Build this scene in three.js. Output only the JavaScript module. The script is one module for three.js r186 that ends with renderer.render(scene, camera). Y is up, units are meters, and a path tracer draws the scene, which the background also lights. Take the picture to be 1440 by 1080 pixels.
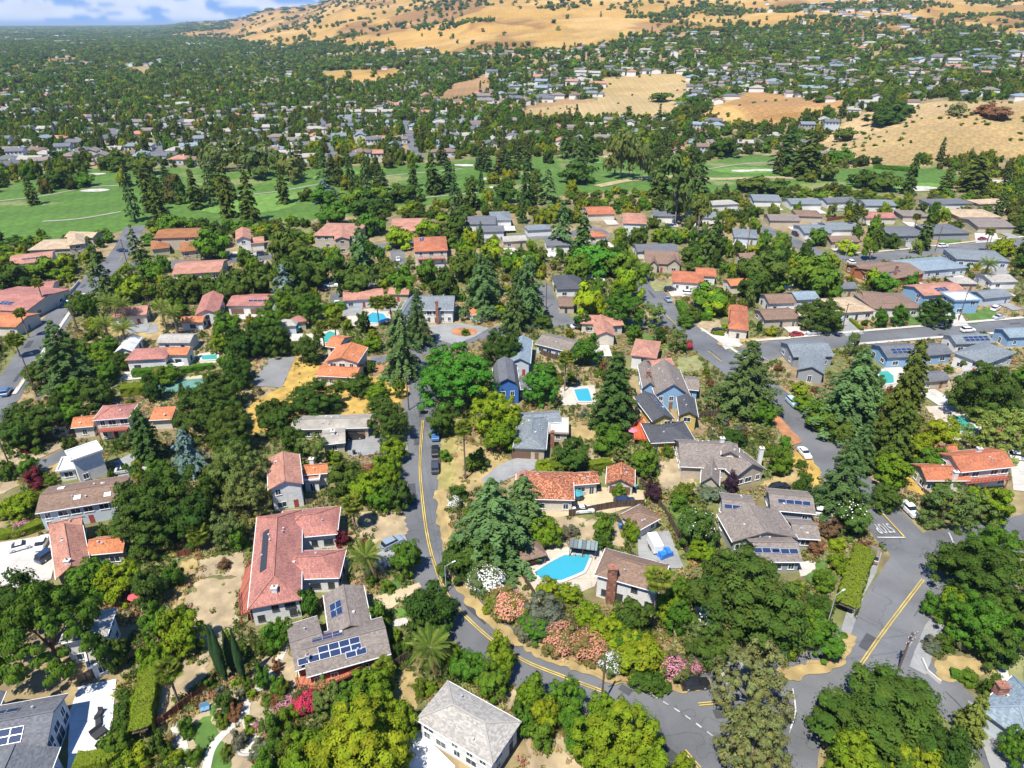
import * as THREE from 'three';
import { mergeGeometries } from 'three/addons/utils/BufferGeometryUtils.js';
import { TextGeometry } from 'three/addons/geometries/TextGeometry.js';
import { FontLoader } from 'three/addons/loaders/FontLoader.js';
import { RoundedBoxGeometry } from 'three/addons/geometries/RoundedBoxGeometry.js';

// ------------------------------------------------------------------ camera, sky, sun, exposure
const scene = new THREE.Scene();
const camera = new THREE.PerspectiveCamera(58.72, 4 / 3, 1, 40000);
camera.position.set(0, 94, 0);
camera.rotation.set(-28 * Math.PI / 180, 0, 0);
const renderer = new THREE.WebGLRenderer();
renderer.toneMapping = THREE.LinearToneMapping;
renderer.toneMappingExposure = 1.7;
renderer.shadowMap.enabled = true;

function mulberry(a) { return () => { a |= 0; a = a + 0x6D2B79F5 | 0; let t = Math.imul(a ^ a >>> 15, 1 | a); t = t + Math.imul(t ^ t >>> 7, 61 | t) ^ t; return ((t ^ t >>> 14) >>> 0) / 4294967296; }; }
function hash2(i, j, s = 0) { let h = Math.imul(i, 374761393) + Math.imul(j, 668265263) + Math.imul(s, 1442695041) | 0; h = Math.imul(h ^ h >>> 13, 1274126177); return ((h ^ h >>> 16) >>> 0) / 4294967296; }
function vnoise(x, y, s = 0) {
  const i = Math.floor(x), j = Math.floor(y); let u = x - i, v = y - j; u = u * u * (3 - 2 * u); v = v * v * (3 - 2 * v);
  return (hash2(i, j, s) * (1 - u) + hash2(i + 1, j, s) * u) * (1 - v) + (hash2(i, j + 1, s) * (1 - u) + hash2(i + 1, j + 1, s) * u) * v;
}
function fbm(x, y, o = 4, s = 0) { let a = 0.5, t = 0, n = 0; for (let k = 0; k < o; k++) { t += a * vnoise(x, y, s + k); n += a; x *= 2.03; y *= 2.03; a *= 0.5; } return t / n; }
const V = (x, y, z) => new THREE.Vector3(x, y, z);
const clamp = (v, a = 0, b = 1) => Math.min(b, Math.max(a, v));
const sstep = (a, b, v) => { const t = clamp((v - a) / (b - a)); return t * t * (3 - 2 * t); };

{ // a clear summer sky with fair weather cumulus lying along the horizon, all the way round
  const W = 2048, Hh = 1024, px = new Float32Array(W * Hh * 4);
  for (let j = 0; j < Hh; j++) {
    const el = ((j + 0.5) / Hh - 0.5) * 180;
    const k = Math.pow(clamp(el / 90), 0.45);
    for (let i = 0; i < W; i++) {
      const az = i / W * 360;
      let r = 0.105 * (1 - k) + 0.04 * k, g = 0.33 * (1 - k) + 0.125 * k, b = 0.80 * (1 - k) + 0.42 * k;
      if (el < 0) { r = 0.22; g = 0.36; b = 0.60; }
      if (el > -0.5 && el < 30) {
        const wrap = Math.min(1, Math.min(az, 360 - az) / 6);
        const c = fbm(az * 0.55, el * 1.9 + 7, 5, 3) * 0.8 + fbm(az * 0.06, el * 0.3, 3, 9) * 0.3;
        const band = sstep(-0.3, 0.35, el) * (1 - sstep(2.0, 16, el));
        const m = sstep(0.58, 0.63, c * (0.75 + 0.3 * band)) * band * wrap;
        const lit = 0.72 + 0.3 * fbm(az * 0.8, el * 2.4 + 3, 3, 21);
        r += (lit * 1.0 - r) * m; g += (lit * 1.01 - g) * m; b += (lit * 1.03 - b) * m;
      }
      const o = (j * W + i) * 4; px[o] = r; px[o + 1] = g; px[o + 2] = b; px[o + 3] = 1;
    }
  }
  const t = new THREE.DataTexture(px, W, Hh, THREE.RGBAFormat, THREE.FloatType);
  t.mapping = THREE.EquirectangularReflectionMapping; t.magFilter = THREE.LinearFilter; t.minFilter = THREE.LinearFilter; t.needsUpdate = true;
  scene.background = t; scene.environment = t; scene.backgroundIntensity = SKYI(); scene.environmentIntensity = SKYI();
}
function SKYI() { return 0.8; }
const sun = new THREE.DirectionalLight(new THREE.Color(1, 0.955, 0.86), 4.9);
sun.position.set(-215, 800, 350); sun.castShadow = true; sun.shadow.mapSize.set(4096, 4096);
Object.assign(sun.shadow.camera, { left: -700, right: 700, top: 700, bottom: -700, near: 1, far: 2500 });
scene.add(sun, sun.target);
scene.fog = new THREE.FogExp2(new THREE.Color(0.55, 0.72, 0.95), 0.00005);

// ------------------------------------------------------------------ survey data: metres, x to the right, z towards the viewer
const BEARINGS = [-0.8, -0.478, -0.386, -0.294, -0.184, -0.018, 0.166, 0.4, 0.66, 1.1];
const PROFILES = [[[0,0.0],[18341,0.0]],[[0,0.0],[18341,11.5]],[[0,0.0],[2980,0.0],[6878,63.0],[10317,80.2],[18341,68.8]],[[0,0.0],[1720,4.6],[2522,16.0],[3439,51.6],[5159,137.6],[6878,183.4],[18341,206.3]],[[0,0.0],[1146,4.6],[1720,16.0],[2063,27.5],[2980,91.7],[4127,197.2],[5159,275.1],[18341,343.9]],[[0,0.0],[802,2.3],[1089,16.0],[1605,32.1],[2006,61.9],[2751,149.0],[4127,309.5],[5159,378.3],[18341,458.5]],[[0,0.0],[734,0.0],[802,2.3],[1089,22.9],[1605,41.3],[2407,128.4],[2980,200.6],[4127,343.9],[18341,515.9]],[[0,0.0],[619,0.0],[734,24.1],[917,27.5],[1146,34.4],[1720,66.5],[2407,128.4],[2980,194.9],[4127,343.9],[18341,515.9]],[[0,0.0],[504,0.0],[619,29.8],[745,33.2],[1146,45.9],[1720,75.7],[2407,137.6],[2980,206.3],[4127,355.4],[18341,515.9]],[[0,0.0],[504,0.0],[642,25.2],[1720,68.8],[4127,343.9],[18341,515.9]]];
const HOUSES = [
["the long red tile house","white","redtile",[[-44.5,-99.1,0.26,8.9,25.7,4.6,"h",2.4,""],[-41.3,-109.6,0.141,11.8,9.0,3.9,"h",1.9,""],[-37.9,-97.4,0.05,12.1,7.7,3.9,"h",1.9,""]],{"chim":[[-41.6,-88.7,6.6,"white"]],"strip":[[382,742],[371,815],1.3],"hero":1}],
["the brick house with scattered solar panels","brick","taupe",[[-27.2,-78.7,0.344,13.3,8.2,3.6,"x",1.7,""],[-28.7,-86.4,0.333,7.1,9.9,3.6,"y",1.3,""],[-33.9,-79.5,0.423,5.2,10.1,3.5,"x",1.1,""]],{"solar":[[0,1,1,0.3,0.55,6,1],[0,1,1,0.42,0.8,4,1],[0,1,1,0.6,0.35,2,1],[0,-1,1,0.3,0.5,3,2],[1,-1,1,0.5,0.5,2,2]],"chim":[[-32.3,-75.0,5.6,"metal"]],"hero":1}],
["the pale grey hip roofed house","white","paleshingle",[[-6.3,-64.4,1.016,7.7,13.3,4.6,"h",1.5,""]],{"hero":1}],
["the white gabled house with roof panels","paleblue","greyshingle",[[-72.5,-63.2,0.229,13.3,8.9,4.4,"x",1.8,""],[-67.5,-56.2,0.227,10.1,6.7,4.2,"y",2.2,""],[-78.8,-66.2,0.275,5.9,5.1,4.4,"y",2.0,""]],{"solar":[[0,1,1,0.25,0.5,4,2],[0,1,1,0.55,0.5,3,2],[0,-1,1,0.4,0.5,3,1]],"hero":1}],
["the white house under the spreading pine","white","paleshingle",[[-70.2,-81.1,0.246,7.1,5.9,5.6,"h",1.2,""],[-67.3,-77.7,0.634,4,5.4,3.2,"f",0,""]],{"hero":1}],
["the tan house with pink tile wings","tan","pinktile",[[-85.1,-100.9,0.603,5.7,14.6,4.0,"y",1.8,""],[-78.8,-103.2,0.147,6.8,5.2,3.6,"x",1.5,"orangetile"],[-90.2,-108.8,0.377,5.9,4,3.6,"x",1.4,""]],{"chim":[[-82.1,-95.9,6.2,"white"]],"hero":1}],
["the long brown shingle house","paleblue","brownshingle",[[-91.1,-117.8,0.289,16.5,9.4,5.0,"x",1.3,""]],{"sky":[[0,1,0.45,0.5],[0,1,0.8,0.4],[0,-1,0.2,0.5]],"hero":1}],
["the boxy white flat roofed house","white","whiteflat",[[-98.5,-131.5,0.753,6.7,5.4,6.6,"f",0,""],[-103.3,-131.7,0.323,4,6.1,3.0,"f",0,""]],{"hero":1}],
["the Spanish villa with red balcony","cream","redtile",[[-101.2,-150.6,0.164,8.5,7.5,6.0,"h",1.5,""],[-109.3,-150.1,0.196,5.3,5.8,3.4,"x",1.3,"orangetile"],[-116.3,-150.0,0.237,4,4,2.8,"x",1.0,"orangetile"],[-91.1,-153.7,0.128,5.6,5.0,3.2,"s",1.0,"orangetile"]],{"balc":[0],"hero":1}],
["the white stucco villa with arched gable","white","pinktile",[[-50.3,-124.1,0.329,7.1,12.1,6.2,"y",1.5,""],[-44.7,-128.4,0.151,5.5,4,3.8,"x",1.2,"orangetile"],[-45.3,-126.6,0.133,4.0,4,3.2,"f",0,""]],{"chim":[[-45.6,-129.0,6.2,"white"]],"hero":1}],
["the beige roofed house with open garage","tan","beigeflat",[[-46.1,-149.9,0.052,19.7,6.8,3.4,"x",0.9,""],[-44.2,-143.5,0.212,5.7,7.4,3.2,"x",0.8,""]],{"garage":[[0,0.82]],"chim":[[-44.2,-143.1,4.8,"white"]],"hero":1}],
["the bright blue gambrel house","blue","greyshingle",[[-1.7,-171.6,0.063,7.2,14.0,4.6,"m",3.6,""],[3.2,-170.6,0.061,4,7.3,3.6,"x",1.4,""]],{"solar":[[0,-1,0,0.5,0.5,2,3]],"hero":1}],
["the long blue sided house behind the gambrel","paleblue","blueshingle",[[2.9,-190.2,-0.064,6.2,16.9,4.4,"y",1.6,""],[14.9,-198.7,-0.548,12.2,9.5,3.4,"x",1.5,"taupe"]],{"hero":1}],
["the slate roofed house with carport","tan","slate",[[4.9,-145.0,-0.092,8.0,15.4,3.4,"h",1.6,""],[6.2,-152.2,0.14,12.5,5.9,3.2,"x",1.3,""],[12.0,-149.0,-0.073,5.0,7.6,2.8,"f",0,"whiteflat"]],{"garage":[[0,0.25]],"chim":[[10.0,-143.1,4.6,"brick"]],"hero":1}],
["the mottled terracotta tile house","cream","terracotta",[[8.0,-122.3,-0.044,11.1,10.2,3.8,"h",1.7,""],[16.2,-125.5,0.133,6.0,4.6,3.4,"x",1.3,""],[2.9,-124.0,-0.026,4,6.4,3.4,"y",1.1,"redtile"]],{"hero":1}],
["the detached garage with terracotta roof","cream","terracotta",[[24.6,-126.7,-0.165,6.4,6.7,3.0,"y",1.6,""]],{"garage":[[0,0.5]],"hero":1}],
["the small brown hip roofed outbuilding","white","brownshingle",[[26.7,-112.7,-0.932,5.9,6.1,2.8,"h",1.2,""]],{"hero":1}],
["the two storey house with brick chimney","white","brownshingle",[[21.9,-94.1,-0.387,12.0,7.6,5.6,"h",1.9,""]],{"chim":[[17.9,-91.7,8.4,"brickbig"]],"hero":1}],
["the yellow house with black roof","yellow","blackshingle",[[36.8,-153.6,0.21,6.0,12.9,5.4,"y",1.5,""],[46.0,-155.5,-0.142,4.8,9.8,4.6,"y",1.3,""],[38.9,-145.0,0.086,11.2,9.4,3.4,"h",1.6,""]],{"solar":[[0,1,0,0.5,0.5,4,2]],"hero":1}],
["the light blue gabled house","lightblue","taupe",[[43.7,-169.4,-0.029,9.6,15.4,4.6,"y",3.4,""],[38.5,-172.8,-0.068,4,14.1,4.6,"y",1.8,""],[50.9,-171.1,-0.213,4,8.3,3.4,"x",1.4,""]],{"chim":[[38.0,-169.3,8,"brick"]],"hero":1}],
["the taupe many gabled house","tan","taupe",[[45.9,-134.6,-0.083,13.6,11.6,3.8,"x",3.0,""],[52.3,-131.3,0.387,8.7,9.5,3.6,"y",2.6,""],[45.2,-127.7,-0.28,4.1,8.9,3.2,"y",2.0,""],[50.6,-132.4,-0.281,4,4,6.0,"y",1.2,""]],{"chim":[[49.4,-135.5,7.6,"white"],[58.0,-132.8,6.6,"white"]],"hero":1}],
["the taupe house with three solar arrays","greywall","taupe",[[47.6,-115.3,-0.169,6.8,8.2,3.6,"x",1.4,""],[59.4,-117.3,-0.155,9.1,7.8,3.4,"x",1.4,""],[49.7,-109.1,0.094,13.4,8.7,3.4,"y",2.0,""],[59.1,-108.6,-0.081,5.2,6.2,3.0,"x",1.2,""],[50.8,-102.6,-0.0,9.2,7.7,3.2,"x",1.5,""]],{"solar":[[0,1,1,0.55,0.55,4,1],[1,1,1,0.55,0.55,4,1],[4,1,1,0.68,0.5,3,1],[4,1,1,0.3,0.55,3,1]],"hero":1}],
["the orange tile house above the corner","cream","orangered",[[105.8,-129.5,0.162,13.6,7.8,5.6,"x",1.8,""],[97.4,-127.5,-0.0,10.1,6.6,3.6,"x",1.5,""],[102.1,-135.2,-0.0,5.3,4.2,4.4,"x",1.4,""]],{"chim":[[99.5,-133.0,7.4,"brick"],[106.7,-130.6,8,"white"],[98.8,-124.8,5.6,"white"]],"balc":[0],"hero":1}],
["the blue grey roofed corner house","paleblue","blueshingle",[[75.8,-67.0,-1.015,7.3,10.7,3.6,"h",1.8,""]],{"chim":[[74.1,-69.6,5.6,"brickbig"]],"hero":1}],
["the orange roofed Spanish house by the court","cream","orangetile",[[-49.4,-184.6,-0.096,9.8,10.8,6.0,"y",1.5,""],[-50.5,-179.3,-0.111,12.1,8.7,3.4,"x",1.0,""],[-54.0,-193.9,-0.271,4.6,8.8,6.0,"x",1.4,""]],{"hero":1}],
["the white farmhouse with grey gables","white","slate",[[-26.8,-229.3,-0.0,12.9,14.0,5.0,"x",2.6,""],[-36.6,-225.5,-0.09,5.4,17.6,4.2,"y",2.0,""]],{"chim":[[-26.1,-221.7,8.4,"brick"]],"hero":1}],
["the little white house with orange roof","white","orangetile",[[-12.0,-227.3,0.435,7.9,7.7,3.2,"x",1.3,""]],{"hero":1}],
["the orange hip roofed house with solar panel","cream","orangered",[[-36.4,-298.1,0.127,14.7,22.3,6.4,"h",2.0,""]],{"solar":[[0,-1,1,0.35,0.5,3,2]],"balc":[0]}],
["the tan villa on the cross street","tan","pinktile",[[-81.7,-322.5,-0.059,20.1,22.3,6.2,"h",1.6,""],[-79.1,-313.7,0.207,7.0,19.8,6.6,"y",1.2,""]],{}],
["the pink roofed house by the cross street","tan","pinktile",[[-51.5,-341.5,0.075,17.4,15.1,3.4,"x",1.4,""]],{}],
["the pink roofed long blue house","paleblue","pinktile",[[-55.8,-242.2,0.196,14.9,10.9,3.4,"x",1.3,""]],{}],
["the dark grey ranch house by the cross street","white","greyshingle",[[-17.4,-347.0,-0.0,18.5,16.8,3.4,"x",1.6,""]],{}],
["the sprawling red tile estate","cream","redtile",[[-180.3,-236.4,-0.121,22.3,23.3,4.0,"x",1.8,""],[-173.3,-217.3,-0.077,15.6,12.3,3.6,"x",1.5,"orangetile"],[-180.6,-250.5,0.334,7.6,12.0,3.6,"x",1.2,""]],{"solar":[[0,1,1,0.5,0.4,3,2]]}],
["the white house with solar on orange roof","white","pinktile",[[-206.9,-285.9,0.444,15.7,15.8,3.8,"x",1.5,""]],{"solar":[[0,1,1,0.55,0.5,5,1]]}],
["the beige roofed estate house","tan","beigetile",[[-207.3,-305.9,0.165,19.6,17.2,4.0,"h",1.6,""],[-200.1,-307.8,0.535,6.9,19.0,5.6,"h",1.4,""]],{}],
["the rust roofed house by the street end","tan","rust",[[-155.2,-317.4,0.111,21.1,16.7,6.0,"x",1.6,""],[-162.2,-308.0,0.457,7.8,15.3,3.2,"h",1.3,""],[-146.9,-305.1,0.42,9.1,16.1,3.2,"h",1.3,""]],{}],
["the long pink roofed house","cream","pinktile",[[-130.1,-275.0,0.187,19.1,17.0,3.4,"x",1.8,""]],{}],
["the white two storey house by the junction","white","pinktile",[[-126.1,-315.6,0.343,6.8,18.1,5.6,"y",1.5,""],[-119.5,-314.3,0.338,6.2,11.3,3.4,"x",1.2,""]],{}],
["the white Spanish house with two garages","white","redtile",[[-108.0,-229.2,0.249,7.7,19.5,4.6,"y",1.6,""],[-95.8,-236.1,-0.0,14.1,12.3,3.6,"x",1.4,"redtile"],[-109.8,-218.4,0.08,7.8,5.9,3.2,"x",1.0,"orangetile"]],{"garage":[[1,0.25],[1,0.75]],"solar":[[1,1,1,0.75,0.5,4,1]]}],
["the pink roofed house behind the date palms","cream","pinktile",[[-134.6,-224.9,0.275,11.9,9.7,3.6,"x",1.4,""]],{}],
["the white house with the red umbrella terrace","white","orangetile",[[-110.8,-188.8,0.125,11.8,8.6,4.2,"h",1.5,"redtile"],[-102.7,-191.1,-0.0,6.9,5.7,4.0,"x",1.0,""],[-121.5,-197.0,0.169,5.3,11.0,3.4,"y",1.4,"whiteflat"],[-108.2,-202.1,-0.0,10.9,7.3,3.4,"x",1.2,"paleshingle"]],{}],
["the pink tile house by the bend","cream","pinktile",[[30.5,-210.6,-0.004,6.5,15.0,3.8,"y",1.4,""],[32.7,-215.0,0.203,9.0,7.2,3.6,"x",1.3,""],[26.7,-217.4,-0.112,6.2,8.3,3.6,"x",1.3,""]],{}],
["the white house with pale pink roof","white","pinktile",[[41.5,-191.8,-0.288,8.0,12.9,4.6,"h",1.6,""],[44.6,-184.5,0.267,7.2,5.1,3.2,"x",1.1,""]],{}],
["the charcoal hip roofed house","white","blackshingle",[[22.1,-255.5,0.077,11.2,16.6,3.6,"h",2.0,""]],{}],
["the small brown flat garage","tan","brownshingle",[[20.1,-236.0,-0.055,6.2,10.1,3.0,"x",0.8,""]],{}],
["the dark Tudor gabled house","tan","brownshingle",[[64.3,-286.4,-0.145,14.4,18.2,3.8,"x",2.8,""],[69.0,-282.3,-0.169,5.9,12.9,3.8,"y",2.4,""],[60.5,-282.0,-0.187,4.1,11.9,3.4,"y",2.2,""]],{}],
["the long grey roofed house behind the Tudor","white","greyshingle",[[64.8,-302.2,0.056,18.9,12.1,3.4,"x",1.4,""]],{}],
["the bright orange tile house on the bend","white","orangered",[[70.4,-261.4,-0.199,12.5,14.2,3.6,"h",1.6,""],[78.7,-267.0,-0.153,8.0,10.8,3.8,"x",1.3,""]],{}],
["the white house with dusty pink roof","white","pinktile",[[62.1,-345.7,-0.122,11.8,21.3,5.6,"h",1.5,""]],{}],
["the orange roofed house by the fairway","cream","orangered",[[46.8,-369.8,0.101,14.9,17.1,3.6,"x",1.5,""]],{}],
["the rusty tile house by the hydrangeas","cream","orangered",[[78.2,-219.3,-0.276,6.6,22.5,3.6,"h",1.6,""]],{}],
["the low orange roofed house on the corner","cream","orangetile",[[89.1,-256.1,0.162,10.0,8.0,3.4,"x",1.2,""]],{}],
["the brown house with orange brick end","brickorange","brownshingle",[[154.5,-268.8,0.411,21.5,16.8,3.8,"x",1.8,""],[149.7,-274.3,0.233,15.5,12.2,3.4,"x",1.4,""]],{"chim":[[153.3,-261.7,8,"brickorange"]],"solar":[[0,1,1,0.4,0.5,4,1]]}],
["the long blue grey hip roofed house","paleblue","blueshingle",[[176.1,-278.1,0.22,25.0,15.5,3.6,"h",1.6,""]],{}],
["the slate blue house with the fan palm","paleblue","slate",[[203.3,-290.8,-0.185,21.4,16.2,3.6,"h",1.6,""]],{}],
["the dark brown ranch house","white","brownshingle",[[137.5,-235.4,0.037,18.3,15.7,3.6,"h",1.6,""],[134.2,-239.2,-0.303,7.9,13.1,3.4,"x",1.3,""]],{}],
["the cream roofed ranch house","white","beigetile",[[121.3,-231.7,0.151,13.3,14.3,3.4,"h",1.7,""]],{}],
["the blue walled pink roofed house","lightblue","pinktile",[[160.4,-245.5,0.2,18.9,11.8,4.4,"x",1.5,""],[163.7,-234.7,0.07,10.1,8.4,5.4,"f",0,"whiteflat"]],{"solar":[[0,1,1,0.5,0.5,3,2]]}],
["the brown roofed white cottage","white","brownshingle",[[97.8,-236.9,0.068,10.3,10.0,3.8,"x",1.5,""]],{}],
["the brown roofed house behind the red car","tan","brownshingle",[[93.1,-223.4,0.098,13.0,10.2,3.2,"x",1.3,""]],{}],
["the small blue grey cottage","paleblue","blueshingle",[[109.0,-241.7,0.157,9.3,8.7,3.2,"x",1.4,""]],{}],
["the grey clipped gable house","greywall","slate",[[91.8,-193.1,0.039,12.8,11.4,3.8,"x",1.8,""],[89.7,-183.3,-0.401,7.5,12.4,3.6,"y",1.7,""]],{}],
["the blue house with roof panels","lightblue","greyshingle",[[119.4,-192.1,0.084,11.8,10.0,3.8,"x",1.6,""],[130.4,-193.5,0.186,10.9,8.1,3.4,"x",1.4,""]],{"solar":[[0,1,1,0.5,0.5,4,2]]}],
["the grey roofed white clapboard house","white","slate",[[144.4,-188.6,-1.055,9.8,16.8,4.6,"h",1.8,""],[147.0,-201.2,0.083,13.1,7.5,3.6,"x",1.4,""]],{"solar":[[1,1,1,0.6,0.5,5,2]]}],
["the small grey shed roofed house","tan","greyshingle",[[121.2,-175.8,0.19,9.3,5.9,3.0,"x",1.0,""]],{}],
["the teal house by the boulevard","lightblue","blueshingle",[[168.0,-206.5,0.113,15.1,7.6,3.6,"x",1.4,""]],{}],
["the low blue roofed house by the lawns","paleblue","slate",[[180.5,-243.4,0.234,12.8,7.9,3.2,"x",1.2,""]],{}],
["the pale roofed ranch by the palm","white","paleshingle",[[194.0,-261.8,0.076,10.9,10.8,3.2,"x",1.2,""]],{}],
["the taupe ranch house by the oleander hedge","tan","taupe",[[141.0,-355.9,-0.05,15.8,13.4,3.4,"x",1.5,""]],{}],
["the blue black ranch house at the street bend","white","slate",[[148.5,-333.9,0.022,13.9,15.7,3.4,"x",1.5,""]],{}],
["the slate gabled house by the red fence","white","slate",[[163.9,-339.0,0.055,16.5,14.1,3.4,"x",1.5,""]],{}],
["the brown flat house with chimney by the upper street","tan","brownshingle",[[155.0,-316.2,0.059,13.6,10.3,3.4,"x",1.5,""]],{}],
["the charcoal house with white carport","greywall","greyshingle",[[190.6,-329.8,0.079,18.5,17.3,3.4,"h",1.5,""]],{}],
["the charcoal house beside the tall cypress","greywall","greyshingle",[[212.4,-333.7,0.073,18.7,16.6,3.4,"h",1.5,""]],{}],
["the tan hip roofed house at the terrace edge","tan","beigetile",[[245.5,-365.0,-0.008,22.2,17.7,3.4,"h",1.5,""]],{}],
["the taupe gabled house by the terrace","tan","taupe",[[241.5,-346.1,0.002,18.4,18.5,3.4,"x",1.5,""]],{}],
["the dark roofed house backing on the fairway","white","slate",[[165.3,-392.5,0.031,17.8,14.2,3.4,"x",1.5,""]],{}],
["the blue roofed house backing on the fairway","white","slate",[[146.7,-401.5,-0.075,15.9,16.9,3.4,"x",1.5,""]],{}],
["the white boxy house backing on the fairway","white","greyshingle",[[186.5,-395.7,0.14,18.2,11.9,3.4,"x",1.5,""]],{}],
["the slate house with the plum tree","white","slate",[[205.7,-389.1,-0.009,17.3,14.9,3.4,"x",1.5,""]],{}],
["the long grey house backing on the fairway","white","greyshingle",[[247.2,-392.3,0.074,25.1,12.6,3.4,"h",1.5,""]],{}],
["the beige house under the cedar","tan","beigetile",[[271.1,-391.9,0.158,19.8,10.7,3.4,"h",1.5,""]],{}],
["the blue grey cottage by the tall pole","paleblue","slate",[[112.8,-325.7,-0.222,11.2,15.4,3.4,"h",1.5,""]],{}],
["the pale slate house under the eucalyptus","white","slate",[[100.6,-361.8,-0.075,14.6,14.1,3.4,"x",1.5,""]],{}],
["the pale house by the fairway edge","white","paleshingle",[[118.4,-388.7,0.201,17.2,9.2,3.4,"h",1.5,""]],{}],
["the grey cottage in the eucalyptus shade","white","greyshingle",[[81.0,-364.7,-0.094,12.5,12.8,3.4,"x",1.5,""]],{}],
["the dark blue gabled house by the pines","white","slate",[[-6.1,-355.1,0.086,10.8,17.6,3.4,"h",1.5,""]],{}],
["the grey house with white carport row","white","greyshingle",[[-11.0,-333.8,0.109,13.9,11.0,3.4,"x",1.5,""]],{}],
["the white gabled pair of roofs","white","greyshingle",[[20.9,-311.7,0.044,11.1,12.7,3.4,"h",1.5,""]],{}],
["the pale flat roofed house by the lane","tan","paleshingle",[[0.8,-316.2,0.219,11.6,7.7,3.4,"x",1.5,""]],{}],
["the slate house beside the dead pine","white","slate",[[13.1,-336.3,0.198,12.9,8.8,3.4,"h",1.5,""]],{}],
["the low pink house behind the willow","tan","pinktile",[[-51.0,-333.7,0.14,11.7,8.5,3.4,"h",1.5,""]],{}],
["the brown house hidden by oaks","tan","brownshingle",[[-105.0,-305.9,0.089,12.6,7.7,3.4,"x",1.5,""]],{}],
["the beige house at the fairway corner","tan","beigetile",[[-205.3,-323.0,-0.104,14.4,9.0,3.4,"x",1.5,""]],{}],
["the grey shed house behind the brick end","tan","greyshingle",[[127.9,-251.6,0.058,9.5,7.0,3.4,"x",1.5,""]],{}],
["the pale cottage under the street oak","white","beigetile",[[109.7,-222.5,-0.069,7.2,6.2,3.4,"x",1.5,""]],{}],
["the brown cottage on the upper bend","tan","brownshingle",[[104.1,-289.6,0.131,11.6,7.0,3.4,"x",1.5,""]],{}],
["the taupe house with the pool deck","tan","taupe",[[213.7,-364.9,-0.094,14.3,13.4,3.4,"h",1.5,""]],{}],
["the red roofed house in the palms","cream","redtile",[[192.6,-360.2,-0.008,16.2,11.5,3.4,"x",1.5,""]],{}],
["the brown long house behind the hedge","tan","brownshingle",[[157.9,-364.9,-0.145,12.9,13.9,3.4,"h",1.5,""]],{}],
["the pale roof among the fruit trees","tan","paleshingle",[[178.0,-257.4,-0.063,9.1,7.1,3.4,"h",1.5,""]],{}],
["the small orange roof by the lane","cream","orangered",[[39.9,-323.4,0.193,10.6,7.3,3.4,"h",1.5,""]],{}],
["the pink roofed wing by the car park","tan","pinktile",[[-42.6,-245.2,-0.051,8.1,6.2,3.4,"x",1.5,""]],{}],
["the pale roofed pool house","paleblue","paleshingle",[[-76.8,-214.3,0.097,7.9,4.7,3.4,"h",1.5,""]],{}],
["the little red roofed cabin","tan","redtile",[[-73.3,-217.4,0.294,5.1,4,3.4,"h",1.5,""]],{}]
];
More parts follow.
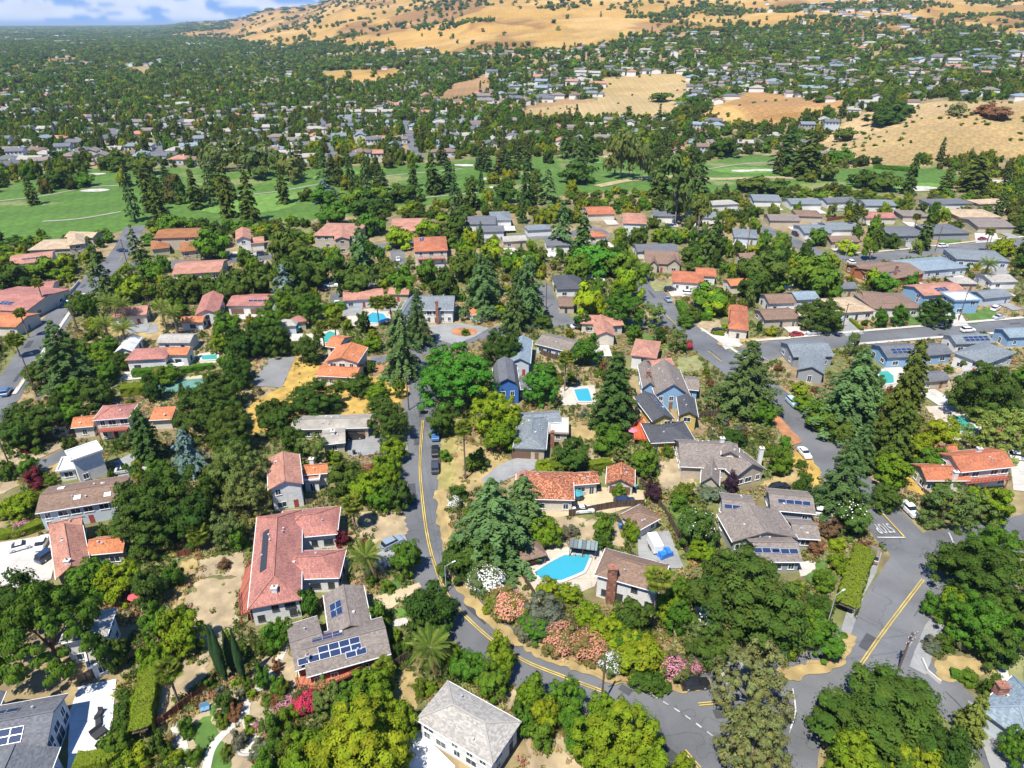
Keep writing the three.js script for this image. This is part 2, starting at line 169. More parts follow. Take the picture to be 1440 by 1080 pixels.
const ROADS = [
["winding_road",9.2,[[-35.5,-200.3],[-31.3,-189.9],[-27.9,-176.8],[-25.0,-162.2],[-23.3,-152.9],[-21.8,-135.1],[-20.4,-124.8],[-17.7,-110.7],[-15.6,-102.8],[-12.2,-93.7],[-9.1,-89.1],[-2.8,-82.2],[2.2,-78.4],[8.3,-75.4],[14.3,-72.6],[19.6,-68.3],[25.1,-62.6],[27.4,-59.4],[30.0,-55.2]]],
["curved_road",11.6,[[23.0,-69.3],[31.0,-70.5],[37.9,-71.3],[43.5,-72.2],[50.3,-74.4],[57.6,-78.1],[64.3,-84.5],[72.1,-92.0],[80.1,-100.3],[84.9,-105.9]]],
["straight_road",10.8,[[52.0,-273.0],[54.0,-255.9],[56.3,-237.6],[60.2,-217.1],[64.5,-200.3],[68.7,-187.0],[72.9,-173.3],[75.7,-155.8],[77.0,-138.1],[78.6,-124.5],[79.9,-112.5],[81.0,-103.2],[81.6,-98.0]]],
["side_road",9.5,[[81.4,-105.3],[89.4,-106.8],[99.5,-109.1],[113.9,-112.9]]],
["lower_lane",7.3,[[64.4,-79.3],[67.1,-75.8],[69.1,-71.2],[70.2,-65.7],[71.3,-59.2]]],
["oak_lane",5.8,[[47.8,-73.8],[45.6,-70.5],[43.0,-65.7],[39.6,-58.7]]],
["cross_street",10.6,[[69.0,-192.0],[79.9,-198.2],[90.8,-203.1],[114.5,-209.3],[146.4,-215.2],[179.7,-221.5],[214.2,-227.3]]],
["upper_street",9.5,[[125.8,-352.2],[134.2,-334.0],[137.5,-314.7],[142.9,-299.3],[152.8,-296.1],[174.5,-301.4],[210.0,-312.4],[246.1,-321.7],[286.8,-330.2]]],
["left_street",9.6,[[-136.0,-139.6],[-141.7,-161.1],[-149.8,-186.0],[-160.0,-217.7],[-168.9,-251.1],[-171.8,-269.4],[-176.2,-292.0],[-181.9,-313.5],[-189.8,-335.1],[-195.3,-350.8]]],
["village_street",9.0,[[-167.9,-288.0],[-149.7,-289.0],[-129.4,-293.0],[-113.7,-298.2],[-88.9,-307.9],[-60.6,-315.8],[-34.5,-325.3],[-7.0,-329.0],[17.5,-331.5],[27.0,-317.0],[31.4,-309.0]]],
["back_street",7.8,[[-34.9,-196.1],[-27.7,-201.4],[-18.9,-207.0],[-12.0,-211.6],[-4.9,-215.2],[5.0,-220.8],[20.2,-224.0],[37.5,-222.1],[54.2,-224.0]]],
["suburb_street",9.0,[[-445.1,-586.6],[-361.3,-604.9],[-265.3,-636.9],[-174.9,-668.6]]],
["suburb_street",9.0,[[-148.7,-587.7],[-72.8,-611.2],[9.6,-643.2]]],
["suburb_street",9.0,[[-449.8,-691.0],[-333.4,-721.4],[-200.1,-757.0]]],
["suburb_street",9.0,[[-265.5,-521.7],[-299.3,-607.6],[-353.0,-743.3]]],
["suburb_street",9.0,[[-69.5,-531.8],[-93.8,-654.8],[-117.4,-780.2]]],
["car_park_lane",6.2,[[-54.5,-311.2],[-50.8,-295.1],[-52.4,-275.7],[-61.0,-258.3],[-66.8,-252.7],[-65.4,-239.1]]],
["far_street",10.1,[[-244.0,-919.6],[-205.9,-786.4],[-166.9,-649.0],[-132.0,-524.8]]],
["lane_by_villa",5.0,[[-33.6,-193.5],[-38.5,-193.5],[-44.2,-192.5]]],
["west_drive",5.0,[[-135.1,-169.9],[-129.6,-172.0],[-123.2,-173.3],[-117.7,-174.6]]],
["villa_drive",5.0,[[-116.7,-136.6],[-112.0,-135.1],[-110.4,-139.0],[-108.7,-142.2]]],
["mid_lane",6.2,[[12.1,-262.5],[14.0,-242.7],[16.8,-230.7],[20.2,-224.0]]],
["terrace_lane",5.6,[[26.5,-333.8],[41.9,-345.9],[46.0,-335.1],[39.8,-317.0]]]
];
const MARKS = [
["yellow",0.42,0,[[-23.7,-155.8],[-22.0,-135.1],[-20.4,-124.8],[-17.7,-110.7],[-15.6,-102.8],[-12.2,-93.7],[-9.1,-89.1],[-2.8,-82.2],[2.2,-78.4],[8.3,-75.4],[14.2,-72.7]]],
["yellow",0.4,0,[[29.0,-70.3],[34.1,-70.8]]],
["yellow",0.4,0,[[25.1,-62.7],[26.7,-60.0]]],
["yellow",0.5,0,[[57.4,-77.6],[64.1,-84.1],[78.2,-97.2]]],
["yellow",0.3,0,[[79.3,-122.2],[80.8,-109.1]]],
["white",0.4,0,[[75.1,-109.1],[80.9,-109.1]]],
["white",0.24,2,[[19.2,-74.4],[22.4,-71.7],[26.2,-68.6],[29.8,-65.0]]],
["white",0.35,0,[[90.7,-110.7],[89.8,-107.4]]],
["white",0.3,0,[[45.4,-215.2],[47.2,-218.9]]],
["yellow",0.25,0,[[54.5,-234.8],[57.3,-220.8]]],
["yellow",0.25,0,[[63.1,-198.7],[65.4,-190.9]]],
["yellow",0.25,0,[[-143.5,-174.6],[-145.2,-179.5]]],
["yellow",0.2,0,[[-173.6,-292.0],[-176.0,-299.3]]],
["white",0.2,0,[[77.4,-197.6],[80.9,-190.9]]]
];
const SHEETS = [
["dirt",[[-59.8,-97.2],[-51.0,-98.1],[-50.8,-93.6],[-49.0,-87.4],[-49.2,-83.0],[-50.4,-79.3],[-49.4,-76.2],[-51.7,-71.2],[-54.1,-68.1],[-55.1,-69.1],[-57.4,-77.7],[-58.1,-84.4],[-60.0,-92.1]]],
["gravel",[[-60.0,-98.0],[-61.5,-103.0],[-53.5,-105.1],[-51.0,-98.7]]],
["drygrass",[[-65.1,-102.2],[-62.1,-103.2],[-60.4,-98.0],[-60.4,-92.8],[-59.3,-86.1],[-61.4,-89.1]]],
["lawn",[[-46.3,-68.1],[-43.4,-65.1],[-40.5,-61.1],[-40.1,-59.7],[-42.4,-59.7],[-46.2,-63.8],[-47.8,-66.1],[-47.6,-67.4]]],
["lawn",[[-46.9,-70.5],[-46.4,-71.0],[-44.7,-68.1],[-45.2,-67.6]]],
["gravel",[[-46.8,-71.2],[-43.1,-75.1],[-39.4,-83.8],[-33.9,-75.1],[-34.6,-69.3],[-33.1,-59.7],[-46.2,-59.7],[-50.3,-64.0],[-50.5,-65.7]]],
["whitepatio",[[-63.9,-75.0],[-69.2,-73.6],[-68.1,-69.3],[-63.1,-59.7],[-59.2,-59.7],[-58.4,-62.4],[-61.4,-69.3]]],
["pavers",[[-25.9,-92.5],[-17.6,-96.5],[-17.0,-95.4],[-22.4,-89.4],[-24.9,-90.8]]],
["lawn",[[-25.5,-94.6],[-21.7,-97.2],[-21.2,-95.7],[-24.5,-93.2]]],
["lawn",[[-21.8,-89.2],[-18.7,-90.6],[-18.1,-87.9],[-21.3,-87.7]]],
["concrete",[[-21.7,-87.4],[-18.4,-87.9],[-18.5,-86.1],[-20.9,-85.8]]],
["drygrass",[[-19.4,-76.2],[-16.4,-77.4],[-13.0,-74.0],[-15.0,-68.3],[-16.4,-70.4],[-19.7,-72.6]]],
["whitepatio",[[-15.4,-66.2],[-13.8,-65.7],[-8.1,-60.4],[-7.9,-57.2],[-14.3,-57.2]]],
["dirt",[[1.8,-66.0],[6.7,-66.2],[12.1,-59.7],[2.2,-59.7]]],
["gravel",[[-3.4,-73.8],[1.7,-72.5],[2.4,-68.1],[-0.5,-69.3]]],
["drivegrey",[[35.0,-82.2],[37.3,-82.4],[40.2,-75.5],[34.3,-73.6]]],
["drivegrey",[[33.6,-91.4],[35.9,-91.4],[35.3,-82.2],[33.0,-83.0]]],
["drivegrey",[[74.3,-105.3],[71.3,-102.6],[66.1,-96.1],[60.1,-89.1],[55.5,-82.2],[55.2,-79.4],[58.8,-84.2],[65.5,-93.6],[70.2,-99.1]]],
["drivegrey",[[65.4,-77.4],[72.6,-86.1],[79.5,-91.8],[81.0,-89.7],[70.8,-80.0],[67.3,-75.8]]],
["drygrass",[[70.3,-77.9],[73.4,-80.0],[80.2,-78.6],[79.1,-75.8],[73.0,-74.7],[68.8,-74.7]]],
["drylawn",[[78.2,-86.1],[88.1,-83.0],[82.4,-74.4],[78.9,-75.8],[80.4,-79.3],[74.5,-80.7]]],
["concrete",[[80.6,-79.7],[82.5,-80.0],[80.5,-75.1],[78.6,-74.2]]],
["drivegrey",[[71.3,-71.2],[75.9,-64.6],[72.3,-59.2],[67.8,-59.2]]],
["poolpatio",[[1.1,-99.9],[6.9,-105.5],[18.8,-107.6],[17.4,-100.3],[15.5,-95.4],[12.1,-93.6],[4.2,-93.6]]],
["dirt",[[5.5,-117.2],[22.6,-114.1],[23.0,-106.3],[18.7,-106.8],[7.2,-105.9],[4.1,-108.5]]],
["drivegrey",[[25.9,-110.2],[32.7,-111.6],[33.4,-100.3],[29.0,-100.3],[25.1,-103.2]]],
["dirt",[[-3.1,-102.2],[1.1,-101.2],[5.5,-92.0],[2.8,-90.8],[-2.7,-98.0]]],
["pavers",[[14.0,-121.6],[20.3,-126.4],[29.8,-125.3],[29.6,-121.1],[21.8,-117.2],[13.8,-116.7],[3.0,-114.1],[3.4,-117.2]]],
["drivegrey",[[-7.2,-129.1],[-3.4,-134.8],[0.3,-137.8],[6.5,-140.3],[5.6,-133.6],[0.8,-130.8],[-4.9,-126.4]]],
["drygrass",[[-15.7,-139.6],[-10.8,-145.4],[-3.5,-139.0],[0.3,-137.2],[-4.9,-127.4],[-11.2,-124.0],[-14.2,-125.3]]],
["dirt",[[-33.2,-117.7],[-24.1,-118.9],[-21.4,-110.2],[-26.7,-107.0],[-32.1,-110.2]]],
["drivegrey",[[-27.2,-105.9],[-22.5,-110.7],[-21.2,-107.6],[-23.8,-100.3],[-26.3,-100.7]]],
["drivegrey",[[-42.0,-147.1],[-33.7,-149.1],[-30.3,-146.1],[-26.4,-145.4],[-25.7,-141.5],[-30.1,-140.6],[-39.9,-138.4]]],
["gold",[[-72.5,-154.7],[-72.3,-165.4],[-64.5,-179.9],[-60.7,-189.9],[-42.5,-181.3],[-31.3,-185.1],[-29.3,-168.2],[-39.4,-158.8],[-59.2,-154.4],[-63.3,-150.8],[-68.8,-146.7]]],
["oldasphalt",[[-76.8,-193.5],[-68.5,-195.0],[-66.8,-174.2],[-76.3,-175.5]]],
["gold",[[-68.8,-196.1],[-61.4,-193.5],[-59.7,-185.1],[-66.4,-174.2]]],
["lawn",[[-41.1,-180.4],[-30.3,-188.5],[-30.9,-179.9],[-37.7,-177.7]]],
["reddirt",[[-43.6,-187.0],[-38.8,-190.9],[-35.2,-189.0],[-40.7,-183.2]]],
["dirt",[[-125.6,-139.6],[-124.0,-145.4],[-117.1,-143.4],[-113.7,-148.8],[-111.7,-143.4],[-116.3,-136.0],[-111.6,-128.0],[-115.2,-124.0]]],
["drygrass",[[-112.3,-132.2],[-109.1,-136.6],[-106.9,-132.2],[-109.5,-129.1]]],
["concrete",[[-105.7,-107.4],[-97.0,-109.8],[-92.3,-106.8],[-87.8,-97.4],[-92.0,-95.0],[-98.1,-96.1]]],
["drylawn",[[-102.0,-103.0],[-100.7,-104.7],[-96.9,-104.5],[-95.2,-102.6],[-95.3,-100.3],[-99.4,-99.1]]],
["drivegrey",[[-96.1,-136.6],[-93.0,-140.9],[-90.7,-139.6],[-87.5,-131.3],[-91.5,-130.2]]],
["concrete",[[-91.6,-139.6],[-86.5,-141.2],[-83.1,-135.1],[-84.6,-132.2],[-88.5,-133.6]]],
["drygrass",[[-139.7,-176.8],[-126.4,-174.6],[-123.0,-169.9],[-133.5,-169.9]]],
["drygrass",[[-143.6,-224.0],[-126.8,-228.6],[-116.3,-208.1],[-131.2,-204.7]]],
["drivegrey",[[-128.3,-220.8],[-124.3,-221.5],[-120.9,-214.0],[-124.5,-212.8]]],
["drivegrey",[[-30.3,-220.2],[-17.5,-222.1],[-7.9,-217.7],[-12.5,-210.5],[-18.7,-203.6],[-26.2,-209.3]]],
["reddirt",[[-11.7,-214.6],[-12.0,-213.2],[-12.9,-212.0],[-14.3,-211.2],[-16.1,-210.9],[-17.9,-211.2],[-19.4,-212.0],[-20.5,-213.2],[-20.9,-214.6],[-20.7,-216.1],[-19.8,-217.3],[-18.3,-218.1],[-16.5,-218.4],[-14.7,-218.1],[-13.2,-217.3],[-12.1,-216.1]]],
["poolpatio",[[-61.0,-232.0],[-46.5,-239.1],[-42.3,-224.0],[-49.2,-217.7],[-56.7,-220.2]]],
["poolpatio",[[-70.1,-212.8],[-60.0,-216.5],[-56.0,-205.9],[-63.9,-202.5]]],
["poolpatio",[[13.6,-174.2],[24.1,-175.9],[23.7,-164.6],[13.8,-163.8]]],
["drygrass",[[14.9,-152.9],[22.5,-153.7],[22.6,-146.7],[15.5,-145.4]]],
["dirt",[[18.8,-142.8],[25.7,-141.5],[24.3,-136.0],[18.5,-136.0]]],
["gravel",[[34.3,-136.6],[40.6,-137.8],[42.7,-125.3],[33.9,-125.3]]],
["reddirt",[[68.5,-160.3],[71.4,-161.5],[73.3,-145.4],[69.7,-143.4]]],
["gold",[[68.7,-139.6],[72.9,-141.5],[72.9,-131.9],[69.3,-125.3],[66.0,-131.3]]],
["drygrass",[[67.7,-135.1],[69.3,-125.3],[64.5,-125.3],[56.9,-126.9]]],
["concrete",[[55.9,-101.8],[59.8,-102.6],[59.0,-99.1],[55.2,-98.0]]],
["lawn",[[56.3,-97.4],[60.0,-101.8],[65.4,-104.7],[64.1,-100.3],[57.1,-91.1],[54.5,-91.1]]],
["lawn",[[33.4,-118.9],[38.4,-118.2],[36.7,-108.5],[33.8,-111.1]]],
["drivegrey",[[65.5,-119.6],[73.3,-119.6],[71.7,-114.1],[64.6,-114.1]]],
["concrete",[[122.1,-139.6],[130.8,-139.6],[120.0,-124.0],[113.6,-125.3]]],
["gold",[[93.7,-133.6],[97.0,-131.3],[93.1,-122.7],[89.9,-125.3]]],
["dirt",[[123.1,-176.8],[140.1,-189.9],[131.8,-173.3],[123.4,-169.9]]],
["poolpatio",[[113.8,-163.4],[124.1,-164.2],[122.8,-150.8],[111.4,-145.4]]],
["lawn",[[144.0,-232.0],[152.4,-234.8],[147.8,-221.5],[138.7,-220.2]]],
["lawn",[[163.9,-232.0],[178.6,-237.6],[174.2,-225.3],[161.8,-221.5]]],
["concrete",[[156.2,-230.7],[163.4,-232.0],[159.5,-220.2],[152.1,-218.9]]],
["drivegrey",[[114.8,-228.6],[122.3,-229.3],[119.6,-212.8],[112.6,-210.5]]],
["drylawn",[[51.5,-193.5],[58.8,-196.1],[59.0,-186.0],[50.3,-182.7]]],
["lawn",[[42.3,-212.8],[50.5,-211.6],[50.9,-201.4],[43.5,-205.9]]],
["concrete",[[67.7,-212.8],[73.7,-215.2],[75.8,-203.6],[69.1,-200.3]]],
["dirt",[[64.3,-224.0],[73.9,-225.3],[72.0,-212.8],[64.6,-215.2]]],
["drylawn",[[55.9,-266.8],[65.0,-264.2],[63.2,-254.3],[56.0,-254.3]]],
["concrete",[[61.0,-258.3],[71.6,-259.2],[71.3,-250.3],[61.7,-248.0]]],
["poolpatio",[[-100.5,-197.1],[-94.4,-199.2],[-90.9,-190.9],[-96.3,-189.0]]],
["lawn",[[-99.3,-189.9],[-92.0,-190.9],[-90.7,-186.0],[-97.7,-185.1]]],
["tennis",[[-108.0,-169.9],[-109.1,-176.3],[-89.2,-180.9],[-86.2,-173.3]]],
["pavers",[[-98.1,-180.9],[-90.1,-183.2],[-88.8,-179.9],[-96.9,-178.1]]],
["lawn",[[-178.2,-242.7],[-174.0,-246.5],[-169.3,-237.6],[-172.9,-234.8]]],
["concrete",[[-106.9,-239.1],[-92.0,-239.1],[-87.4,-228.0],[-97.5,-225.3]]],
["drivegrey",[[185.7,-320.5],[192.0,-322.9],[192.7,-311.2],[185.4,-306.8]]],
["drygrass",[[-73.3,-381.2],[-32.1,-386.4],[-28.7,-366.0],[-67.9,-361.1]]],
["drygrass",[[-150.0,-266.8],[-140.8,-275.7],[-131.9,-258.3],[-141.3,-254.3]]],
["whitepatio",[[20.8,-273.0],[38.8,-274.8],[37.8,-265.9],[23.1,-264.2]]],
["lawn",[[87.1,-196.1],[89.1,-197.1],[88.0,-194.0],[86.4,-193.5]]],
["poolpatio",[[111.1,-186.0],[118.6,-188.0],[113.2,-174.6],[106.0,-173.3]]],
["concrete",[[232.0,-338.1],[244.7,-341.2],[234.9,-322.9],[222.2,-320.5]]],
["lawn",[[209.1,-329.0],[221.0,-331.5],[216.7,-322.9],[204.5,-319.3]]],
["lawn",[[219.6,-309.0],[232.6,-311.2],[229.2,-303.5],[216.5,-301.4]]]
];
const STRIPS = [
["drygrass",2.6,[[-16.4,-125.3],[-13.6,-110.2],[-9.4,-95.5],[-2.5,-86.1],[3.6,-81.5],[11.7,-77.4],[20.7,-74.8],[31.9,-74.0]]],
["goldgrass",3.6,[[-17.2,-152.9],[-15.5,-139.6],[-15.2,-125.3]]],
["drygrass",2.4,[[43.4,-75.8],[50.2,-77.0],[55.6,-80.3],[58.7,-84.1]]],
["concrete",1.3,[[-38.5,-83.0],[-39.3,-75.1],[-41.2,-71.2],[-40.9,-68.7],[-39.0,-65.1],[-38.7,-62.1]]],
["concrete",1.2,[[-40.9,-68.7],[-43.8,-63.5],[-43.4,-59.7]]],
["concrete",1.2,[[-51.1,-66.9],[-48.2,-63.5],[-46.2,-59.7]]],
["drygrass",2.2,[[67.8,-204.2],[80.7,-208.1],[93.0,-209.3]]],
["concrete",1.2,[[65.2,-217.7],[73.9,-193.5]]],
["concrete",1.5,[[80.4,-207.0],[116.8,-214.6],[149.4,-220.8],[183.6,-227.3]]],
["concrete",1.5,[[112.2,-204.2],[143.4,-209.9],[175.6,-215.2]]],
["reddirt",2.2,[[82.4,-158.4],[82.9,-146.1],[82.8,-139.6]]],
["concrete",1.4,[[149.1,-302.4],[178.3,-309.0],[214.7,-320.5],[252.6,-331.5]]],
["concrete",1.2,[[-141.8,-170.3],[-150.3,-197.6],[-161.3,-232.0],[-167.1,-251.9]]]
];
const GOLF = [
[-364.6,-422.0],
[-321.4,-435.4],
[-329.5,-492.7],
[-293.8,-510.4],
[-242.2,-510.4],
[-151.6,-499.9],
[-82.5,-511.4],
[-10.9,-543.3],
[66.7,-554.5],
[152.0,-540.1],
[193.6,-569.1],
[212.1,-556.8],
[219.9,-505.9],
[274.2,-512.9],
[314.5,-501.4],
[310.4,-475.7],
[270.1,-431.5],
[206.2,-437.1],
[152.4,-437.1],
[122.0,-423.8],
[66.4,-431.5],
[-8.3,-400.5],
[-48.5,-389.9],
[-91.7,-366.0],
[-126.3,-354.0],
[-180.6,-350.8],
[-213.3,-330.2],
[-229.3,-327.8],
[-283.5,-317.0]
];
const GREENS = [
[164.8,-501.4,22,12],
[-151.3,-394.6,24,16],
[-146.8,-412.6,20,14],
[-118.5,-476.3,16,12],
[238.7,-449.0,30,10],
[64.9,-538.0,14,10],
[270.8,-449.0,12,9]
];
const BUNKERS = [
[-261.6,-435.4,9,4],
[164.2,-499.1,9,4],
[180.1,-501.4,10,4],
[-33.5,-511.1,9,4],
[-14.2,-464.0,7,3.5],
[-9.0,-438.0,6,3],
[-309.4,-461.2,5,3],
[-288.5,-486.4,6,3],
[77.5,-552.1,6,4],
[263.1,-443.0,10,4],
[319.7,-461.2,10,5],
[254.6,-437.1,8,3.5],
[-113.3,-464.0,6,4],
[-155.2,-399.9,5,2]
];
const PATHS = [
[2,[[-308.7,-403.5],[-285.4,-420.1],[-268.7,-445.2],[-243.3,-449.2]]],
[2.2,[[-249.1,-360.4],[-233.0,-365.4],[-217.8,-380.7]]],
[2,[[-179.4,-403.5],[-165.0,-422.0],[-141.7,-431.9],[-116.1,-455.7],[-94.8,-466.3],[-59.0,-484.9],[-35.2,-497.9]]],
[2,[[-66.5,-402.5],[-42.6,-413.4],[-8.8,-430.2],[18.1,-443.7]]],
[7,[[54.9,-447.2],[75.8,-465.1],[117.0,-479.9],[134.3,-471.4],[183.7,-475.7],[203.8,-465.1]]],
[2,[[134.4,-501.4],[168.9,-523.8],[199.3,-535.3]]]
];
const POOLS = [
["angular swimming pool beside the two storey house with brick chimney",[[4.1,-99.1],[7.7,-102.2],[10.5,-104.1],[15.9,-104.1],[14.0,-99.1],[9.3,-96.5],[5.4,-97.0]],0],
["swimming pool beside the bright blue gambrel house",[[17.6,-172.9],[22.2,-173.7],[22.6,-165.8],[18.3,-165.8]],0],
["pale blue round pool below the pink roofed long blue house",[[-52.7,-226.6],[-50.8,-232.0],[-46.5,-230.7],[-44.1,-225.3],[-46.4,-221.5],[-50.5,-222.1]],0],
["small teal pool behind the orange roofed Spanish house",[[-64.2,-210.5],[-62.4,-215.2],[-59.2,-212.8],[-59.3,-205.9],[-62.1,-204.7]],1],
["green pool beside the low walled terrace under the redwood",[[117.1,-157.3],[120.8,-158.4],[121.4,-151.9],[117.7,-148.1],[115.4,-150.8]],1],
["teal pool beyond the deodar cedar",[[110.7,-184.1],[115.9,-185.1],[112.2,-176.8],[107.6,-175.9]],1],
["narrow teal pool beside the white house with umbrellas",[[-98.9,-195.5],[-93.9,-196.6],[-92.3,-192.5],[-97.0,-192.0]],1],
["round teal pool under the big street oak",[[109.2,-262.5],[113.3,-264.2],[112.0,-257.5],[107.7,-255.1]],1],
["small garden pool by the rusty tile house",[[66.2,-231.4],[69.2,-232.7],[68.7,-228.6],[65.8,-227.3]],0]
];
